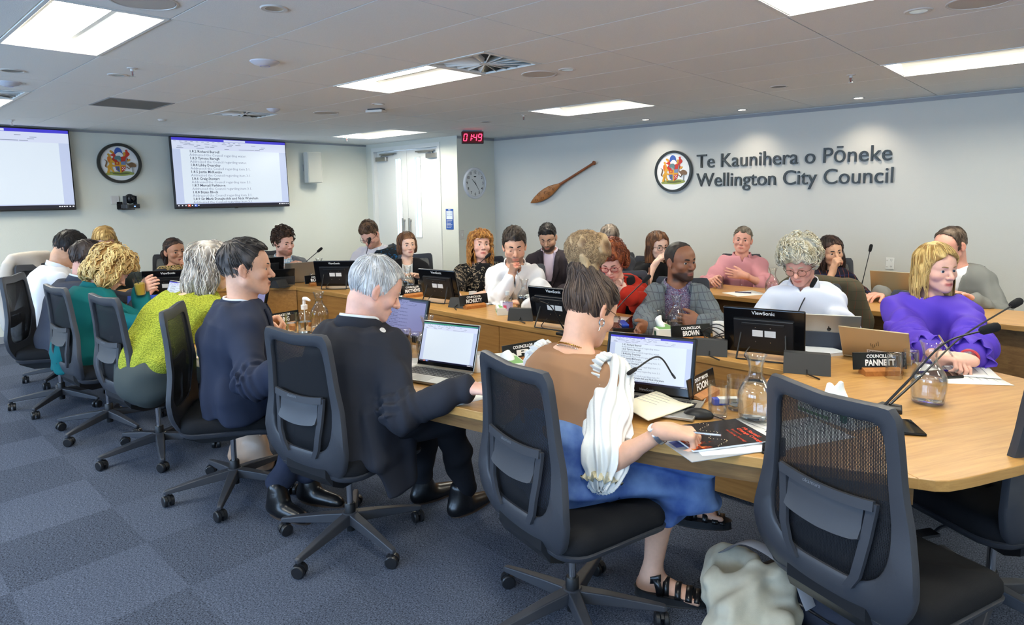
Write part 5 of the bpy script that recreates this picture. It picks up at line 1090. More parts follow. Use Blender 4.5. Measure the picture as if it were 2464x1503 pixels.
def nodes_pat(name, col, build, rough=.85):
    m = mat(name, col, rough, spec=.2); nt = m.node_tree; b = nt.nodes['Principled BSDF']; tc = _n(nt, 'ShaderNodeTexCoord'); o = build(nt, tc.outputs['Object']); nt.links.new(o, b.inputs['Base Color']); return m
def ramp2(nt, fac, stops):
    r = _n(nt, 'ShaderNodeValToRGB'); r.color_ramp.interpolation = 'CONSTANT'; e = r.color_ramp.elements
    while len(e) < len(stops): e.new(.5)
    for i, (p, c) in enumerate(stops): e[i].position = p; e[i].color = (*c, 1)
    nt.links.new(fac, r.inputs[0]); return r.outputs[0]
def floral(cols, scale, dist=2.):
    def f(nt, co):
        n = _n(nt, 'ShaderNodeTexNoise'); n.inputs['Scale'].default_value = scale; n.inputs['Detail'].default_value = 2.; n.inputs['Distortion'].default_value = dist; nt.links.new(co, n.inputs[0]); return ramp2(nt, n.outputs[0], cols)
    return f
FLORAL = nodes_pat('floral_top', srgb(22, 22, 24), floral([(0, srgb(22, 22, 24)), (.575, srgb(196, 180, 156)), (.62, srgb(130, 112, 92)), (.66, srgb(28, 27, 28))], 34, 1.5))
PAISLEY = nodes_pat('paisley_shirt', srgb(60, 62, 100), floral([(0, srgb(40, 42, 84)), (.40, srgb(168, 172, 190)), (.46, srgb(44, 48, 92)), (.52, srgb(134, 58, 74)), (.57, srgb(60, 62, 104)), (.62, srgb(190, 190, 200))], 60, 3))
SCARF = nodes_pat('gold_scarf', srgb(60, 50, 30), floral([(0, srgb(30, 28, 26)), (.48, srgb(186, 150, 70)), (.55, srgb(214, 200, 160)), (.6, srgb(36, 32, 28))], 46, 2))
CAPE = nodes_pat('knit_cape', srgb(34, 38, 42), floral([(0, srgb(34, 38, 42)), (.56, srgb(36, 62, 78)), (.60, srgb(30, 96, 150)), (.66, srgb(44, 42, 40))], 14, 2))
def checks(base, line, pitch, wdt, line2=None):
    def f(nt, co):
        sp = _n(nt, 'ShaderNodeSeparateXYZ'); nt.links.new(co, sp.inputs[0]); ad = _n(nt, 'ShaderNodeMath', operation='ADD'); nt.links.new(sp.outputs[0], ad.inputs[0]); nt.links.new(sp.outputs[1], ad.inputs[1]); ms = []
        for o in (ad.outputs[0], sp.outputs[2]):
            d = _n(nt, 'ShaderNodeMath', operation='DIVIDE'); d.inputs[1].default_value = pitch; nt.links.new(o, d.inputs[0]); fr = _n(nt, 'ShaderNodeMath', operation='FRACT'); nt.links.new(d.outputs[0], fr.inputs[0]); lt = _n(nt, 'ShaderNodeMath', operation='LESS_THAN'); lt.inputs[1].default_value = wdt; nt.links.new(fr.outputs[0], lt.inputs[0]); ms.append(lt.outputs[0])
        x1 = _n(nt, 'ShaderNodeMixRGB'); x1.inputs[1].default_value = (*base, 1); x1.inputs[2].default_value = (*line, 1); nt.links.new(ms[0], x1.inputs[0]); x2 = _n(nt, 'ShaderNodeMixRGB'); nt.links.new(x1.outputs[0], x2.inputs[1]); x2.inputs[2].default_value = (*(line2 or line), 1); nt.links.new(ms[1], x2.inputs[0]); return x2.outputs[0]
    return f
CHECKSH = nodes_pat('check_shirt', srgb(220, 228, 234), checks(srgb(222, 230, 236), srgb(112, 168, 206), .032, .16)); PLAID = nodes_pat('plaid_blazer', srgb(100, 108, 116), checks(srgb(104, 112, 118), srgb(76, 82, 90), .045, .13, srgb(84, 90, 98))); TARTAN = nodes_pat('tartan_shirt', srgb(34, 34, 44), checks(srgb(34, 34, 48), srgb(150, 74, 44), .06, .07, srgb(40, 48, 100))); TWEED = nodes_pat('tweed', srgb(82, 74, 58), checks(srgb(82, 76, 60), srgb(110, 66, 50), .06, .05, srgb(66, 66, 52)))
LIMEK = mat('lime_knit', srgb(176, 182, 46), .85, spec=.2)
def knit():
    nt = LIMEK.node_tree; b = nt.nodes['Principled BSDF']; tc = _n(nt, 'ShaderNodeTexCoord'); w = _n(nt, 'ShaderNodeTexVoronoi'); w.inputs['Scale'].default_value = 150; mp = _n(nt, 'ShaderNodeMapping'); mp.inputs['Scale'].default_value = (.8, .8, 1.3); nt.links.new(tc.outputs['Object'], mp.inputs[0]); nt.links.new(mp.outputs[0], w.inputs[0]); bp = _n(nt, 'ShaderNodeBump'); bp.inputs['Strength'].default_value = .8; bp.inputs['Distance'].default_value = .006; bp.invert = True; nt.links.new(w.outputs[0], bp.inputs['Height']); nt.links.new(bp.outputs[0], b.inputs['Normal'])
    x = _n(nt, 'ShaderNodeMixRGB'); x.inputs[1].default_value = (*srgb(182, 188, 66), 1); x.inputs[2].default_value = (*srgb(134, 142, 44), 1); mr = _n(nt, 'ShaderNodeMapRange'); mr.inputs[1].default_value = .2; mr.inputs[2].default_value = .75; nt.links.new(w.outputs[0], mr.inputs[0]); nt.links.new(mr.outputs[0], x.inputs[0]); nt.links.new(x.outputs[0], b.inputs['Base Color'])
knit()
def denim():
    m = mat('denim', srgb(52, 88, 152), .8, spec=.2, bump=(1400, .3)); nt = m.node_tree; b = nt.nodes['Principled BSDF']; tc = _n(nt, 'ShaderNodeTexCoord'); n = _n(nt, 'ShaderNodeTexNoise'); n.inputs['Scale'].default_value = 7; n.inputs['Detail'].default_value = 5; nt.links.new(tc.outputs['Object'], n.inputs[0]); x = _n(nt, 'ShaderNodeMixRGB'); x.inputs[1].default_value = (*srgb(34, 66, 138), 1); x.inputs[2].default_value = (*srgb(124, 156, 206), 1); mr = _n(nt, 'ShaderNodeMapRange'); mr.inputs[1].default_value = .3; mr.inputs[2].default_value = .72; nt.links.new(n.outputs[0], mr.inputs[0]); nt.links.new(mr.outputs[0], x.inputs[0]); nt.links.new(x.outputs[0], b.inputs['Base Color']); return m
DENIM = denim()
TORT = mat('tortoiseshell', srgb(96, 58, 34), .3); GOLD = mat('gold', srgb(206, 164, 84), .25, 1.); SILVER = mat('silver', srgb(200, 200, 204), .25, 1.); LEATHER = mat('black_leather', srgb(20, 20, 22), .28, spec=.6, bump=(60, .15)); SOLE = mat('shoe_sole', srgb(58, 44, 34), .6)
# ---- hair recipes
def hs(dark, light, **k): d = dict(cols=(srgb(*dark), srgb(*light))); d.update(k); return d
SHORT = dict(n=260, len=.045, r=.0024, steps=5, t=.008, top=.016, lift=.003, down=.5)
def short(dark, light, **k): d = dict(SHORT); d.update(k); return hs(dark, light, **d)
LONGLINE = [(-.14, -.24), (-.03, -.24), (.02, -.22), (.034, -.16), (.044, .0), (.060, .050), (.085, .066), (.12, .075)]
FACEHOLE = [((0, .098, -.028), (.062, .076, .112))]
def long_(dark, light, z=-.10, **k):
    d = dict(t=.014, top=.018, n=320, len=.15, r=.0028, steps=9, line=LONGLINE, cut=FACEHOLE, down=1.3, lift=.004, add=[('e', (.076, -.014, z*.8), (.030, .050, abs(z)*1.05+.02)), ('e', (-.076, -.014, z*.8), (.030, .050, abs(z)*1.05+.02)), ('e', (0, -.072, z*.75), (.082, .045, abs(z)*1.05+.03))]); d.update(k); return hs(dark, light, **d)
def suit(m, shirt=WSH, open_=(.055, .004, .36), **k):
    j = dict(mat=m, grow=.022, sg=.016, open=open_, hem=-.22, pad=.004, fold=.009, ff=(16, 52), crease=.007); j.update(k); return [('shirt', dict(mat=shirt, grow=-.004, fold=.001, sleeve=0, hem=0.)), ('jacket', j)]
def shirt(m, nm='shirt', **k): j = dict(mat=m, grow=.014, sg=.011, hem=-.1, fold=.012, crease=.007, ff=(20, 64)); j.update(k); return [(nm, j)]
def oshirt(m, **k): return shirt(m, open=(.028, .002, .10), neckh=.006, **k)
def watch(I, s, strap, dial, r=.030):
    wv = I['J'][s][2]; e = I['J'][s][1]; d = nrm(wv-e); c = wv-d*.012-I['org']; n = nrm(np.cross(d, [.3, .2, 1])); b = np.cross(d, n); w = thing_child('wristwatch', I['root'])
    q = MB(); q.rings([[tuple(c+d*o+(n*math.cos(t)+b*math.sin(t))*rr) for t in [2*PI*i/20 for i in range(20)]] for o, rr in ((-.008, r), (-.008, r+.003), (.008, r+.003), (.008, r))], False); q.build('strap', strap, w, smooth=40)
    u = nrm(np.array([0, 0, 1.])*.8-I['fw']*.4); u = nrm(u-d*(u @ d)); v = np.cross(d, u); cc = c+u*(r+.002); q = MB(); q.rings([[tuple(cc+u*h+(d*math.cos(2*PI*i/20)+v*math.sin(2*PI*i/20))*rr) for i in range(20)] for h, rr in ((0, .015), (.006, .015), (.006, .012))]); q.build('dial', dial, w, smooth=40)
def shoe(root, org, an, toe, m, sc=1., sole=SOLE, nm='shoe'):
    F = Fld(); an = np.array(an, float); d = nrm((np.array(toe, float)-an)*[1, 1, 0]); x = np.cross(d, [0, 0, 1]); z0 = an[2]
    g = lambda f, z, l=0: an+d*f+x*l+np.array([0, 0, z]); F.cap(g(-.03, -.05), g(.01, .0), .040, .046, .03); F.cap(g(.02, -.045), g(.16, -.065), .040, .030, .04); F.cap(g(.05, -.06, .012), g(.19, -.068, .004), .032, .022, .04); F.cap(g(0, -.03), g(0, .045), .046, .044, .03)
    vs, qs = F.mesh(.006); vs[:, 2] = np.maximum(vs[:, 2], z0-.075); sh = qmesh(nm, vs, qs, m, root, org)
    pl = []
    for i in range(24): t = 2*PI*i/24; f = .085+.135*math.cos(t); l = .044*math.sin(t)*(1-.18*math.cos(t)); pl.append(tuple((g(f, 0, l)-org)[:2]))
    q = MB(); q.prism(pl, z0-.085, z0-.070, .003); q.build('sole', sole, sh); 
P = {}
TROU = mat('dark_trousers', srgb(32, 33, 40), .85, spec=.2, bump=(1200, .2))
# ---------------------------------------------------------------- near row, left to right, seen from behind
TB = TT+.045
def leg(I_hip, fwv, lat, side, ank, kz=.56, L=.46, sp=.10):
    hp = np.array(I_hip)+lat*side*.095; ank = np.array(ank, float); return (hp, ank)
P['white_l'] = person('man in white shirt bent over his papers at the far left', aty(165, 600, 1.42), 2, 34, 0, byaw=-8, sc=1.13, skin='olive', lean=22, armz=TB, reach=.5, seed=11, lid=.7,
    hairst=short((14, 13, 14), (42, 36, 34), top=.030, n=320, comb=(0, .6, .3), line=[(-.12, -.05), (-.07, -.05), (-.03, -.03), (-.012, -.01), (.006, -.02), (.022, -.02), (.030, .02), (.052, .045), (.085, .066), (.13, .07)]), brow=srgb(20, 18, 18), top=shirt(WSH, fold=.009), collar=dict(m=WSH), shirtcol=None)
P['suit_l'] = person('man in dark grey suit half hidden behind the curly blonde woman', aty(214, 622, 1.38), -4, 12, 0, byaw=-2, sc=1.13, skin='ruddy', lean=20, armz=TB, reach=.5, seed=12,
    hairst=short((48, 38, 34), (84, 72, 66), t=.006, top=.012, n=260, line=[(-.12, -.075), (-.07, -.07), (-.03, -.04), (-.012, -.01), (.006, -.02), (.022, -.02), (.030, .03), (.045, .075), (.06, .092), (.12, .10)]), top=suit(DGREY), collar=dict(m=WSH), lapel=dict(m=DGREY))
gp = aty(338, 688, 1.50); HP_GLASS = np.array(gp)
P['teal'] = person('woman with curly blonde bob and teal blazer lifting a drink', aty(268, 645, 1.36), 4, 44, 0, byaw=2, sc=1.12, female=True, skin='pink', lean=16, armz=TB, seed=13,
    hairst=hs((150, 108, 54), (240, 214, 150), t=.026, top=.026, n=420, len=.15, r=.0042, steps=10, curl=.010, cfreq=1.9, lift=.008, line=[(-.14, -.13), (-.03, -.13), (.02, -.13), (.034, -.12), (.044, -.02), (.060, .040), (.085, .066), (.12, .075)], cut=FACEHOLE, down=1.0, rough=.007, freq=(50, 120), add=[('e', (.080, -.014, -.05), (.040, .060, .085)), ('e', (-.080, -.014, -.05), (.040, .060, .085)), ('e', (0, -.075, -.04), (.085, .055, .10))]),
    top=suit(TEAL, hem=-.34, fold=.007), lapel=dict(m=TEAL, colh=.05),
    arms={1: dict(w=gp+V((-.07, .02, -.045)), d=(.8, .25, .35), n=(-.25, .8, .1), curl=(48, 52, 30), th=(48, 40), pole=(.6, -.6, -.8)), -1: dict(w=at(357, 778, TB), d=(.5, 1, 0), n=(.3, 0, -1))})
P['lime'] = person('grey-haired woman in lime net sweater leaning over the table', aty(507, 640, 1.62), -14, 16, 0, byaw=4, sc=1.13, female=True, skin='pale', leanmin=.34, lean=40, zhip=.56, armz=TB, reach=.62, seed=14, girth=1.06, slouch=.05,
    hairst=long_((128, 120, 112), (222, 214, 204), z=-.085, n=420, len=.15, curl=.006, cfreq=1.5, lift=.007, r=.0034, rough=.005, t=.018), glass=(TORT,), top=shirt(LIMEK, 'sweater', grow=.026, sg=.024, hem=.16, fold=.010, sleeve=.95), legs=dict(mat=OLIVE, vox=.010))
NJ = aty(592, 645, 1.47)
P['navy'] = person('man in navy suit with side-parted dark hair facing the right', NJ, -28, 2, -3, byaw=-26, sc=1.13, skin='tan', girth=1.10, seed=15, legs=0, lean=8, hipshift=(.02, .03), zhip=.58, vox=.0034, wide=1.06, jaw=1.18, nose=1.15, gaze=(6, -4), lid=.45, iris=srgb(40, 28, 20), brow=srgb(70, 60, 52), brow_th=.0022, lips=srgb(168, 104, 88),
    hairst=short((26, 23, 24), (78, 72, 70), top=.020, n=420, len=.06, comb=(-.5, .25, .1), grey=(srgb(138, 132, 128), .012), line=[(-.12, -.075), (-.07, -.07), (-.03, -.045), (-.012, -.02), (.006, -.035), (.022, -.035), (.030, .02), (.045, .055), (.062, .085), (.12, .088)]),
    top=suit(NAVY, hem=-.30, fold=.010), collar=dict(m=WSH, pt=.014, base=.014), lapel=dict(m=NAVY),
    arms={1: dict(w=at(735, 890, TB+.02), d=(.6, 1, -.1), n=(0, 0, -1), pole=(.5, -.6, -1)), -1: dict(w=at(622, 778, TB+.09), d=(.6, .8, .1), n=(.4, -.2, -.6), curl=(62, 60, 40), th=(30, 40))})
def navy_more(I):
    o = I['T']+I['V4']*.09*1.13-I['up']*.02; q = MB(); pts = [o+I['V4']*.012, o-I['up']*.10+I['V4']*.022, o-I['up']*.24+I['V4']*.030, o-I['up']*.34+I['V4']*.02]
    q.tube([tuple(p-I['org']) for p in pts], [.016, .022, .034, .03], 8, flat=.28, up=tuple(I['V4'])); q.build('necktie', mat('dark_tie', srgb(24, 30, 58), .5), I['root'], smooth=True)
    fw, lat, Pp = fwd(-26), rotz(math.radians(-26))[:, 0], I['P']; F = Fld(); js = []
    for s, a in ((1, at(672, 1170, .12)), (-1, at(742, 1150, .12))):
        hp = Pp+lat*s*.10; kn = hp+fw*.46+lat*s*.05-X(0, 0, .01); an = np.array(a); js.append((hp, kn, an)); F.cap(hp-fw*.02, kn, .105, .078, .06); F.cap(kn, an+X(0, 0, .04), .076, .062, .03)
    F.ell(Pp, (.19, .18, .12), .05); vs, qs = F.mesh(.008, waves(5, .009, 6, (18, 46), fw)); qmesh('trousers', vs, qs, NAVY, I['root'], I['org'])
    shoe(I['root'], I['org'], at(668, 1195, .085), at(740, 1245, .03), LEATHER, nm='boot'); shoe(I['root'], I['org'], at(742, 1165, .085), at(800, 1200, .03), LEATHER, nm='boot')
navy_more(P['navy'])
P['grey'] = person('grey-haired man in charcoal suit reaching his arm to the right', aty(902, 693, 1.68), -22, 26, 2, byaw=12, sc=1.13, skin='pink', girth=1.10, seed=16, legs=0, hipshift=(0, .06), leanmin=.12, lean=20, zhip=.57, vox=.0034, nose=1.35, wide=1.02, jaw=1.05, lid=.8, brow=srgb(170, 165, 160), gaze=(10, -25),
    hairst=short((176, 174, 174), (240, 238, 236), top=.014, t=.007, n=900, len=.055, r=.0017, steps=6, rough=.002, lift=.0025, line=[(-.12, -.075), (-.07, -.072), (-.03, -.05), (-.012, -.03), (.006, -.04), (.022, -.035), (.032, .02), (.048, .055), (.070, .080), (.12, .085)]),
    top=suit(CHAR, hem=-.30, tail=.02, fold=.007, pad=.008, more=[lambda F, I: F.loft([(I['P']+I['lat']*.20+X(0, 0, .10), I['fw'], .13, .035), (I['P']+I['lat']*.235+I['fw']*.02-X(0, 0, .10), I['fw'], .13, .03), (I['P']+I['lat']*.25+I['fw']*.05-X(0, 0, .26), I['fw'], .09, .022)], .05)]), collar=dict(m=WSH, pt=0., base=.022), lapel=dict(m=CHAR, colh=.045),
    arms={1: dict(w=at(1112, 936, TB+.02), d=(1, .35, .05), n=(0, 0, -1), curl=(20, 26, 16), pole=(.25, -.75, -1.)), -1: dict(w=at(880, 835, TB), d=(.5, 1, 0))})
def grey_more(I):
    wv, e = I['J'][1][2], I['J'][1][1]; d = nrm(wv-e); q = MB(); n_ = nrm(np.cross(d, [0, 0, 1])); b = np.cross(d, n_); q.rings([[tuple(wv+d*o+(n_*math.cos(2*PI*i/18)+b*math.sin(2*PI*i/18))*r-I['org']) for i in range(18)] for o, r in ((-.03, .040), (.020, .046), (.022, .044), (-.03, .037))], False); q.build('shirt_cuff', WSH, I['root'], smooth=60)
    fw, lat, Pp = fwd(-14), rotz(math.radians(-14))[:, 0], I['P']; F = Fld()
    for s, kn, an in ((1, at(1078, 1000, .56), at(1118, 1168, .13)), (-1, Pp+fw*.45-lat*.16+X(0, 0, .02), Pp+fw*.42-lat*.18+X(0, 0, -.44))):
        hp = Pp+lat*s*.10; kn, an = np.array(kn), np.array(an); F.cap(hp, kn, .108, .078, .06); F.cap(kn, an, .075, .058, .03)
    vs, qs = F.mesh(.008, waves(6, .009, 6, (18, 46), fw)); qmesh('trousers', vs, qs, mat('black_trousers', srgb(26, 27, 32), .85, spec=.2, bump=(1200, .2)), I['root'], I['org'])
    shoe(I['root'], I['org'], at(1105, 1196, .085), at(1150, 1195, .04), LEATHER); shoe(I['root'], I['org'], Pp+fw*.42-lat*.18+X(0, 0, -.485), Pp+fw*.7-lat*.2, LEATHER)
grey_more(P['grey'])
BUN = hs((46, 36, 34), (112, 92, 78), t=.010, top=.012, n=700, len=.13, r=.0018, steps=8, rough=.002, lift=.002, radial=-1., down=0., crown=(0, -.105, .115), gloss=.35, line=[(-.14, -.085), (-.07, -.082), (-.03, -.055), (-.012, -.03), (.006, -.03), (.022, -.01), (.032, .03), (.052, .05), (.08, .068), (.12, .075)], after=[('e', (0, -.095, .105), (.055, .050, .040), .04)])
P['bun'] = person('woman with hair in a high bun and brown top with white puff sleeves', aty(1420, 742, 1.99), -12, 30, -4, byaw=-2, sc=1.07, female=True, skin='tan', seed=17, legs=0, leanmin=.20, lean=24, zhip=.57, vox=.0034, lid=.8, brow=srgb(70, 50, 40), hairst=BUN, glass=(TORT, dict(rw=.026, rh=.022)), girth=.98, hipshift=(0, .07),
    top=shirt(BROWNT, 'top', grow=.012, sg=.014, sleeve=0, fold=.004, hem=.10, neckh=.010), neckr=.050,
    arms={1: dict(w=at(1592, 1040, TB+.01), d=(.75, .65, -.12), n=(-.35, -.1, -1), curl=[(38, 40, 24), (58, 50, 30), (66, 56, 34), (70, 56, 34)], th=(30, 35), pole=(.45, -.55, -1))}, armz=TB, reach=.46, armw=.06)
def bun_more(I):
    root, org, H, R, sc = I['root'], I['org'], I['H'], I['R'], I['sc']; hx = lambda *p: H+R @ np.array(p)*sc
    # frizzy lighter topknot
    F = Fld().frame(H, R, sc); F.ell((0, -.112, .178), (.076, .070, .064), .03); F.ell((.03, -.10, .20), (.046, .046, .042), .03); F.ell((0, -.095, .125), (.045, .042, .03), .04)
    vs, qs = F.mesh(.004, waves(3, .006, 6, (60, 150))); cn = np.clip(.5+waves(9, .8, 5, (30, 90))(vs.astype(F4)), 0, 1)[:, None]; c1, c2 = np.array(srgb(112, 84, 58)), np.array(srgb(186, 156, 116))
    b = qmesh('hair_bun', vs, qs, hair_mat('a'), root, org, c1*(1-cn)+c2*cn); q = MB(); q.col = []; rg = random.Random(5)
    for _ in range(1300):
        v = np.array([rg.gauss(0, 1) for _ in range(3)]); v /= np.linalg.norm(v); w_ = nrm(np.cross(v, [rg.gauss(0, 1) for _ in range(3)])); a0 = rg.random()*6; pts = []
        for i in range(8): t = a0+i*.22; d = v*math.cos(t-a0)+w_*math.sin(t-a0); k = 1.0+.035*rg.random()+(.09*rg.random() if i == 7 else 0); pts.append(hx(*(np.array([0, -.112, .180])+d*np.array([.079, .073, .068])*k))-org)
        a = rg.random(); q.c = tuple(c1*(1-a)+c2*a*1.05); q.tube(pts, [.0010]*7+[.0005], 4)
    q.build('bun_strands', hair_mat('a'), root, smooth=180)
    g = thing_child('necklace', root); C = I['T']+I['nax']*.012; lat, V4 = I['lat'], I['V4']
    for r_, dz, m, th in ((.078, .0, GOLD, .0042), (.083, -.010, SILVER, .003)):
        q = MB(); N = 64
        for i in range(N): t0 = 2*PI*i/N; t1 = 2*PI*(i+.75)/N; f = lambda t: tuple(C+lat*math.sin(t)*r_*.86+V4*math.cos(t)*r_*1.0+X(0, 0, 1)*(dz-.014*math.cos(t)-.0)-org); q.tube([f(t0), f((t0+t1)/2), f(t1)], [th*.6, th, th*.6], 5)
        q.build('chain', m, g, smooth=True)
    q = MB(); c = hx(.088, -.008, -.050); q.tube([tuple(c+R @ np.array([0, math.cos(t)*.012, math.sin(t)*.012])*sc-org) for t in [2*PI*i/16 for i in range(17)]], .003, 6, False); q.tube([tuple(c+R @ np.array([0, 0, -.012])-org), tuple(c+R @ np.array([0, 0, -.032])-org)], .0025, 6); q.build('earring', SILVER, root, smooth=True)
    # puff sleeves with a gathered frill over each shoulder
    for s in (1, -1):
        S0, E, W = I['J'][s][0], I['J'][s][1], I['J'][s][2]; ax = nrm(E-S0); F = Fld(); F.cap(S0-ax*.02, S0+ax*.09, .072, .090, .03); F.cap(S0+ax*.10, S0+ax*.25, .086, .094, .03); F.cap(S0+ax*.25, E+ax*.02, .094, .060, .03)
        n0 = nrm(I['lat']*s); 
        f2 = waves(31+s, .007, 6, (16, 40)); e1 = nrm(np.cross(ax, I['V4'])); e2 = np.cross(ax, e1)
        def pleat(Pp, S0=S0.astype(F4), ax=ax.astype(F4), e1=e1.astype(F4), e2=e2.astype(F4), L_=float(np.linalg.norm(E-S0))):
            q = Pp-S0; t = np.clip((q @ ax)/L_, 0, 1); th = np.arctan2(q @ e2, q @ e1); w_ = .004+.010*np.abs(2*t-1)**1.5
            return w_*np.sin(13*th+2.2*np.sin(3*th+4*t)+1.5*t)+.004*np.sin(24*th+3*np.sin(6*t+2*th))+f2(Pp)
        vs, qs = F.mesh(.0042, pleat); sv = qmesh('puff_sleeve', vs, qs, WHITEC, root, org); q = MB(); rows = []
        u = nrm(np.cross(ax, I['V4'])); v = np.cross(ax, u)
        rg = random.Random(8)
        for i in range(61): t = 2*PI*i/60; d = u*math.cos(t)+v*math.sin(t); k = .010*math.sin(t*17)+.006*math.sin(t*7); rows.append([tuple(E+ax*(.015)+d*.052-org), tuple(E+ax*(.030+k)+d*(.060+abs(k))-org), tuple(E+ax*(.046-k*.6)+d*(.066+k)-org)])
        q.rings(rows, False, False); q.build('elbow_frill', mat('frill_print', srgb(206, 196, 164), .8, var=(60, .35)), sv, smooth=True, solid=.002)
        q = MB(); rows = []; U, V4_ = X(0, 0, 1), I['V4']; o = nrm(n0*.9+U*.25)
        for i in range(150):
            t = math.radians(-105+230*i/149); d = U*math.cos(t)+V4_*math.sin(t); k = .008*math.sin(i*.55)+.004*math.sin(i*1.27); c = S0-n0*.030+X(0, 0, .004); rr_ = .070
            rows.append([tuple(c+d*(rr_-.006)-org), tuple(c+d*(rr_+.020+k)+n0*.008-org), tuple(c+d*(rr_+.030+k*.7)+n0*.026-org), tuple(c+d*(rr_+.014+k)+n0*(.046+k)-org)])
        q.rings(rows, False, False); q.build('shoulder_frill', WHITEC, sv, smooth=True, solid=.003)
    Pp, fw, lat = I['P'], fwd(-18), rotz(math.radians(-18))[:, 0]; w0 = I['sp'](.12)
    q = MB(); u = I['up']; lt = I['lat']; vv = I['V4']; q.rings([[tuple(w0+u*o+lt*math.cos(2*PI*i/40)*r*.166+vv*math.sin(2*PI*i/40)*r*.142-org) for i in range(40)] for o, r in ((-.035, .98), (-.035, 1.06), (.030, 1.02), (.030, .94))], False); q.build('belt', BLACKC, root, smooth=50)
    an = np.array(at(1570, 1372, .10)); kR = np.array(at(1600, 1140, .49)); kL = np.array(at(1640, 1110, .55)); F = Fld(); hR, hL = Pp+lat*.10, Pp-lat*.09
    F.ell(Pp+X(0, 0, .03), (.20, .185, .155), .05); F.cap(Pp+X(0, 0, .0)-fw*.02, Pp+X(0, 0, .12), .165, .145, .05); F.cap(hR, kR, .125, .100, .09); F.cap(hL, kL, .125, .095, .09); F.cap(kR, kR+X(.04, .03, -.13), .095, .085, .06); F.cap(kL, kL+X(.05, .05, -.17), .090, .080, .06); F.cap(kL+X(.03, .0, -.05), kR+X(.07, -.03, -.10), .08, .075, .05)
    fd = waves(41, .016, 9, (18, 70), nrm(kR-Pp), .25); F.fn(lambda Q: -(Q[:, 2]-.36-.02*np.sin(Q[:, 0]*40)), (-3, 0, 0), (0, 4, .8), .01, 'i'); vs, qs = F.mesh(.0055, fd); qmesh('denim_skirt', vs, qs, DENIM, root, org)
    F = Fld(); sk = np.array(SKINS['tan']); F.cap(kR, kR+(an-kR)*.4, .056, .057, .03); F.cap(kR+(an-kR)*.3, an, .056, .034, .03); foot(F, an, np.array(at(1680, 1440, .02)), 1.02)
    vs, qs = F.mesh(.0045); qmesh('bare_leg', vs, qs, SKIN, root, org, np.tile(sk, (len(vs), 1)))
    lf = np.array(at(1655, 1225, .20)); F = Fld(); F.cap(kL+X(.04, .06, -.12), lf+X(-.02, .0, .06), .05, .034, .03); foot(F, lf+X(-.03, 0, .06), lf+X(.2, .1, 0), .98); vs, qs = F.mesh(.006); qmesh('crossed_leg', vs, qs, SKIN, root, org, np.tile(sk, (len(vs), 1)))
    def sandal(an, toe, z0):
        an, toe = np.array(an), np.array(toe); d = nrm((toe-an)*[1, 1, 0]); x = np.cross(d, [0, 0, 1]); o = np.array([an[0], an[1], z0]); pl = []
        for i in range(36): t = 2*PI*i/36; f = .070+.135*math.cos(t); l = .047*math.sin(t)*(1-.12*math.cos(t))+.004; pl.append(tuple((o+d*f+x*l-org)[:2]))
        q = MB(); z = z0-org[2]; q.prism(pl, z, z+.034, .004); sn = q.build('sandal', mat('sandal_sole', srgb(34, 36, 40), .6), root); q = MB(); q.prism(inset(pl, .0) , z+.026, z+.029); 
        for i, (f, h, w_, th) in enumerate(((.055, .082, .040, .012), (.100, .066, .046, .011), (.140, .054, .047, .012), (.170, .046, .044, .010))):
            q = MB(); rows = []
            for k in range(13): t = PI*k/12; c = o+d*f+x*(.004+math.cos(t)*w_)+X(0, 0, .030+math.sin(t)*(h-.026)); rows.append([tuple(c-d*th-org), tuple(c+d*th-org)])
            q.rings(rows, False, False); q.build('strap', LEATHER, sn, smooth=True, solid=.003)
        q = MB(); rows = []
        for k in range(15): t = -.4+(PI+.8)*k/14; c = o+d*(.0-.045*math.sin(t)+.02)+x*(.004+math.cos(t)*.043)+X(0, 0, .095-.02*math.sin(t)); rows.append([tuple(c-X(0, 0, .014)-org), tuple(c+X(0, 0, .014)-org)])
        q.rings(rows, False, False); q.build('ankle_strap', LEATHER, sn, smooth=True, solid=.005)
        for s in (-1, 1): q = MB(); q.rings([[tuple(o+d*(f-.012)+x*(.004+s*w_)+X(0, 0, z_)-org), tuple(o+d*(f+.014)+x*(.004+s*w_)+X(0, 0, z_)-org)] for f, w_, z_ in ((.035, .046, .03), (.03, .046, .06), (.02, .044, .095))], False, False); q.build('strap', LEATHER, sn, smooth=True, solid=.005)
    sandal(an, np.array(at(1680, 1440, .02)), .0); sandal(lf+X(-.03, 0, .0), lf+X(.2, .1, 0), lf[2]-.06)
    wv = I['J'][1][2]; q = MB(); q.tube([tuple(wv+X(.055, .055, .00)-org), tuple(wv+X(.17, .075, .012)-org)], [.0045, .004], 8); q.build('pen', SILVER, root)
    watch(I, 1, SILVER, mat('watch_face', srgb(226, 224, 216), .3), .031)
bun_more(P['bun'])
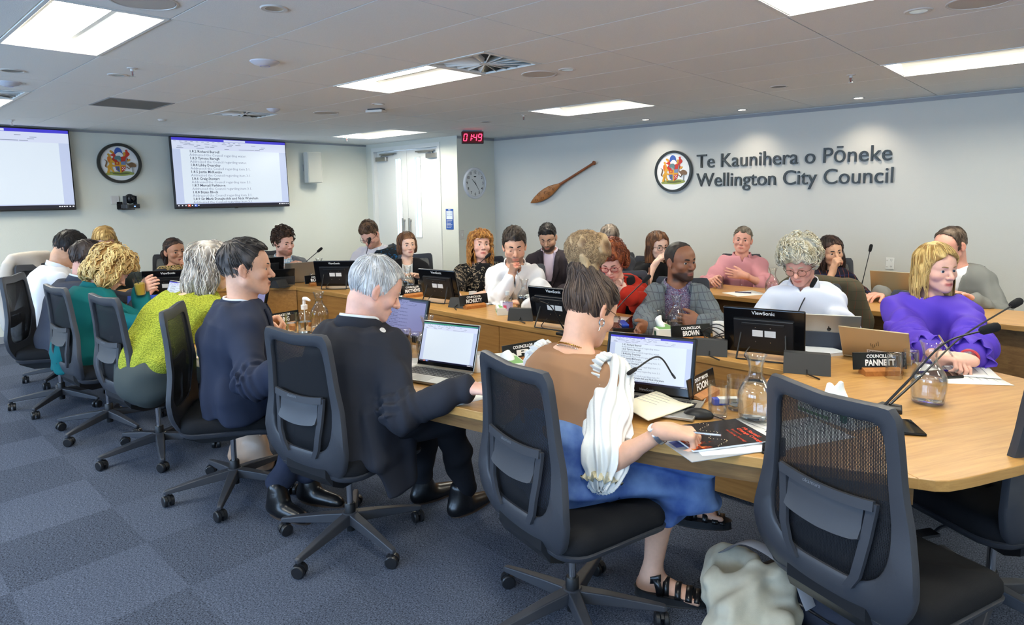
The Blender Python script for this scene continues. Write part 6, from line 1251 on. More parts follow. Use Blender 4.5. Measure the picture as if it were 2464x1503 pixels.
# ---------------------------------------------------------------- far end of the table, facing the camera
CH = lambda I_hand: None
P['fringe'] = person('blonde person whose fringe just shows behind the teal blazer', aty(252, 580, 1.98), 262, 26, 0, byaw=262, sc=1.12, female=True, skin='pink', armz=TB, seed=21, vox=.0055, hairst=long_((142, 110, 62), (206, 174, 112), z=-.05, n=220, len=.10, fringe=1, cut=[((0, .100, -.05), (.060, .075, .085))]), top=shirt(OLIVE))
P['pony'] = person('smiling woman with sleek ponytail and gold scarf resting chin on hand', aty(420, 604, 2.56), 276, 2, 6, byaw=256, sc=1.15, female=True, skin='brown', armz=TB, seed=22, lips=srgb(150, 66, 66), gaze=(18, 2), brow=srgb(40, 26, 20), girth=1.04,
    hairst=hs((30, 22, 20), (74, 52, 42), t=.006, top=.008, n=260, len=.10, r=.002, steps=6, radial=-1, down=0, crown=(0, -.10, .03), gloss=.3, rough=.0015, line=[(-.14, -.07), (-.07, -.06), (-.03, -.03), (-.012, .0), (.012, .0), (.022, .02), (.032, .04), (.052, .055), (.08, .075), (.12, .082)], after=[('c', (0, -.105, .02), (.03, -.125, -.03), .030, .035), ('c', (.03, -.125, -.03), (.05, -.10, -.12), .035, .014)]),
    top=[('scarf', dict(mat=SCARF, grow=.020, sleeve=0, hem=.45, neckh=.045, fold=.010)), ('jacket', dict(mat=mat('charcoal_jacket', srgb(48, 50, 58), .85, spec=.2), grow=.028, sg=.018, open=(.085, .02, .30), hem=-.1))],
    arms={-1: dict(w=aty(456, 652, 2.44), d=(.1, -.25, .8), n=(-.8, -.6, .2), curl=(70, 80, 40), th=(20, 30), pole=(.4, .2, -1)), 1: dict(w=at(420, 660, TB), d=(1, .1, .1))})
P['curly'] = person('bearded man with curly hair, grey blazer and checked shirt', aty(683, 583, 3.50), 276, 6, 4, byaw=262, sc=1.16, skin='pink', armz=TB, seed=23, beard=srgb(120, 70, 42), beard_amt=.75, brow=srgb(52, 36, 28), gaze=(14, 4), browup=-.003, lean=14,
    hairst=hs((34, 24, 20), (86, 60, 44), t=.010, top=.040, n=420, len=.04, r=.0048, steps=8, curl=.010, cfreq=2.2, lift=.008, down=.2, rough=.007, freq=(60, 130), zmin=.02, line=SHORT.get('line', [(-.12, -.07), (-.07, -.065), (-.03, -.04), (-.012, -.015), (.006, -.03), (.022, -.03), (.030, .02), (.052, .045), (.085, .06), (.14, .065)])),
    top=suit(GREYB, CHECKSH, (.085, .05, .45)), collar=dict(m=CHECKSH), lapel=dict(m=GREYB, w0=.075, w=.055, ln=.45))
P['cape'] = person('man in glasses looking down with a dark knitted cape over one shoulder', (-5.98, 4.13, 1.135), 206, 32, 6, byaw=222, sc=1.12, skin='pink', armz=TB, seed=24, beard=srgb(120, 84, 60), beard_amt=.55, glass=(BLACKP,), lid=.8, gaze=(0, -20),
    hairst=short((50, 36, 28), (110, 84, 62), top=.034, n=360, comb=(0, .5, .5), t=.006), collar=dict(m=WSH),
    top=shirt(mat('pale_shirt', srgb(214, 212, 220), .8, spec=.2))+[('cape', dict(mat=CAPE, grow=.042, sg=.045, hem=-.15, fold=.014, neckh=.0, more=[lambda F, I: F.fn(lambda Pp, a=I['lat'].astype(F4), T=I['T'].astype(F4), u=I['up'].astype(F4): ((Pp-T) @ a)+.03+.45*((Pp-T) @ u), I['T']-.9, I['T']+.6, .01, 'i')]))])
P['bob'] = person('young woman with brown bob, black cardigan and white tee', aty(979, 588, 4.0), 250, 0, 4, byaw=232, sc=1.0, female=True, skin='pale', armz=TB, seed=25, gaze=(-14, 0), iris=srgb(80, 96, 96), brow=srgb(74, 50, 38), girth=.95, lips=srgb(190, 104, 98),
    hairst=hs((62, 42, 32), (136, 98, 70), t=.012, top=.014, n=320, len=.12, r=.0026, steps=8, down=1.1, lift=.003, line=[(-.14, -.09), (-.03, -.095), (.02, -.085), (.036, -.06), (.046, -.0), (.062, .050), (.085, .066), (.12, .072)], cut=[((0, .098, -.04), (.060, .070, .098))], add=[('e', (.074, -.01, -.03), (.026, .045, .07)), ('e', (-.074, -.01, -.03), (.026, .045, .07))]),
    top=[('tee', dict(mat=WHITEC, grow=.008, sleeve=0, fold=.003, scoop=(.075, .055, .03))), ('cardigan', dict(mat=BLACKC, grow=.020, sg=.016, open=(.060, .035, .5), hem=-.1, neckh=.03))])
def bob_more(I):
    q = MB(); c = I['T']; f = lambda x, y, z: tuple(c+I['lat']*x+I['V4']*y+X(0, 0, z)-I['org']); q.tube([f(-.05, .05, .02), f(-.03, .11, -.06), f(0, .135, -.14), f(.03, .11, -.06), f(.05, .05, .02)], .0016, 5); q.tube([f(0, .138, -.14), f(0, .142, -.20)], [.006, .009], 6); q.build('pendant_necklace', mat('green_stone', srgb(30, 54, 52), .3), I['root'])
bob_more(P['bob'])
P['wavy'] = person('woman with wavy ginger hair and black floral top looking up', aty(1156, 590, 4.22), 240, -8, -2, byaw=226, sc=1.10, female=True, skin='pink', armz=TB, seed=26, girth=1.22, gaze=(-12, 10), bust=1.15, lips=srgb(190, 90, 84), brow=srgb(120, 80, 50), browup=.002,
    hairst=long_((128, 76, 34), (214, 156, 82), z=-.10, n=420, len=.17, curl=.007, cfreq=1.5, lift=.008, r=.0034, rough=.006, t=.020, fringe=1, cut=[((0, .098, -.045), (.058, .072, .088))]),
    top=shirt(FLORAL, 'blouse', sleeve=.55, sg=.022, neckh=.006)+[('yoke', dict(mat=BLACKC, grow=.016, sleeve=.0, hem=.86, neckh=.008))],
    arms={1: dict(w=at(1082, 700, TB), d=(.9, -.4, 0), pole=(-1, .3, -1)), -1: dict(w=at(1168, 708, TB), d=(-.9, -.7, 0), n=(0, 0, -1), pole=(1, .5, -.8))}, extra=lambda I: watch(I, -1, GOLD, GOLD, .032))
P['chin'] = person('dark-haired bearded man in white shirt propping chin on his fist', aty(1238, 592, 3.74), 226, 14, 2, byaw=222, sc=1.10, skin='tan', armz=TB, seed=27, shw=.146, beard=srgb(46, 34, 30), beard_amt=.62, lid=1.0, gaze=(0, -18), brow=srgb(30, 22, 20), brow_th=.0030, browup=.004, leanmin=.22, lean=26, girth=1.0, nose=1.1,
    hairst=short((24, 20, 19), (66, 54, 46), top=.030, n=380, len=.06, comb=(.3, .2, .5), t=.006), top=oshirt(WSH, fold=.014, crease=.010), collar=dict(m=WSH, gap=40, pt=.05), placket=1,
    arms={1: dict(w=aty(1228, 672, 3.58), d=(.25, .10, 1), n=(.2, .9, .2), curl=(78, 84, 44), th=(18, 40), pole=(-.3, -.4, -1)), -1: dict(w=at(1268, 728, TB), d=(-.9, -.2, 0), pole=(1, .5, -1))})
P['tee'] = person('bearded man in dark blazer looking down against the back wall', aty(1318, 571, 4.95), 210, 22, 2, byaw=216, sc=1.05, skin='olive', armz=.62, seed=28, beard=srgb(24, 20, 20), beard_amt=.9, brow=srgb(22, 18, 18), brow_th=.0032, lid=.8, girth=1.12,
    hairst=short((14, 13, 14), (40, 36, 36), top=.022, t=.004, n=300), top=suit(DARKB, mat('lilac_shirt', srgb(222, 204, 220), .8), (.07, .03, .40)), collar=dict(m=mat('lilac_shirt'), gap=38), lapel=dict(m=DARKB, w0=.07),
    extra=lambda I: MB().sphere(tuple(I['T']-I['lat']*.115+I['V4']*.105-I['up']*.16-I['org']), (.013, .013, .013), 10, 8).build('lapel_badge', mat('red_badge', srgb(196, 36, 50), .4), I['root']))
P['behind'] = person('grey-haired man in glasses hidden behind the red-haired woman', aty(1467, 575, 5.2), 198, 20, 0, byaw=206, sc=1.05, skin='ruddy', armz=TB, seed=29, glass=(BLACKP,), lid=.7, hairst=short((84, 72, 62), (140, 126, 112), top=.018, n=260), top=suit(mat('dark_jacket', srgb(50, 52, 58), .85)), collar=dict(m=WSH), lapel=dict(m=mat('dark_jacket')))
GL16 = aty(1486, 693, 3.52)
P['red'] = person('woman with short red hair and black vest over red sleeves holding a glass', aty(1473, 626, 3.84), 202, 30, 4, byaw=214, sc=1.05, female=True, skin='pink', armz=TB, seed=30, girth=1.20, bust=1.05, glass=(mat('red_frames', srgb(150, 44, 36), .35), dict(rw=.025, rh=.017, th=.0018)), lid=.8, brow=srgb(120, 80, 60), leanmin=.14, lean=22,
    hairst=hs((92, 40, 24), (176, 98, 58), t=.018, top=.022, n=380, len=.09, r=.0032, steps=8, curl=.005, lift=.008, down=.9, rough=.006, line=[(-.14, -.09), (-.03, -.08), (.0, -.06), (.03, -.05), (.044, .0), (.062, .045), (.085, .062), (.12, .07)], cut=[((0, .10, -.05), (.062, .072, .098))], add=[('e', (.078, -.02, .0), (.026, .05, .06)), ('e', (-.078, -.02, .0), (.026, .05, .06))]),
    top=shirt(RED_K, 'jumper', grow=.014, sg=.016, scoop=(.09, .07, .05))+[('vest', dict(mat=BLACKC, grow=.022, sg=.012, sleeve=.0, open=(.080, .06, .55), hem=-.1))],
    arms={-1: dict(w=GL16+V((.070, .035, -.040)), d=(-.85, -.5, .25), n=(-.5, .75, .1), curl=(46, 48, 28), th=(50, 40), pole=(.7, .5, -1)), 1: dict(w=at(1440, 770, TB), d=(.3, -1, 0))}, extra=lambda I: watch(I, -1, LEATHER, GOLD, .030))
P['mouth'] = person('woman with long straight brown hair covering her mouth with her hand', aty(1583, 592, 5.15), 238, 4, 2, byaw=220, sc=1.02, female=True, skin='pale', armz=TB, seed=31, glass=(TORT,), hairst=long_((70, 44, 30), (140, 96, 64), z=-.13, n=320, len=.22), top=shirt(BLACKC, sleeve=.5),
    arms={1: dict(w=aty(1574, 640, 5.00), d=(.55, .2, .8), n=(.6, .75, -.2), curl=(24, 30, 20), pole=(-.3, -.5, -1))})
P['brown'] = person('balding man in grey plaid blazer and paisley shirt glancing sideways', aty(1637, 628, 3.86), 250, 2, 2, byaw=212, sc=1.06, skin='dark', armz=TB, seed=32, shw=.150, beard=srgb(26, 20, 18), beard_amt=.85, brow=srgb(24, 18, 16), brow_th=.0030, gaze=(16, 4), iris=srgb(30, 20, 16), girth=.99, lips=srgb(130, 78, 70), lid=.1,
    hairst=hs((20, 17, 16), (52, 44, 40), t=.004, top=.004, n=0, rough=.001, line=[(-.12, -.075), (-.07, -.07), (-.03, -.045), (-.012, -.02), (.006, -.03), (.020, -.03), (.028, .03), (.034, .085), (.05, .105), (.12, .14)]),
    top=suit(PLAID, PAISLEY, (.095, .05, .42), fold=.007), collar=dict(m=PAISLEY, gap=42), lapel=dict(m=PLAID, w0=.095, w=.058, ln=.42),
    arms={1: dict(w=at(1558, 784, TB+.01), d=(-.1, -1, -.05), n=(.9, 0, -.4), curl=(24, 28, 16), th=(30, -10), pole=(-.9, .3, -1)), -1: dict(w=at(1692, 776, TB+.02), d=(-.95, -.45, .05), n=(-.7, .5, -.1), curl=(36, 40, 24), th=(40, 10), pole=(1, .3, -1))})
P['pink'] = person('man with cropped hair in pink shirt leaning back with hand on belly', aty(1787, 577, 5.82), 198, -2, -4, byaw=206, sc=1.0, skin='ruddy', armz=TB, seed=33, shw=.150, girth=1.08, hairst=short((96, 84, 70), (150, 138, 122), top=.010, t=.003, n=260, len=.025), brow=srgb(110, 86, 64), lean=4,
    top=oshirt(PINKSH, sleeve=.62, sg=.016, fold=.014), collar=dict(m=PINKSH, gap=42, pt=.05), placket=1,
    arms={-1: dict(w=aty(1795, 664, 5.52), d=(-.95, -.2, .1), n=(0, 1, 0), curl=(10, 14, 10), pole=(1, .5, -.9)), 1: dict(w=aty(1722, 672, 5.35), d=(.2, -1, .1), n=(.6, 0, -.5), curl=(40, 40, 20), pole=(-1, .4, -.8))})
P['snowy'] = person('white-haired man with wild curls and round glasses in white shirt', aty(1926, 632, 3.98), 184, 24, 3, byaw=190, sc=1.02, skin='ruddy', armz=TB, seed=34, glass=(TORT, dict(rw=.023, rh=.020, sq=2.2, drop=.006)), lid=.9, gaze=(0, -20), brow=srgb(190, 176, 150), girth=.98, shw=.152, nose=1.2, jaw=.95, leanmin=.12, lean=16,
    hairst=hs((168, 156, 124), (232, 226, 206), t=.028, top=.044, n=620, len=.10, r=.0036, steps=10, curl=.009, cfreq=1.6, lift=.012, down=.25, rough=.008, freq=(50, 110), line=[(-.15, -.075), (-.07, -.07), (-.03, -.05), (-.012, -.02), (.006, -.02), (.022, .0), (.034, .03), (.056, .045), (.09, .052), (.16, .058)]),
    placket=1, top=oshirt(mat('pale_blue_shirt', srgb(222, 228, 240), .8, spec=.2, bump=(1200, .1)), fold=.015, crease=.009), collar=dict(m=mat('pale_blue_shirt'), gap=36, pt=.05))
P['cheek'] = person('dark-haired woman in tartan shirt resting cheek on her fist', aty(1999, 605, 5.85), 222, 4, 10, byaw=206, sc=1.03, female=True, skin='olive', armz=TB, seed=35, hairst=long_((30, 22, 20), (70, 50, 42), z=-.12, n=280, len=.2), top=shirt(TARTAN, sleeve=.45, fold=.008), brow=srgb(30, 22, 20),
    arms={1: dict(w=aty(2003, 654, 5.72), d=(.2, -.05, 1), n=(.7, .7, .1), curl=(66, 70, 40), th=(20, 30), pole=(-.3, -.5, -1))})
P['purple'] = person('blonde woman in purple gathered blouse writing with a pen', aty(2252, 645, 4.08), 230, 3, 2, byaw=202, sc=1.02, female=True, skin='pink', armz=TB, seed=36, vox=.0038, bust=1.0, lips=srgb(186, 88, 86), shw=.158, gaze=(12, 2), iris=srgb(76, 88, 104), brow=srgb(140, 104, 66), brow_th=.0022, nose=1.1,
    hairst=long_((152, 116, 62), (226, 196, 128), z=-.115, n=700, len=.21, r=.0026, lift=.003, rough=.003, t=.013, gloss=.32, cut=[((0, .100, -.022), (.060, .074, .118))]),
    top=shirt(PURPLE, 'blouse', grow=.016, sg=.026, sleeve=.78, cuffw=-.012, fold=.013, ff=(26, 60), neckh=.012, crease=.010, more=[lambda F, I: [F.cap(I['J'][s][1]-nrm(I['J'][s][1]-I['J'][s][0])*.10, I['J'][s][1]+X(0, 0, -.015), .070, .066, .04) for s in (-1, 1)]]),
    arms={1: dict(w=at(2258, 858, TB+.015), d=(.75, -.25, .0), n=(0, -.2, -1), curl=[(40, 40, 22), (56, 50, 28), (66, 56, 30), (70, 56, 30)], th=(26, 30), pole=(-1, .4, -1)), -1: dict(w=at(2330, 866, TB+.015), d=(-.95, -.15, .05), n=(-.3, .6, -.8), curl=(40, 44, 26), th=(34, 24), pole=(1, .4, -1))})
def purple_more(I):
    wv = I['J'][1][2]; q = MB(); a = wv+X(.06, -.04, .02); q.tube([tuple(a-I['org']), tuple(a+X(-.05, -.05, .10)-I['org'])], .004, 8); q.build('pen', SILVER, I['root']); watch(I, 1, LEATHER, SILVER, .028); watch(I, -1, SILVER, SILVER, .027)
    w2, e = I['J'][-1][2], I['J'][-1][1]; d = nrm(w2-e); n = nrm(np.cross(d, [0, 0, 1])); b = np.cross(d, n)
    for k, m in enumerate((mat('red_band', srgb(190, 60, 70), .5), mat('blue_band', srgb(60, 70, 150), .5))): c = w2-d*(.045+.016*k)-I['org']; MB().tube([tuple(c+(n*math.cos(2*PI*i/20)+b*math.sin(2*PI*i/20))*.036) for i in range(21)], .006, 6, False).build('bracelet', m, I['root'], smooth=True)
    for s in (-1, 1):
        E = I['J'][s][1]; W = I['J'][s][2]; d = nrm(W-E); n = nrm(np.cross(d, [0, 0, 1])); b = np.cross(d, n); q = MB(); rows = []; c = E+(W-E)*.42
        for i in range(49): t = 2*PI*i/48; r = n*math.cos(t)+b*math.sin(t); k = .010*math.sin(t*9)+.006*math.sin(5*t); rows.append([tuple(c+r*.050-I['org']), tuple(c+d*.035+r*(.066+k)-I['org']), tuple(c+d*.075+r*(.084+k*1.6)-X(0, 0, .012)-I['org'])])
        q.rings(rows, False, False); q.build('sleeve_frill', PURPLE, I['root'], smooth=True, solid=.003)
purple_more(P['purple'])
P['away'] = person('balding man in grey jacket turned away behind the blonde woman', aty(2287, 590, 5.75), 150, 22, 0, byaw=186, sc=1.12, skin='ruddy', armz=TB, seed=37, hairst=short((60, 48, 40), (110, 94, 80), top=.006, t=.005, n=240, line=[(-.12, -.075), (-.07, -.07), (-.03, -.045), (-.012, -.02), (.006, -.03), (.022, -.03), (.028, .03), (.034, .08), (.05, .10), (.12, .14)]), top=suit(GREYJ), arms={1: dict(w=at(2122, 708, TB), d=(-.4, -1, 0), pole=(-1, .5, -1))})
# ---------------------------------------------------------------- their chairs, and jackets left on two of them
def seat_for(k, yaw, label, back=.06):
    I = P[k]; f = fwd(yaw); p = I['P']-f*back; place_chair(p[0], p[1], yaw, label, 18, .97)
for k, yaw, lab in (('pony', 256, 'mesh chair hidden behind the woman with the gold scarf'), ('curly', 262, 'mesh chair hidden behind the bearded man in the grey blazer'), ('fringe', 262, 'mesh chair behind the fringed blonde person'), ('cape', 222, 'mesh chair under the man with the knitted cape'), ('bob', 215, 'mesh chair showing right of the young woman with the brown bob'), ('wavy', 214, 'mesh chair behind the woman in the black floral top'), ('chin', 206, 'mesh chair showing right of the man propping his chin'),
    ('tee', 212, 'mesh chair of the bearded man in the dark blazer'), ('behind', 206, 'mesh chair of the grey-haired man in glasses by the back wall'), ('red', 200, 'mesh chair behind the woman with red sleeves, bag strap hung on it'), ('mouth', 212, 'mesh chair behind the woman covering her mouth'), ('brown', 200, 'mesh chair showing right of the man in the plaid blazer'), ('pink', 204, 'mesh chair under the man in the pink shirt'), ('snowy', 194, 'mesh chair with a tweed jacket hung over it'), ('cheek', 196, 'mesh chair right of the woman in the tartan shirt'), ('purple', 190, 'mesh chair showing right of the woman in the purple blouse'), ('away', 186, 'mesh chair of the man turned away in the grey jacket')): seat_for(k, yaw, lab)
def draped(label, x, y, yaw, m, nm='draped_jacket', low=.42, sc=1.):
    f, l = fwd(yaw), rotz(math.radians(yaw))[:, 0]; c = np.array([x, y, 0.])-f*.31; r = thing(nm, label, 'jacket', tuple(c)); F = Fld(); z = lambda h: np.array([0, 0, h*sc])
    F.loft([(c-f*.01+z(1.06), l, .17, .035), (c-f*.015+z(1.0), l, .225*sc, .060), (c+f*.03+z(.75), l, .24*sc, .060), (c+f*.04+z(low), l, .25*sc, .055)], .03); F.cap(c-l*.16+z(1.07), c+l*.16+z(1.07), .045, .045, .04)
    for s in (-1, 1): F.cap(c+l*s*.20+z(1.02), c+l*s*.27-f*.03+z(.80), .055, .058, .03); F.cap(c+l*s*.27-f*.03+z(.80), c+l*s*.25+f*.02+z(.50), .055, .05, .02)
    vs, qs = F.mesh(.009, waves(int(abs(x)*10), .012, 6, (12, 32), [0, 0, 1])); qmesh('cloth', vs, qs, m, r, c)
    q = MB(); rows = []
    for i in range(13): t = -1+2*i/12; rows.append([tuple(l*t*.12+f*.04*(1-t*t)-f*.03+z(1.11-.03*t*t)), tuple(l*t*.14-f*.06+z(1.07-.05*t*t))])
    q.rings(rows, False, False); q.build('collar', m, r, smooth=True, solid=.008)
I = P['snowy']; f = fwd(194); p = I['P']-f*.06+X(.05, 0, 0); draped('brown tweed jacket hung on the chair behind the white-haired man', p[0], p[1], 194, TWEED, sc=.88)
draped('beige linen jacket hung on the chair at the far left', -6.62, 1.38, -60, BEIGE, low=.30)
# ================================================================ things on the tables and the floor
GL = glass_thin('clear_glass', (.965, .975, .975), .12); WATER = mat('water', (.96, .98, 1.), .0, trans=1., ior=1.33); OAKB = wood('oak_block', 0, (186, 122, 62), (150, 92, 42), .45, .1); PAPER = mat('paper', srgb(240, 240, 238), .7); INKB = mat('print_grey', srgb(120, 122, 130), .7); GLOSSB = mat('gloss_black', srgb(14, 14, 16), .15); LAPS = mat('laptop_silver', srgb(168, 166, 160), .38, .75); GOLDL = mat('laptop_champagne', srgb(190, 172, 140), .38, .6); WLET = mat('white_letter', srgb(238, 238, 236), .5); CERAM = mat('white_ceramic', srgb(240, 240, 238), .2, coat=.4); MICB = mat('microphone_black', srgb(22, 22, 24), .45); FOAM = mat('foam_black', srgb(16, 16, 18), .95, bump=(600, .5)); BLUEP = mat('blue_cover', srgb(36, 70, 170), .45)
def lift(p, h=.0): return V((p[0], p[1], TT+h))
def monitor(label, p, yaw, tilt=14, content=None, w=.385, h=.245):
    """stand-alone touch monitor; local -Y is the screen side, +Y the back"""
    r = thing('desk_monitor', label, 'monitor', lift(p), math.radians(yaw+180), 'black desk monitors'); b = thing_child('head', r); b.rotation_euler = (math.radians(-tilt), 0, 0); b.location = (0, 0, .012); b2 = thing_child('housing', b); z0, z1 = .008, .008+h
    MB().box(-w/2, w/2, -.008, .010, z0, z1, .004).build('bezel', GLOSSB, r).matrix_local = b.matrix_basis.copy()
    M_ = Matrix.Translation((0, 0, .012)) @ Matrix.Rotation(math.radians(-tilt), 4, 'X')
    q = MB(); q.M = M_; q.prism([(-w*.38, .0), (w*.38, .0), (w*.36, .026), (-w*.36, .026)], z0+h*.12, z1-h*.22, .003); q.build('back_shell', BLACKP, r)
    q = MB(); q.M = M_; q.box(-w*.26, w*.26, .026, .032, z0+h*.66, z0+h*.72, .002); q.build('grip_bar', BLACKP, r)
    text('logo_lettering', 'ViewSonic', WLET, r, M_ @ V((0, .0105, z1-.022)), (PI/2+math.radians(tilt), 0, PI), .026, 0, .0004)
    for x0, x1 in ((-.06, -.008), (0, .05)):
        q = MB(); q.M = M_; q.box(x0, x1, .0255, .0268, z0+h*.42, z0+h*.56); q.build('sticker', PAPER, r)
    q = MB(); q.M = M_; [q.sphere((x, .0262, z0+z), (.003, .0015, .003), 6, 4) for x in (-.035, .035) for z in (h*.3, h*.62)]; q.build('screws', SILVER, r)
    for s in (-1, 1):
        a = M_ @ V((s*w*.27, .020, z0+h*.5)); c = V((s*w*.30, .105, .004)); MB().tube([tuple(a), tuple((a+c)/2), tuple(c)], .0045, 6).build('prop_leg', BLACKP, r)
    q = MB(); q.tube([(-w*.30, .105, .004), (w*.30, .105, .004)], .004, 6); q.build('foot_bar', BLACKP, r)
    q = MB(); q.tube(bez([(.06, .03, .06), (.08, .08, .012), (.0, .12, .006), (-.10, .11, .006), (-.14, .06, .006)], 5), .003, 5); q.build('cable', BLACKP, r, smooth=True)
    s = thing_child('display', r); s.matrix_local = M_ @ Matrix.Translation((0, -.009, z0+h*.54))
    if content == 'doc': word_screen(s, w-.03, h-.045, True, 0, dx=.15)
    elif content == 'lav':
        word_screen(s, w-.03, h-.045, True, 0, LAVP)
    else: flat(-w/2+.015, w/2-.015, -h*.42, h*.40, SCR['lav'] if content else GLOSSB, 'screen', s)
    text('front_logo', 'ViewSonic', mat('logo_grey', srgb(150, 152, 158), .5), s, (0, -.0008, -h*.49), (PI/2, 0, 0), .015); bpy.data.objects.remove(b2); bpy.data.objects.remove(b); return r
LAVP = dict(SCR, page=SCR['lav'], grey=SCR['lav'], ribbon=SCR['lav'], faint=SCR['lavink'], ink=SCR['lavink'], bar=SCR['lavink'])
P_ = at
monitor('big desk monitor with visible brand on its back in front of the white-haired man', at(1838, 858), 13)
monitor('desk monitor turned towards the woman in the floral top', at(1064, 724), 8)
monitor('desk monitor in front of the smiling woman with the gold scarf', at(412, 722), 62)
monitor('desk monitor half hidden by the navy-suited man, beside a folded tablet', at(634, 682), 78)
monitor('desk monitor just left of the grey-haired man, in front of the man with the cape', at(812, 692), 40)
monitor('desk monitor half hidden behind the high bun', at(1345, 786), 6)
monitor('desk monitor showing the minutes in front of the woman with the high bun', at(1556, 956), 195, 16, 'doc', .375, .238)
monitor('desk monitor with lilac document screen in front of the grey-haired man', at(962, 826), 184, 14, 'lav')
monitor('desk monitor glowing lilac in front of the man in the navy suit', at(610, 765), 172, 14, 'lav')
def laptop(label, p, yaw, m, ang=112, content=None, w=.31, d=.215, name='laptop', logo=None):
    """yaw: the way the screen faces"""
    r = thing(name, label, 'laptop', lift(p), math.radians(yaw+180), 'open laptops'); MB().box(-w/2, w/2, -d, 0, .004, .016, .003).build('base', m, r)
    q = MB(); rows, cols = 5, 13
    for i in range(rows):
        for j in range(cols): x = -w*.44+w*.88*j/cols; y = -.03-.105*i/rows-.018; q.box(x+.001, x+w*.88/cols-.003, y, y+.016, .0155, .0175)
    q.build('keyboard', mat('keys_black', srgb(30, 30, 33), .5), r); q = MB(); q.box(-.05, .05, -d+.012, -.145, .0158, .0165); q.build('touchpad', mat('touchpad', srgb(150, 148, 142), .4, .5), r)
    M_ = Matrix.Translation((0, 0, .016)) @ Matrix.Rotation(math.radians(90-ang), 4, 'X'); h = d*.98
    q = MB(); q.M = M_; q.box(-w/2, w/2, 0, .007, 0, h, .003); q.build('lid', m, r); s = thing_child('display', r); s.matrix_local = M_ @ Matrix.Translation((0, -.0008, h*.52))
    flat(-w/2+.004, w/2-.004, -h*.50, h*.46, GLOSSB, 'bezel', s)
    if content: 
        t = thing_child('picture', s); t.location = (0, -.0006, .0); word_screen(t, w-.018, h*.86, content == 'doc', 0)
        if content == 'sheet': flat(-w/2+.009, w/2-.009, h*.40, h*.43, mat('screen_green', srgb(40, 110, 84), .4, emit=(*srgb(40, 110, 84), .8)), 'green_bar', t, -.003)
    if logo == 'bars':
        q = MB(); q.M = M_
        for x, z0, z1 in ((-.018, .0, .03), (-.010, .0, .02), (-.002, -.012, .008), (.006, -.02, .008), (.014, -.008, .012)): q.box(x-.0012, x+.0012, .0068, .0076, h*.52+z0-.01, h*.52+z1-.01)
        q.build('logo_mark', BLACK, r); q = MB(); q.M = M_; q.box(-.075, .035, .0068, .0074, h*.18, h*.30); q.build('sticker', PAPER, r); text('sticker_lettering', 'NO PARKING', BLACK, r, M_ @ V((-.02, .0078, h*.24)), (PI/2-math.radians(90-ang)*-1, PI, PI) if False else (-PI/2+math.radians(90-ang), 0, 0), .017, 0, .0005)
    return r
laptop('open laptop with spreadsheet in front of the grey-haired man', at(1070, 893), 194, LAPS, 108, 'sheet', .33, .225)
laptop('open laptop with document in front of the woman with the lime sweater', at(412, 746), 186, LAPS, 112, 'doc')
laptop('champagne laptop with no-parking sticker beside the blonde woman', at(2108, 868), 2, GOLDL, 124, None, .30, .20, logo='bars')
laptop('silver laptop behind the microphone in front of the curly bearded man', at(722, 680), 75, LAPS, 112)
laptop('small champagne laptop on the side desk by the man turned away', at(2150, 715), 0, GOLDL, 112)
laptop('silver laptop lying under the notebook in front of the woman with the bun', at(1600, 963), 196, LAPS, 176)
def tablet(label, p, yaw, ang, m, w=.28, h=.20, cover=None, logo=False):
    r = thing('tablet_computer', label, 'tablet', lift(p), math.radians(yaw+180), 'tablets'); M_ = Matrix.Translation((0, 0, .006)) @ Matrix.Rotation(math.radians(90-ang), 4, 'X'); q = MB(); q.M = M_; q.box(-w/2, w/2, 0, .007, 0, h, .003); q.build('body', m, r); q = MB(); q.M = M_; q.box(-w/2+.006, w/2-.006, -.001, .0005, .006, h-.006); q.build('screen', GLOSSB, r)
    if cover: q = MB(); q.M = M_; q.box(-w/2-.003, w/2+.003, .0065, .011, -.004, h*.52, .002); q.build('folio_flap', cover, r); q = MB(); q.box(-w/2, w/2, -.14, .03, .0, .006, .002); q.build('folio_base', cover, r)
    if logo: q = MB(); q.M = M_; q.sphere((0, .0075, h*.60), (.010, .0012, .011), 14, 8); q.sphere((.003, .0075, h*.60+.014), (.003, .001, .005), 8, 6); q.build('logo_mark', GLOSSB, r)
    else: MB().tube([tuple(M_ @ V((0, .008, .02))), tuple(M_ @ V((0, .07, .0)))], .003, 5).build('kickstand', DKGREY, r)
    q = MB(); q.M = M_; q.lathe([(.001, .0), (.004, .0)], 10, (w/2-.02, .0078, h-.016)); q.build('camera_dot', GLOSSB, r); return r
tablet('silver tablet in a blue folio before the white-haired man', at(1990, 842), 22, 112, LAPS, .285, .215, mat('folio_blue', srgb(52, 62, 78), .6), True)
tablet('black tablet with white cables propped up before the curly bearded man', at(676, 686), 70, 112, GLOSSB, .25, .17, DKGREY)
tablet('silver tablet lying flat under the hands of the plaid-blazer man', at(1540, 786), 190, 172, LAPS, .26, .18, None, True)
q = MB(); b0 = at(668, 684); [q.tube(bez([tuple(b0+V((a, b, .02))), tuple(b0+V((a+.05, b-.08, .10))), tuple(b0+V((a+.02, b-.13, .06))), tuple(b0+V((a, b-.1, .02)))], 6), .003, 5) for a, b in ((0, 0), (.03, .16))]
tag(q.build('charging_cable', CERAM, None, smooth=True), 'white charging cables looping over the black tablet', 'cable')
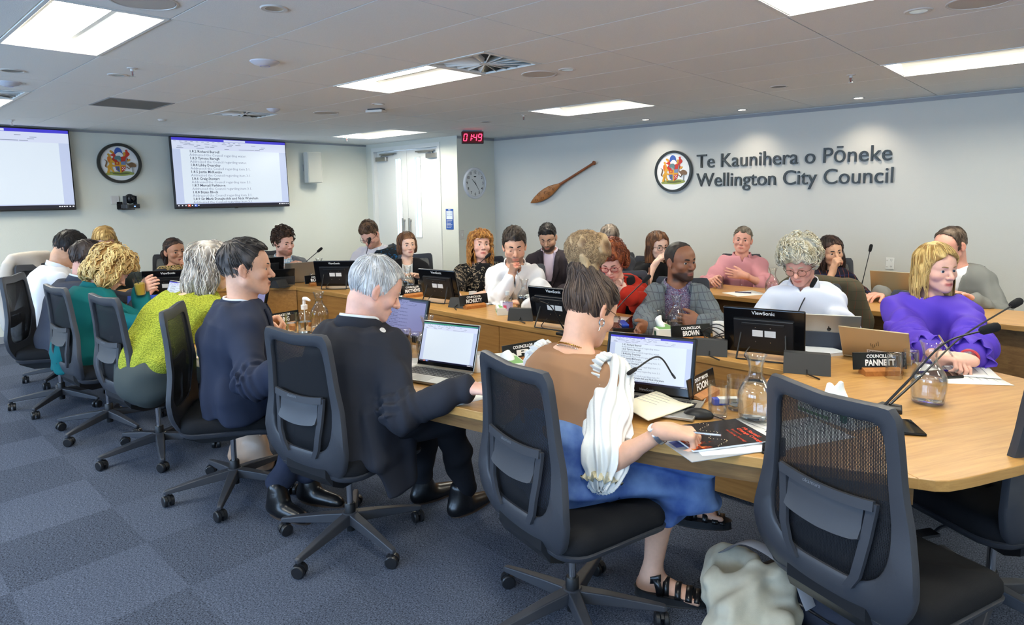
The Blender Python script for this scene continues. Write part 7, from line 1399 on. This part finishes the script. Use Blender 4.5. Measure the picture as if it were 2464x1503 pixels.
# ---- name plates
def plate(top, nm, p, yaw, label, w=.245, h=.078):
    r = thing('name_plate', label, 'name plate', lift(p), math.radians(yaw+180), 'councillor name plates'); q = MB(); q.prism([(-.032, 0), (.030, 0), (.030, .012), (.012, .032), (-.004, .032), (-.032, .022)], -.085, .085, .002); o = q.build('wooden_base', OAKB, r); o.rotation_euler = (PI/2, 0, PI/2)
    M_ = Matrix.Translation((0, .004, .022)) @ Matrix.Rotation(math.radians(-10), 4, 'X'); q = MB(); q.M = M_; q.box(-w/2, w/2, -.003, .003, 0, h, .001); q.build('plate', GLOSSB, r)
    for s in (1, -1):
        rz = 0 if s == 1 else PI; rx = PI/2-math.radians(10)*s
        text('title_lettering', top, WLET, r, M_ @ V((0, -.0036*s, h*.76)), (rx, 0, rz), .0205, 0, .0007, fitw=w*.50); text('name_lettering', nm, WLET, r, M_ @ V((0, -.0036*s, h*.38)), (rx, 0, rz), .038, 0, .0014, fitw=w*(.56 if len(nm) > 5 else .42))
for nm, px, yaw, lab in (('ROGERS', (766, 686), -102, 'name plate lettered ROGERS at the far left corner of the table'), ('MATTHEWS', (994, 714), -101, 'name plate lettered MATTHEWS in front of the young woman with the bob'), ('MCNULTY', (1142, 740), -103, 'name plate lettered MCNULTY in front of the man propping his chin'), ('BROWN', (1664, 824), -122, 'name plate lettered BROWN in front of the man in the plaid blazer'), ('PANNETT', (2118, 900), -137, 'name plate lettered PANNETT beside the champagne laptop'), ('YOUNG', (682, 788), -87, 'name plate lettered YOUNG in front of the man in the navy suit'), ('R', (1262, 872), -103, 'name plate half hidden by the white frill of the woman with the bun'), ('WI', (374, 707), -88, 'name plate half hidden behind the lifted drink')):
    plate('COUNCILLOR', nm, at(*px), yaw, lab)
plate('DEPUTY MAYOR', 'FOON', at(1693, 957), -88, 'name plate lettered DEPUTY MAYOR FOON right of the big monitor')
plate('COUNCILLOR', 'HEARD', at(1298, 768), -20, 'name plate seen edge-on left of the high bun') if False else None
def nub(): pass
# ---- gooseneck microphones
def mic(label, base, tip, dz, bend=(0, 0, .1), head=.0135):
    b = lift(at(*base)); dp = float((np.array(b)-_o) @ _f)+dz; t = atd(tip[0], tip[1], dp); r = thing('gooseneck_microphone', label, 'microphone', b, 0, 'gooseneck microphones'); t = t-b
    q = MB(); q.prism([(-.05, -.035), (.05, -.035), (.035, .035), (-.035, .035)], 0, .018, .005); q.build('base', MICB, r); m_ = t*.55+V(bend); pts = bez([(0, 0, .02), tuple(t*.25+V(bend)*.6), tuple(m_), tuple(t)], 8); MB().tube(pts, [.0048]*9+[.0034]*(len(pts)-9), 8).build('stem', MICB, r, smooth=True)
    d = (pts[-1]-pts[-3]).normalized(); c = pts[-1]; q = MB(); q.tube([tuple(c-d*.02), tuple(c-d*.012), tuple(c+d*.010), tuple(c+d*.032), tuple(c+d*.042), tuple(c+d*.046)], [head*.5, head*.9, head, head, head*.8, head*.3], 14); q.build('windshield', FOAM, r, smooth=True)
mic('gooseneck microphone standing before the silver laptop at the far end', (690, 682), (767, 603), .0, (.0, .0, .02))
mic('gooseneck microphone right at the mouth of the man with the cape', (872, 690), (888, 582), -.1, (0, 0, .05))
mic('gooseneck microphone reaching to the woman in the floral top', (1092, 702), (1172, 617), .1, (0, 0, .02))
mic('gooseneck microphone left of the high bun, bent towards us', (1362, 806), (1292, 722), -.2, (0, 0, .06))
mic('gooseneck microphone crossing the woman with red sleeves', (1440, 800), (1552, 674), .0, (0, 0, .02))
mic('gooseneck microphone standing before the white-haired man', (1900, 800), (1955, 684), .0, (0, 0, .02))
mic('gooseneck microphone on the side desk by the power outlet', (2070, 700), (2094, 600), .0, (0, 0, .0))
mic('upper of the two gooseneck microphones at the right, reaching furthest', (2140, 985), (2440, 732), .22, (0, 0, .05), .0165)
mic('lower of the two gooseneck microphones at the right, bent flat at its tip', (2105, 1010), (2372, 793), -.10, (.02, .02, .10), .0165)
mic('gooseneck microphone lying low by the laptop of the lime-sweater woman', (470, 765), (392, 716), .15, (0, 0, .06))
mic('thin black gooseneck microphone over the minutes screen', (1645, 950), (1525, 890), -.35, (0, 0, .10), .008)
# ---- small black control wedges
def wedge(label, p, yaw, s=1.):
    r = thing('control_wedge', label, 'table console', lift(p), math.radians(yaw), 'black table consoles'); q = MB(); w = .085*s; q.rings([[(-w, y, z), (w, y, z)] for y, z in ((-.06*s, .0), (-.02*s, .075*s), (.02*s, .075*s), (.055*s, .006), (.105*s, .004), (.105*s, 0))], False, False)
    for sx in (-w, w): q.add([(sx, -.06*s, 0), (sx, -.02*s, .075*s), (sx, .02*s, .075*s), (sx, .055*s, .006), (sx, .055*s, 0)], [(0, 1, 2, 3, 4)])
    q.build('shell', mat('console_black', srgb(40, 41, 43), .55), r, solid=.003); q = MB(); q.tube([(0, -.02, .03), (0, -.09, .01), (.05, -.14, .004)], .004, 6); q.build('cable', MICB, r)
wedge('black table console beside the tissue box and hand gel', at(1256, 768), 30)
wedge('black table console in front of the plate lettered BROWN', at(1708, 850), 24, 1.0)
wedge('black table console behind the empty foreground chair', at(1940, 892), 20, 1.15)
wedge('black table console under the black tablet at the far end', at(672, 690), -60, .9)
wedge('black table console half hidden behind the plate lettered MCNULTY', at(1108, 738), 16, .9)
# ---- carafes and tumblers
def carafe(label, p, fill=.5, s=1.):
    r = thing('water_carafe', label, 'carafe', lift(p, .0005), 0, 'glass water carafes'); o = [(.001, 0), (.046, 0), (.050, .004), (.052, .02), (.056, .06), (.057, .085), (.050, .108), (.036, .130), (.025, .148), (.022, .165), (.024, .185), (.031, .208), (.035, .218)]; i = [(a-.0028, z) for a, z in o[::-1]][:-3]+[(.0465, .010), (.001, .008)]
    MB().lathe([(a*s, z*s) for a, z in o+i], 32, cap=False).build('vessel', GL, r, smooth=60)
    if fill: pr = [(a, z) for a, z in ((.001, .0095), (.046, .0115), (.0485, .02), (.0525, .06), (.0535, .085), (.0465, .108), (.0325, .130), (.0215, .148), (.0186, .165))]; top = .01+fill*.155; pr2 = [(a, z) for a, z in pr if z < top]; a_t = float(np.interp(top, [z for a, z in pr], [a for a, z in pr])); MB().lathe([(a*s, z*s) for a, z in pr2+[(a_t, top), (.001, top)]], 32, cap=False).build('water', WATER, r, smooth=60)
def tumbler(label, p, fill=0., inv=False, s=1., z=0., liq=None, cat='glass', rot=None):
    r = thing('drinking_glass', label, cat, lift(p, .0005+z), rot if rot else ((PI, 0, 0) if inv else 0), 'drinking glasses')
    if inv: r.location.z = TT+.0005+.118*s
    o = [(.001, 0), (.027, 0), (.030, .003), (.0315, .03), (.0345, .09), (.0355, .118)]; i = [(.0335, .118), (.0325, .09), (.0293, .03), (.027, .012), (.001, .010)]
    MB().lathe([(a*s, z_*s) for a, z_ in o+i], 28, cap=False).build('vessel', GL, r, smooth=50)
    if fill: t = .012+fill*.10; MB().lathe([(a*s, z_*s) for a, z_ in ((.001, .0115), (.0262, .0125), (.0287, .03), (float(np.interp(t, [.03, .118], [.0287, .0328])), t), (.001, t))], 28, cap=False).build('water', liq or WATER, r, smooth=50)
    return r
carafe('glass carafe of water right of the plate lettered FOON', at(1815, 1008), .75, 1.12); carafe('glass carafe of water standing alone near the right end of the table', at(2232, 968), .5, 1.12); carafe('glass carafe of water in front of the plaid-blazer man', at(1627, 796), .35); carafe('glass carafe with water in front of the man propping his chin', at(1262, 742), .5); carafe('glass carafe above the plate lettered MATTHEWS', at(982, 700), .55, 1.05); carafe('glass carafe above the plate lettered ROGERS', at(770, 676), .2, 1.05); carafe('glass carafe beside the hand sanitiser pump bottle', at(770, 786), 0., 1.05); carafe('glass carafe behind the open spreadsheet laptop', at(1030, 866), .3, 1.05); carafe('glass carafe on the side desk beside the man in pink', at(1858, 708), 0.)
for a in (('empty drinking glass nearest the mouse', (1727, 1002), 0, False, 1.1), ('empty drinking glass behind the blue box', (1772, 984), .06, False, 1.1), ('half full glass of water beside the plate lettered YOUNG', (702, 802), .5, False, 1.08), ('upturned glass, left of a pair behind the spreadsheet laptop', (976, 848), 0, True, 1.1), ('upturned glass, right of a pair behind the spreadsheet laptop', (1000, 858), 0, True, 1.1), ('upturned glass, left of a pair at the plate lettered PANNETT', (2150, 908), 0, True, 1.0), ('upturned glass, right of a pair at the plate lettered PANNETT', (2190, 902), 0, True, 1.0), ('upturned glass by the tissue box in front of the plaid-blazer man', (1590, 786), 0, True, .9), ('upturned glass left of the carafe near the young woman', (960, 704), 0, True, .95), ('empty glass between the young woman and the woman in the floral top', (1016, 704), .1, False, .95), ('upturned glass behind the big navy shoulder by the carafes', (752, 680), 0, True, .8), ('upturned glass behind the laptop of the lime-sweater woman', (440, 712), 0, True, .9), ('glass of water on the side desk by the man in pink', (1732, 694), .4, False, .9)): tumbler(a[0], at(*a[1]), a[2], a[3], a[4])
g = tumbler('small glass of water held by the woman with red sleeves', (GL16.x, GL16.y), .35, False, 1.15); g.location = GL16+V((0, 0, -.075))
g = tumbler('glass of yellow drink lifted by the woman in the teal blazer', (gp.x, gp.y), .7, False, 1.1, liq=mat('yellow_drink', srgb(226, 190, 70), .2)); g.location = gp+V((0, 0, -.07)); g.rotation_euler = (.1, .12, 0)
MB().tube([(0, .01, .02), (-.01, -.02, .17)], .003, 6).build('straw', BLACKP, g)
# ---- cups, bottles, boxes
def mug(label, p, s=1., rot=0., m=CERAM, saucer=False):
    r = thing('coffee_mug', label, 'mug', lift(p), rot, 'mugs'); o = [(.001, 0), (.030, 0), (.036, .006), (.040, .04), (.041, .088)]; MB().lathe([(a*s, z*s) for a, z in o+[(.037, .088), (.036, .04), (.030, .012), (.001, .010)]], 28, cap=False).build('body', m, r, smooth=50); MB().tube([(a*s, 0, z*s) for a, z in ((.038, .072), (.058, .070), (.066, .05), (.058, .028), (.038, .022))], .0055*s, 8).build('handle', m, r, smooth=True)
    if saucer: MB().lathe([(.001, .001), (.045, .001), (.072, .012), (.073, .014), (.045, .005), (.001, .004)], 28, cap=False).build('saucer', m, r, smooth=50); 
mug('white mug beside the coiled cable in front of the plaid-blazer man', at(1733, 815), 1.1, -.4); mug('white mug between the spreadsheet laptop and the woman with the bun', at(1152, 893), 1.0, 1.5); mug('white cup on a saucer near the floral-top woman', at(1138, 722), .8, .5, CERAM, True); mug('pale takeaway cup held by the man in the navy suit', at(628, 778), 1.15, 2., mat('cup_paper', srgb(226, 222, 206), .6))
r = thing('pump_bottle', 'clear hand sanitiser pump bottle left of the grey-haired man', 'pump bottle', lift(at(735, 800)), .3); MB().lathe([(.001, 0), (.040, 0), (.043, .006), (.043, .10), (.036, .125), (.016, .14), (.016, .15)], 24).build('bottle', GL, r, smooth=50); MB().lathe([(.001, .006), (.038, .006), (.040, .07), (.001, .07)], 24, cap=False).build('gel', WATER, r, smooth=50); q = MB(); q.lathe([(.020, .148), (.020, .175), (.010, .178), (.008, .21), (.001, .21)], 18); q.tube([(0, 0, .212), (.02, 0, .216), (.05, 0, .204)], [.014, .011, .006], 10); q.lathe([(.004, .02), (.004, .15)], 8); q.build('pump', CERAM, r, smooth=45)
r = thing('spray_bottle', 'small clear gel bottle with pink label by the tissue box', 'bottle', lift(at(1222, 756)), .2); MB().lathe([(.001, 0), (.034, 0), (.036, .006), (.036, .09), (.028, .115), (.013, .13), (.013, .14)], 24).build('bottle', GL, r, smooth=50); q = MB(); q.lathe([(.0365, .03), (.0368, .085)], 24, cap=False); q.build('label', mat('label_lilac', srgb(206, 190, 222), .6), r); q = MB(); q.box(-.012, .012, -.0385, -.0365, .045, .07); q.build('label_mark', mat('label_pink', srgb(214, 84, 110), .6), r); MB().lathe([(.015, .138), (.015, .165), (.001, .166)], 16).build('cap', mat('clear_cap', srgb(214, 220, 222), .3), r)
TBOX = mat('tissue_box', srgb(236, 238, 232), .6); TGRN = mat('tissue_green', srgb(118, 168, 96), .6); TISS = mat('tissue', srgb(244, 244, 242), .9)
def tissue_box(label, p, yaw, s=1., puff=.06, sc2=1.):
    r = thing('tissue_box', label, 'tissue box', lift(p), math.radians(yaw), 'tissue boxes'); w, d, h = .115*s, .058*s, .058*s; MB().box(-w, w, -d, d, 0, h, .002).build('carton', TBOX, r); q = MB(); q.box(-w*.98, w*.2, -d-.0008, -d, h*.12, h*.32); q.box(-w*.3, w*.9, -d*.7, d*.9, h, h+.0008); q.build('green_print', TGRN, r); q = MB(); q.lathe([(.001, 0), (.016*s, 0), (.016*s, .001), (.001, .001)], 16); o = q.build('seal', mat('seal_green', srgb(30, 96, 72), .5), r); o.rotation_euler = (PI/2, 0, 0); o.location = (w*.7, -d-.0002, h*.55); text('lettering', 'Tissues', INKB, r, (-w*.35, -d-.001, h*.6), (PI/2, 0, 0), .018*s)
    F = Fld(); rg = random.Random(int(p[0]*100)); F.ell((0, 0, h), (.05*s, .026*s, puff*.5), .03); F.cap((0, 0, h), (.012, .004, h+puff), .03*s, .006, .03); F.cap((-.02, 0, h), (-.035*s, .01, h+puff*.7), .022*s, .005, .03); vs, qs = F.mesh(.004, waves(int(p[1]*9)+3, .007, 6, (40, 90))); qmesh('tissue', vs, qs, TISS, r, (0, 0, 0))
tissue_box('tissue box with a raised tissue in front of the plaid-blazer man', at(1588, 806), -40); tissue_box('low green and white tissue box beside the gel bottle', at(1212, 752), -42, .9, .02); tissue_box('green and white tissue box left of the woman with the bun', at(1222, 890), -30, 1.0, .035); tissue_box('tissue box seen through the mesh of the empty chair', at(2010, 1005), -24, 1.05, .075)
r = thing('eraser_box', 'small blue and white box behind the empty glasses', 'box', lift(at(1752, 972)), .75); MB().box(-.062, .062, -.016, .016, 0, .026, .002).build('sleeve', mat('box_blue', srgb(50, 76, 190), .5), r); MB().box(-.04, .04, -.0165, .0165, .008, .0268).build('white_band', PAPER, r)
# ---- papers, books, phones
def sheet(label, p, yaw, w=.21, d=.297, h=.0015, name='paper_sheet', lines=6, m=PAPER, z=0., cat='paper', grp='loose papers'):
    r = thing(name, label, cat, lift(p, z), math.radians(yaw), grp); q = MB(); n = 6; q.rings([[(-w/2+w*i/n, y, h*(1+.8*math.sin(i*.9+y*9))) for i in range(n+1)] for y in [-d/2+d*j/4 for j in range(5)]], False, False); q.build('page', m, r, smooth=True, solid=max(.0006, h*.6))
    if lines: q = MB(); rg = random.Random(int(abs(p[0])*1000)); [q.add([(-w*.38, y, h*2.3+.0008), (-w*.38+w*.76*rg.uniform(.5, 1), y, h*2.3+.0008), (-w*.38+w*.76*.7, y+.003, h*2.3+.0008), (-w*.38, y+.003, h*2.3+.0008)], [(0, 1, 2, 3)]) for y in [d*.36-k*d*.10 for k in range(lines)]]; q.build('print_lines', INKB, r)
    return r
for a in (('loose papers right of the blonde woman, lower sheet', (2318, 908), -58, 0), ('loose papers right of the blonde woman, upper sheet', (2300, 892), -70, .004), ('white sheets beside the glossy booklet, outer one', (1790, 1040), -18, 0), ('white sheet with blue corner print under the glossy booklet', (1760, 1062), -40, .003), ('thick white pad left of the spreadsheet laptop', (1000, 880), 40, 0), ('white paper under the reaching hand of the grey-haired man', (1120, 948), -10, 0), ('white sheet with a pen on the side desk', (1793, 706), -30, 0), ('papers under the arm of the man propping his chin', (1298, 742), 20, 0), ('white papers in front of the woman with red sleeves', (1470, 770), 10, 0), ('pale green papers beside the glass near the young woman', (945, 716), 0, 0), ('white papers seen through the mesh of the empty chair', (1920, 1040), -30, 0)): sheet(a[0], at(*a[1]), a[2], z=a[3])
r = sheet('open lined notebook under the hand of the woman with the bun', at(1570, 990), -12, .19, .25, .008, 'open_notebook', 5, mat('cream_paper', srgb(240, 234, 210), .7), 0.018, 'notebook', 'notebooks')
r = thing('glossy_booklet', 'glossy black and orange booklet overhanging the table edge', 'booklet', lift(at(1722, 1052), .006), math.radians(-32))
def cover_mat():
    def f(nt, co):
        n = _n(nt, 'ShaderNodeTexNoise'); n.inputs['Scale'].default_value = 26; n.inputs['Detail'].default_value = 4; n.inputs['Distortion'].default_value = 1.5; nt.links.new(co, n.inputs[0]); sp = _n(nt, 'ShaderNodeSeparateXYZ'); nt.links.new(co, sp.inputs[0]); mr = _n(nt, 'ShaderNodeMapRange'); mr.inputs[1].default_value = -.03; mr.inputs[2].default_value = -.13; mr.inputs[3].default_value = -.22; mr.inputs[4].default_value = .10; nt.links.new(sp.outputs[1], mr.inputs[0]); ad = _n(nt, 'ShaderNodeMath', operation='ADD'); nt.links.new(n.outputs[0], ad.inputs[0]); nt.links.new(mr.outputs[0], ad.inputs[1])
        return ramp2(nt, ad.outputs[0], [(0, srgb(40, 34, 32)), (.50, srgb(84, 34, 22)), (.57, srgb(176, 70, 34)), (.66, srgb(226, 140, 66))])
    return nodes_pat('booklet_cover', srgb(40, 34, 32), f, .25)
MB().box(-.105, .105, -.148, .148, 0, .007, .001).build('pages', PAPER, r); MB().box(-.106, .106, -.149, .149, .007, .0085).build('cover', cover_mat(), r); OR_ = mat('title_orange', srgb(220, 74, 44), .5)
for i, (t, s) in enumerate((('He Rautaki', .021), ('Ohanga Oranga', .021), ('Economic', .015), ('Wellbeing Strategy', .015))): text('title_lettering', t, OR_, r, (-.02, .115-.022*i, .0089), (0, 0, 0), s, 0, .0006 if i < 2 else 0, 'LEFT')
q = MB(); rg = random.Random(2); [q.sphere((-.10+.2*i/34, -.0+.025*math.sin(i*.5)-.03*(i/34), .0088), (.0016, .0016, .0006), 6, 4) for i in range(35)]; q.build('light_dots', mat('dot_cream', srgb(255, 232, 190), .5), r); text('publisher_lettering', 'Absolutely Positively', WLET, r, (.02, -.135, .0089), (0, 0, 0), .009)
r = thing('plastic_sleeve', 'grey plastic sleeve lying under the glossy booklet', 'document sleeve', lift(at(1716, 1066), .0015), math.radians(-30)); MB().box(-.115, .115, -.155, .155, 0, .002).build('sleeve', mat('sleeve_grey', srgb(176, 180, 186), .3), r)
MB().box(-.05, -.0, -.14, -.11, .0021, .0026).build('sleeve_tab', mat('tab_blue', srgb(44, 62, 140), .5), r)
def phone(label, p, yaw, w=.072, d=.15, h=.009, m=GLOSSB): r = thing('mobile_phone', label, 'phone', lift(p), math.radians(yaw), 'phones'); MB().box(-w/2, w/2, -d/2, d/2, 0, h, .004).build('body', m, r); MB().box(-w/2+.003, w/2-.003, -d/2+.004, d/2-.004, h, h+.0006).build('glass_face', mat('phone_glass', srgb(10, 12, 16), .06), r)
phone('black phone behind the carafe near the blonde woman', at(2258, 905), -40, .10, .17, .014); phone('phone lying right of the empty chair back on the table', at(2184, 1030), 30); phone('phone lying at the table edge left of the empty chair', at(1862, 1075), 20); phone('small phone on a notebook before the woman with red sleeves', at(1490, 782), -60, m=BLUEP) if False else None
r = thing('black_notebook', 'thick black notebook with blue pen box right of the bun', 'notebook', lift(at(1500, 792)), -.9); MB().box(-.09, .09, -.07, .07, 0, .026, .003).build('cover', GLOSSB, r); MB().box(-.085, .085, -.069, .071, .004, .022).build('pages', PAPER, r); b = thing('pencil_case', 'blue case lying on the black notebook', 'case', lift(at(1500, 790), .026), -.8); MB().box(-.075, .075, -.022, .022, 0, .014, .004).build('shell', BLUEP, b); MB().box(-.02, .05, -.0225, .0225, .004, .010).build('white_print', PAPER, b)
r = thing('spiral_notebook', 'spiral-bound notebook under the tablet of the white-haired man', 'notebook', lift(at(1962, 846)), math.radians(-30)); MB().box(-.11, .11, -.09, .09, 0, .016, .002).build('pages', PAPER, r); MB().box(-.112, .112, -.092, .092, .016, .018).build('cover', mat('pale_cover', srgb(222, 226, 234), .5), r); q = MB(); [q.tube([(-.10+.01*k, -.092+.006*math.cos(t), .010+.011*math.sin(t)) for t in [0, 1, 2, 3, 4, 5, 6.28]], .001, 4) for k in range(21)]; q.build('spiral_wire', DKGREY, r)
r = thing('blue_folder', 'bright blue folder standing open before the teal blazer', 'folder', lift(at(362, 738)), math.radians(60)); q = MB(); q.rings([[(-.16, y, z), (.16, y, z)] for y, z in ((-.10, .001), (0, .004), (.03, .09))], False, False); q.build('cover', mat('folder_blue', srgb(34, 84, 196), .45), r, solid=.003); MB().box(-.14, .14, -.09, -.01, .003, .006).build('papers', PAPER, r)
r = thing('computer_mouse', 'black computer mouse with a cable behind the glossy booklet', 'mouse', lift(at(1680, 1004)), math.radians(-60)); F = Fld(); F.ell((0, 0, .008), (.031, .056, .028), .01); F.fn(lambda Pp: -Pp[:, 2]+.001, (-.1, -.1, -.1), (.1, .1, .1), .004, 'i'); vs, qs = F.mesh(.003); qmesh('shell', vs, qs, MICB, r, (0, 0, 0)); MB().tube(bez([(0, .05, .012), (.03, .10, .003), (.10, .12, .003), (.14, .20, .003), (.02, .26, .003)], 6), .002, 5).build('cable', MICB, r, smooth=True)
r = thing('coiled_cable', 'coil of black cable beside the white mug', 'cable', lift(at(1722, 824)), 0); q = MB(); [q.tube([(.055*math.cos(t)*(1+.15*k), .045*math.sin(t), .012+.028*k*abs(math.sin(t+k))) for t in [2*PI*i/24 for i in range(25)]], .0035, 5, False) for k in range(4)]; q.tube([(.05, 0, .01), (.12, -.03, .02), (.16, -.05, .004)], .0035, 5); q.build('cable', MICB, r, smooth=True)
q = MB(); b0 = lift(at(1788, 705), .006); q.tube([(-.06, -.02, 0), (.06, .02, 0)], .005, 6); tag(q.build('ballpoint_pen', mat('dark_blue_pen', srgb(36, 34, 80), .4), None, loc=b0), 'dark pen lying on the sheet on the side desk', 'pen')
# ---- bags on the carpet
CANV = mat('canvas_bag', srgb(190, 186, 168), .9, bump=(900, .5), var=(30, .08)); BACKP = mat('backpack_cloth', srgb(44, 48, 62), .85, bump=(700, .3))
def bag(name, label, p, yaw, m, build, vox=.007, wv=.012):
    r = thing(name, label, 'bag', (p[0], p[1], 0), math.radians(yaw)); F = Fld(); build(F); F.fn(lambda Pp: -Pp[:, 2]+.004, (-1, -1, -1), (1, 1, 1), .01, 'i'); vs, qs = F.mesh(vox, (lambda a, b: (lambda Pp: a(Pp)+b(Pp)))(waves(int(abs(p[0])*50)+3, wv, 7, (14, 44)), waves(77, wv*.4, 6, (50, 110)))); qmesh('body', vs, qs, m, r, (0, 0, 0)); return r
c = at(1800, 1445, .1); r = bag('canvas_tote_bag', 'slumped beige canvas bag on the carpet by the strappy sandal', c, 20, CANV, lambda F: (F.ell((0, 0, .10), (.17, .20, .13), .03), F.cap((-.10, .12, .16), (.10, .02, .20), .06, .045, .06), F.ell((.03, -.16, .06), (.16, .10, .08), .05), F.ell((-.02, .05, .27), (.10, .05, .10), .05, 's')), .006, .020)
q = MB(); q.tube(bez([(-.10, .12, .20), (.0, .04, .30), (.14, -.02, .26), (.20, -.06, .16)], 8), .028, 8, flat=.12, up=(0, 0, 1)); q.build('strap', mat('strap_grey', srgb(150, 152, 160), .8), r, smooth=True)
q = MB(); q.lathe([(.012, 0), (.014, .004), (.012, .008)], 12, (-.10, -.17, .06)); q.build('buckle', GOLD, r)
c = at(2010, 1440, .1); r = bag('dark_backpack', 'dark blue backpack on the floor under the empty chair', c, -20, BACKP, lambda F: (F.ell((0, 0, .11), (.20, .15, .14), .03), F.ell((.0, -.12, .08), (.15, .07, .09), .04)), .009, .006)
MB().tube(bez([(-.16, -.05, .2), (-.26, -.10, .10), (-.22, -.2, .02), (-.1, -.22, .02)], 6), .02, 8, flat=.2, up=(0, 0, 1)).build('strap', mat('strap_black', srgb(26, 28, 34), .7), r, smooth=True); MB().tube([(-.14, -.16, .12), (0, -.19, .14), (.14, -.16, .12)], .004, 5).build('zip', SILVER, r)
c = at(605, 1095, .06); r = bag('beige_handbag', 'beige leather handbag under the table behind the navy-suited man', c, 10, mat('beige_leather', srgb(178, 150, 128), .4, bump=(200, .15)), lambda F: (F.ell((0, 0, .11), (.15, .075, .12), .03), F.cap((-.12, 0, .04), (.12, 0, .04), .06, .06, .03)), .008, .004)
MB().tube(bez([(-.10, 0, .20), (-.06, 0, .34), (.06, 0, .34), (.10, 0, .20)], 6), .008, 6).build('handle', mat('beige_leather'), r, smooth=True)
q = MB(); I = P['red']; f = fwd(200); b0 = I['P']-f*.32; q.tube(bez([(0, 0, .98), (.03, -.05, .85), (.05, .0, .6), (.04, .06, .5)], 6), .008, 6, flat=.3); tag(q.build('bag_strap', mat('tan_strap', srgb(122, 78, 58), .5), None, loc=(b0[0]+.22, b0[1], 0), smooth=True), 'brown bag strap hanging from the chair behind the red-haired woman', 'strap')
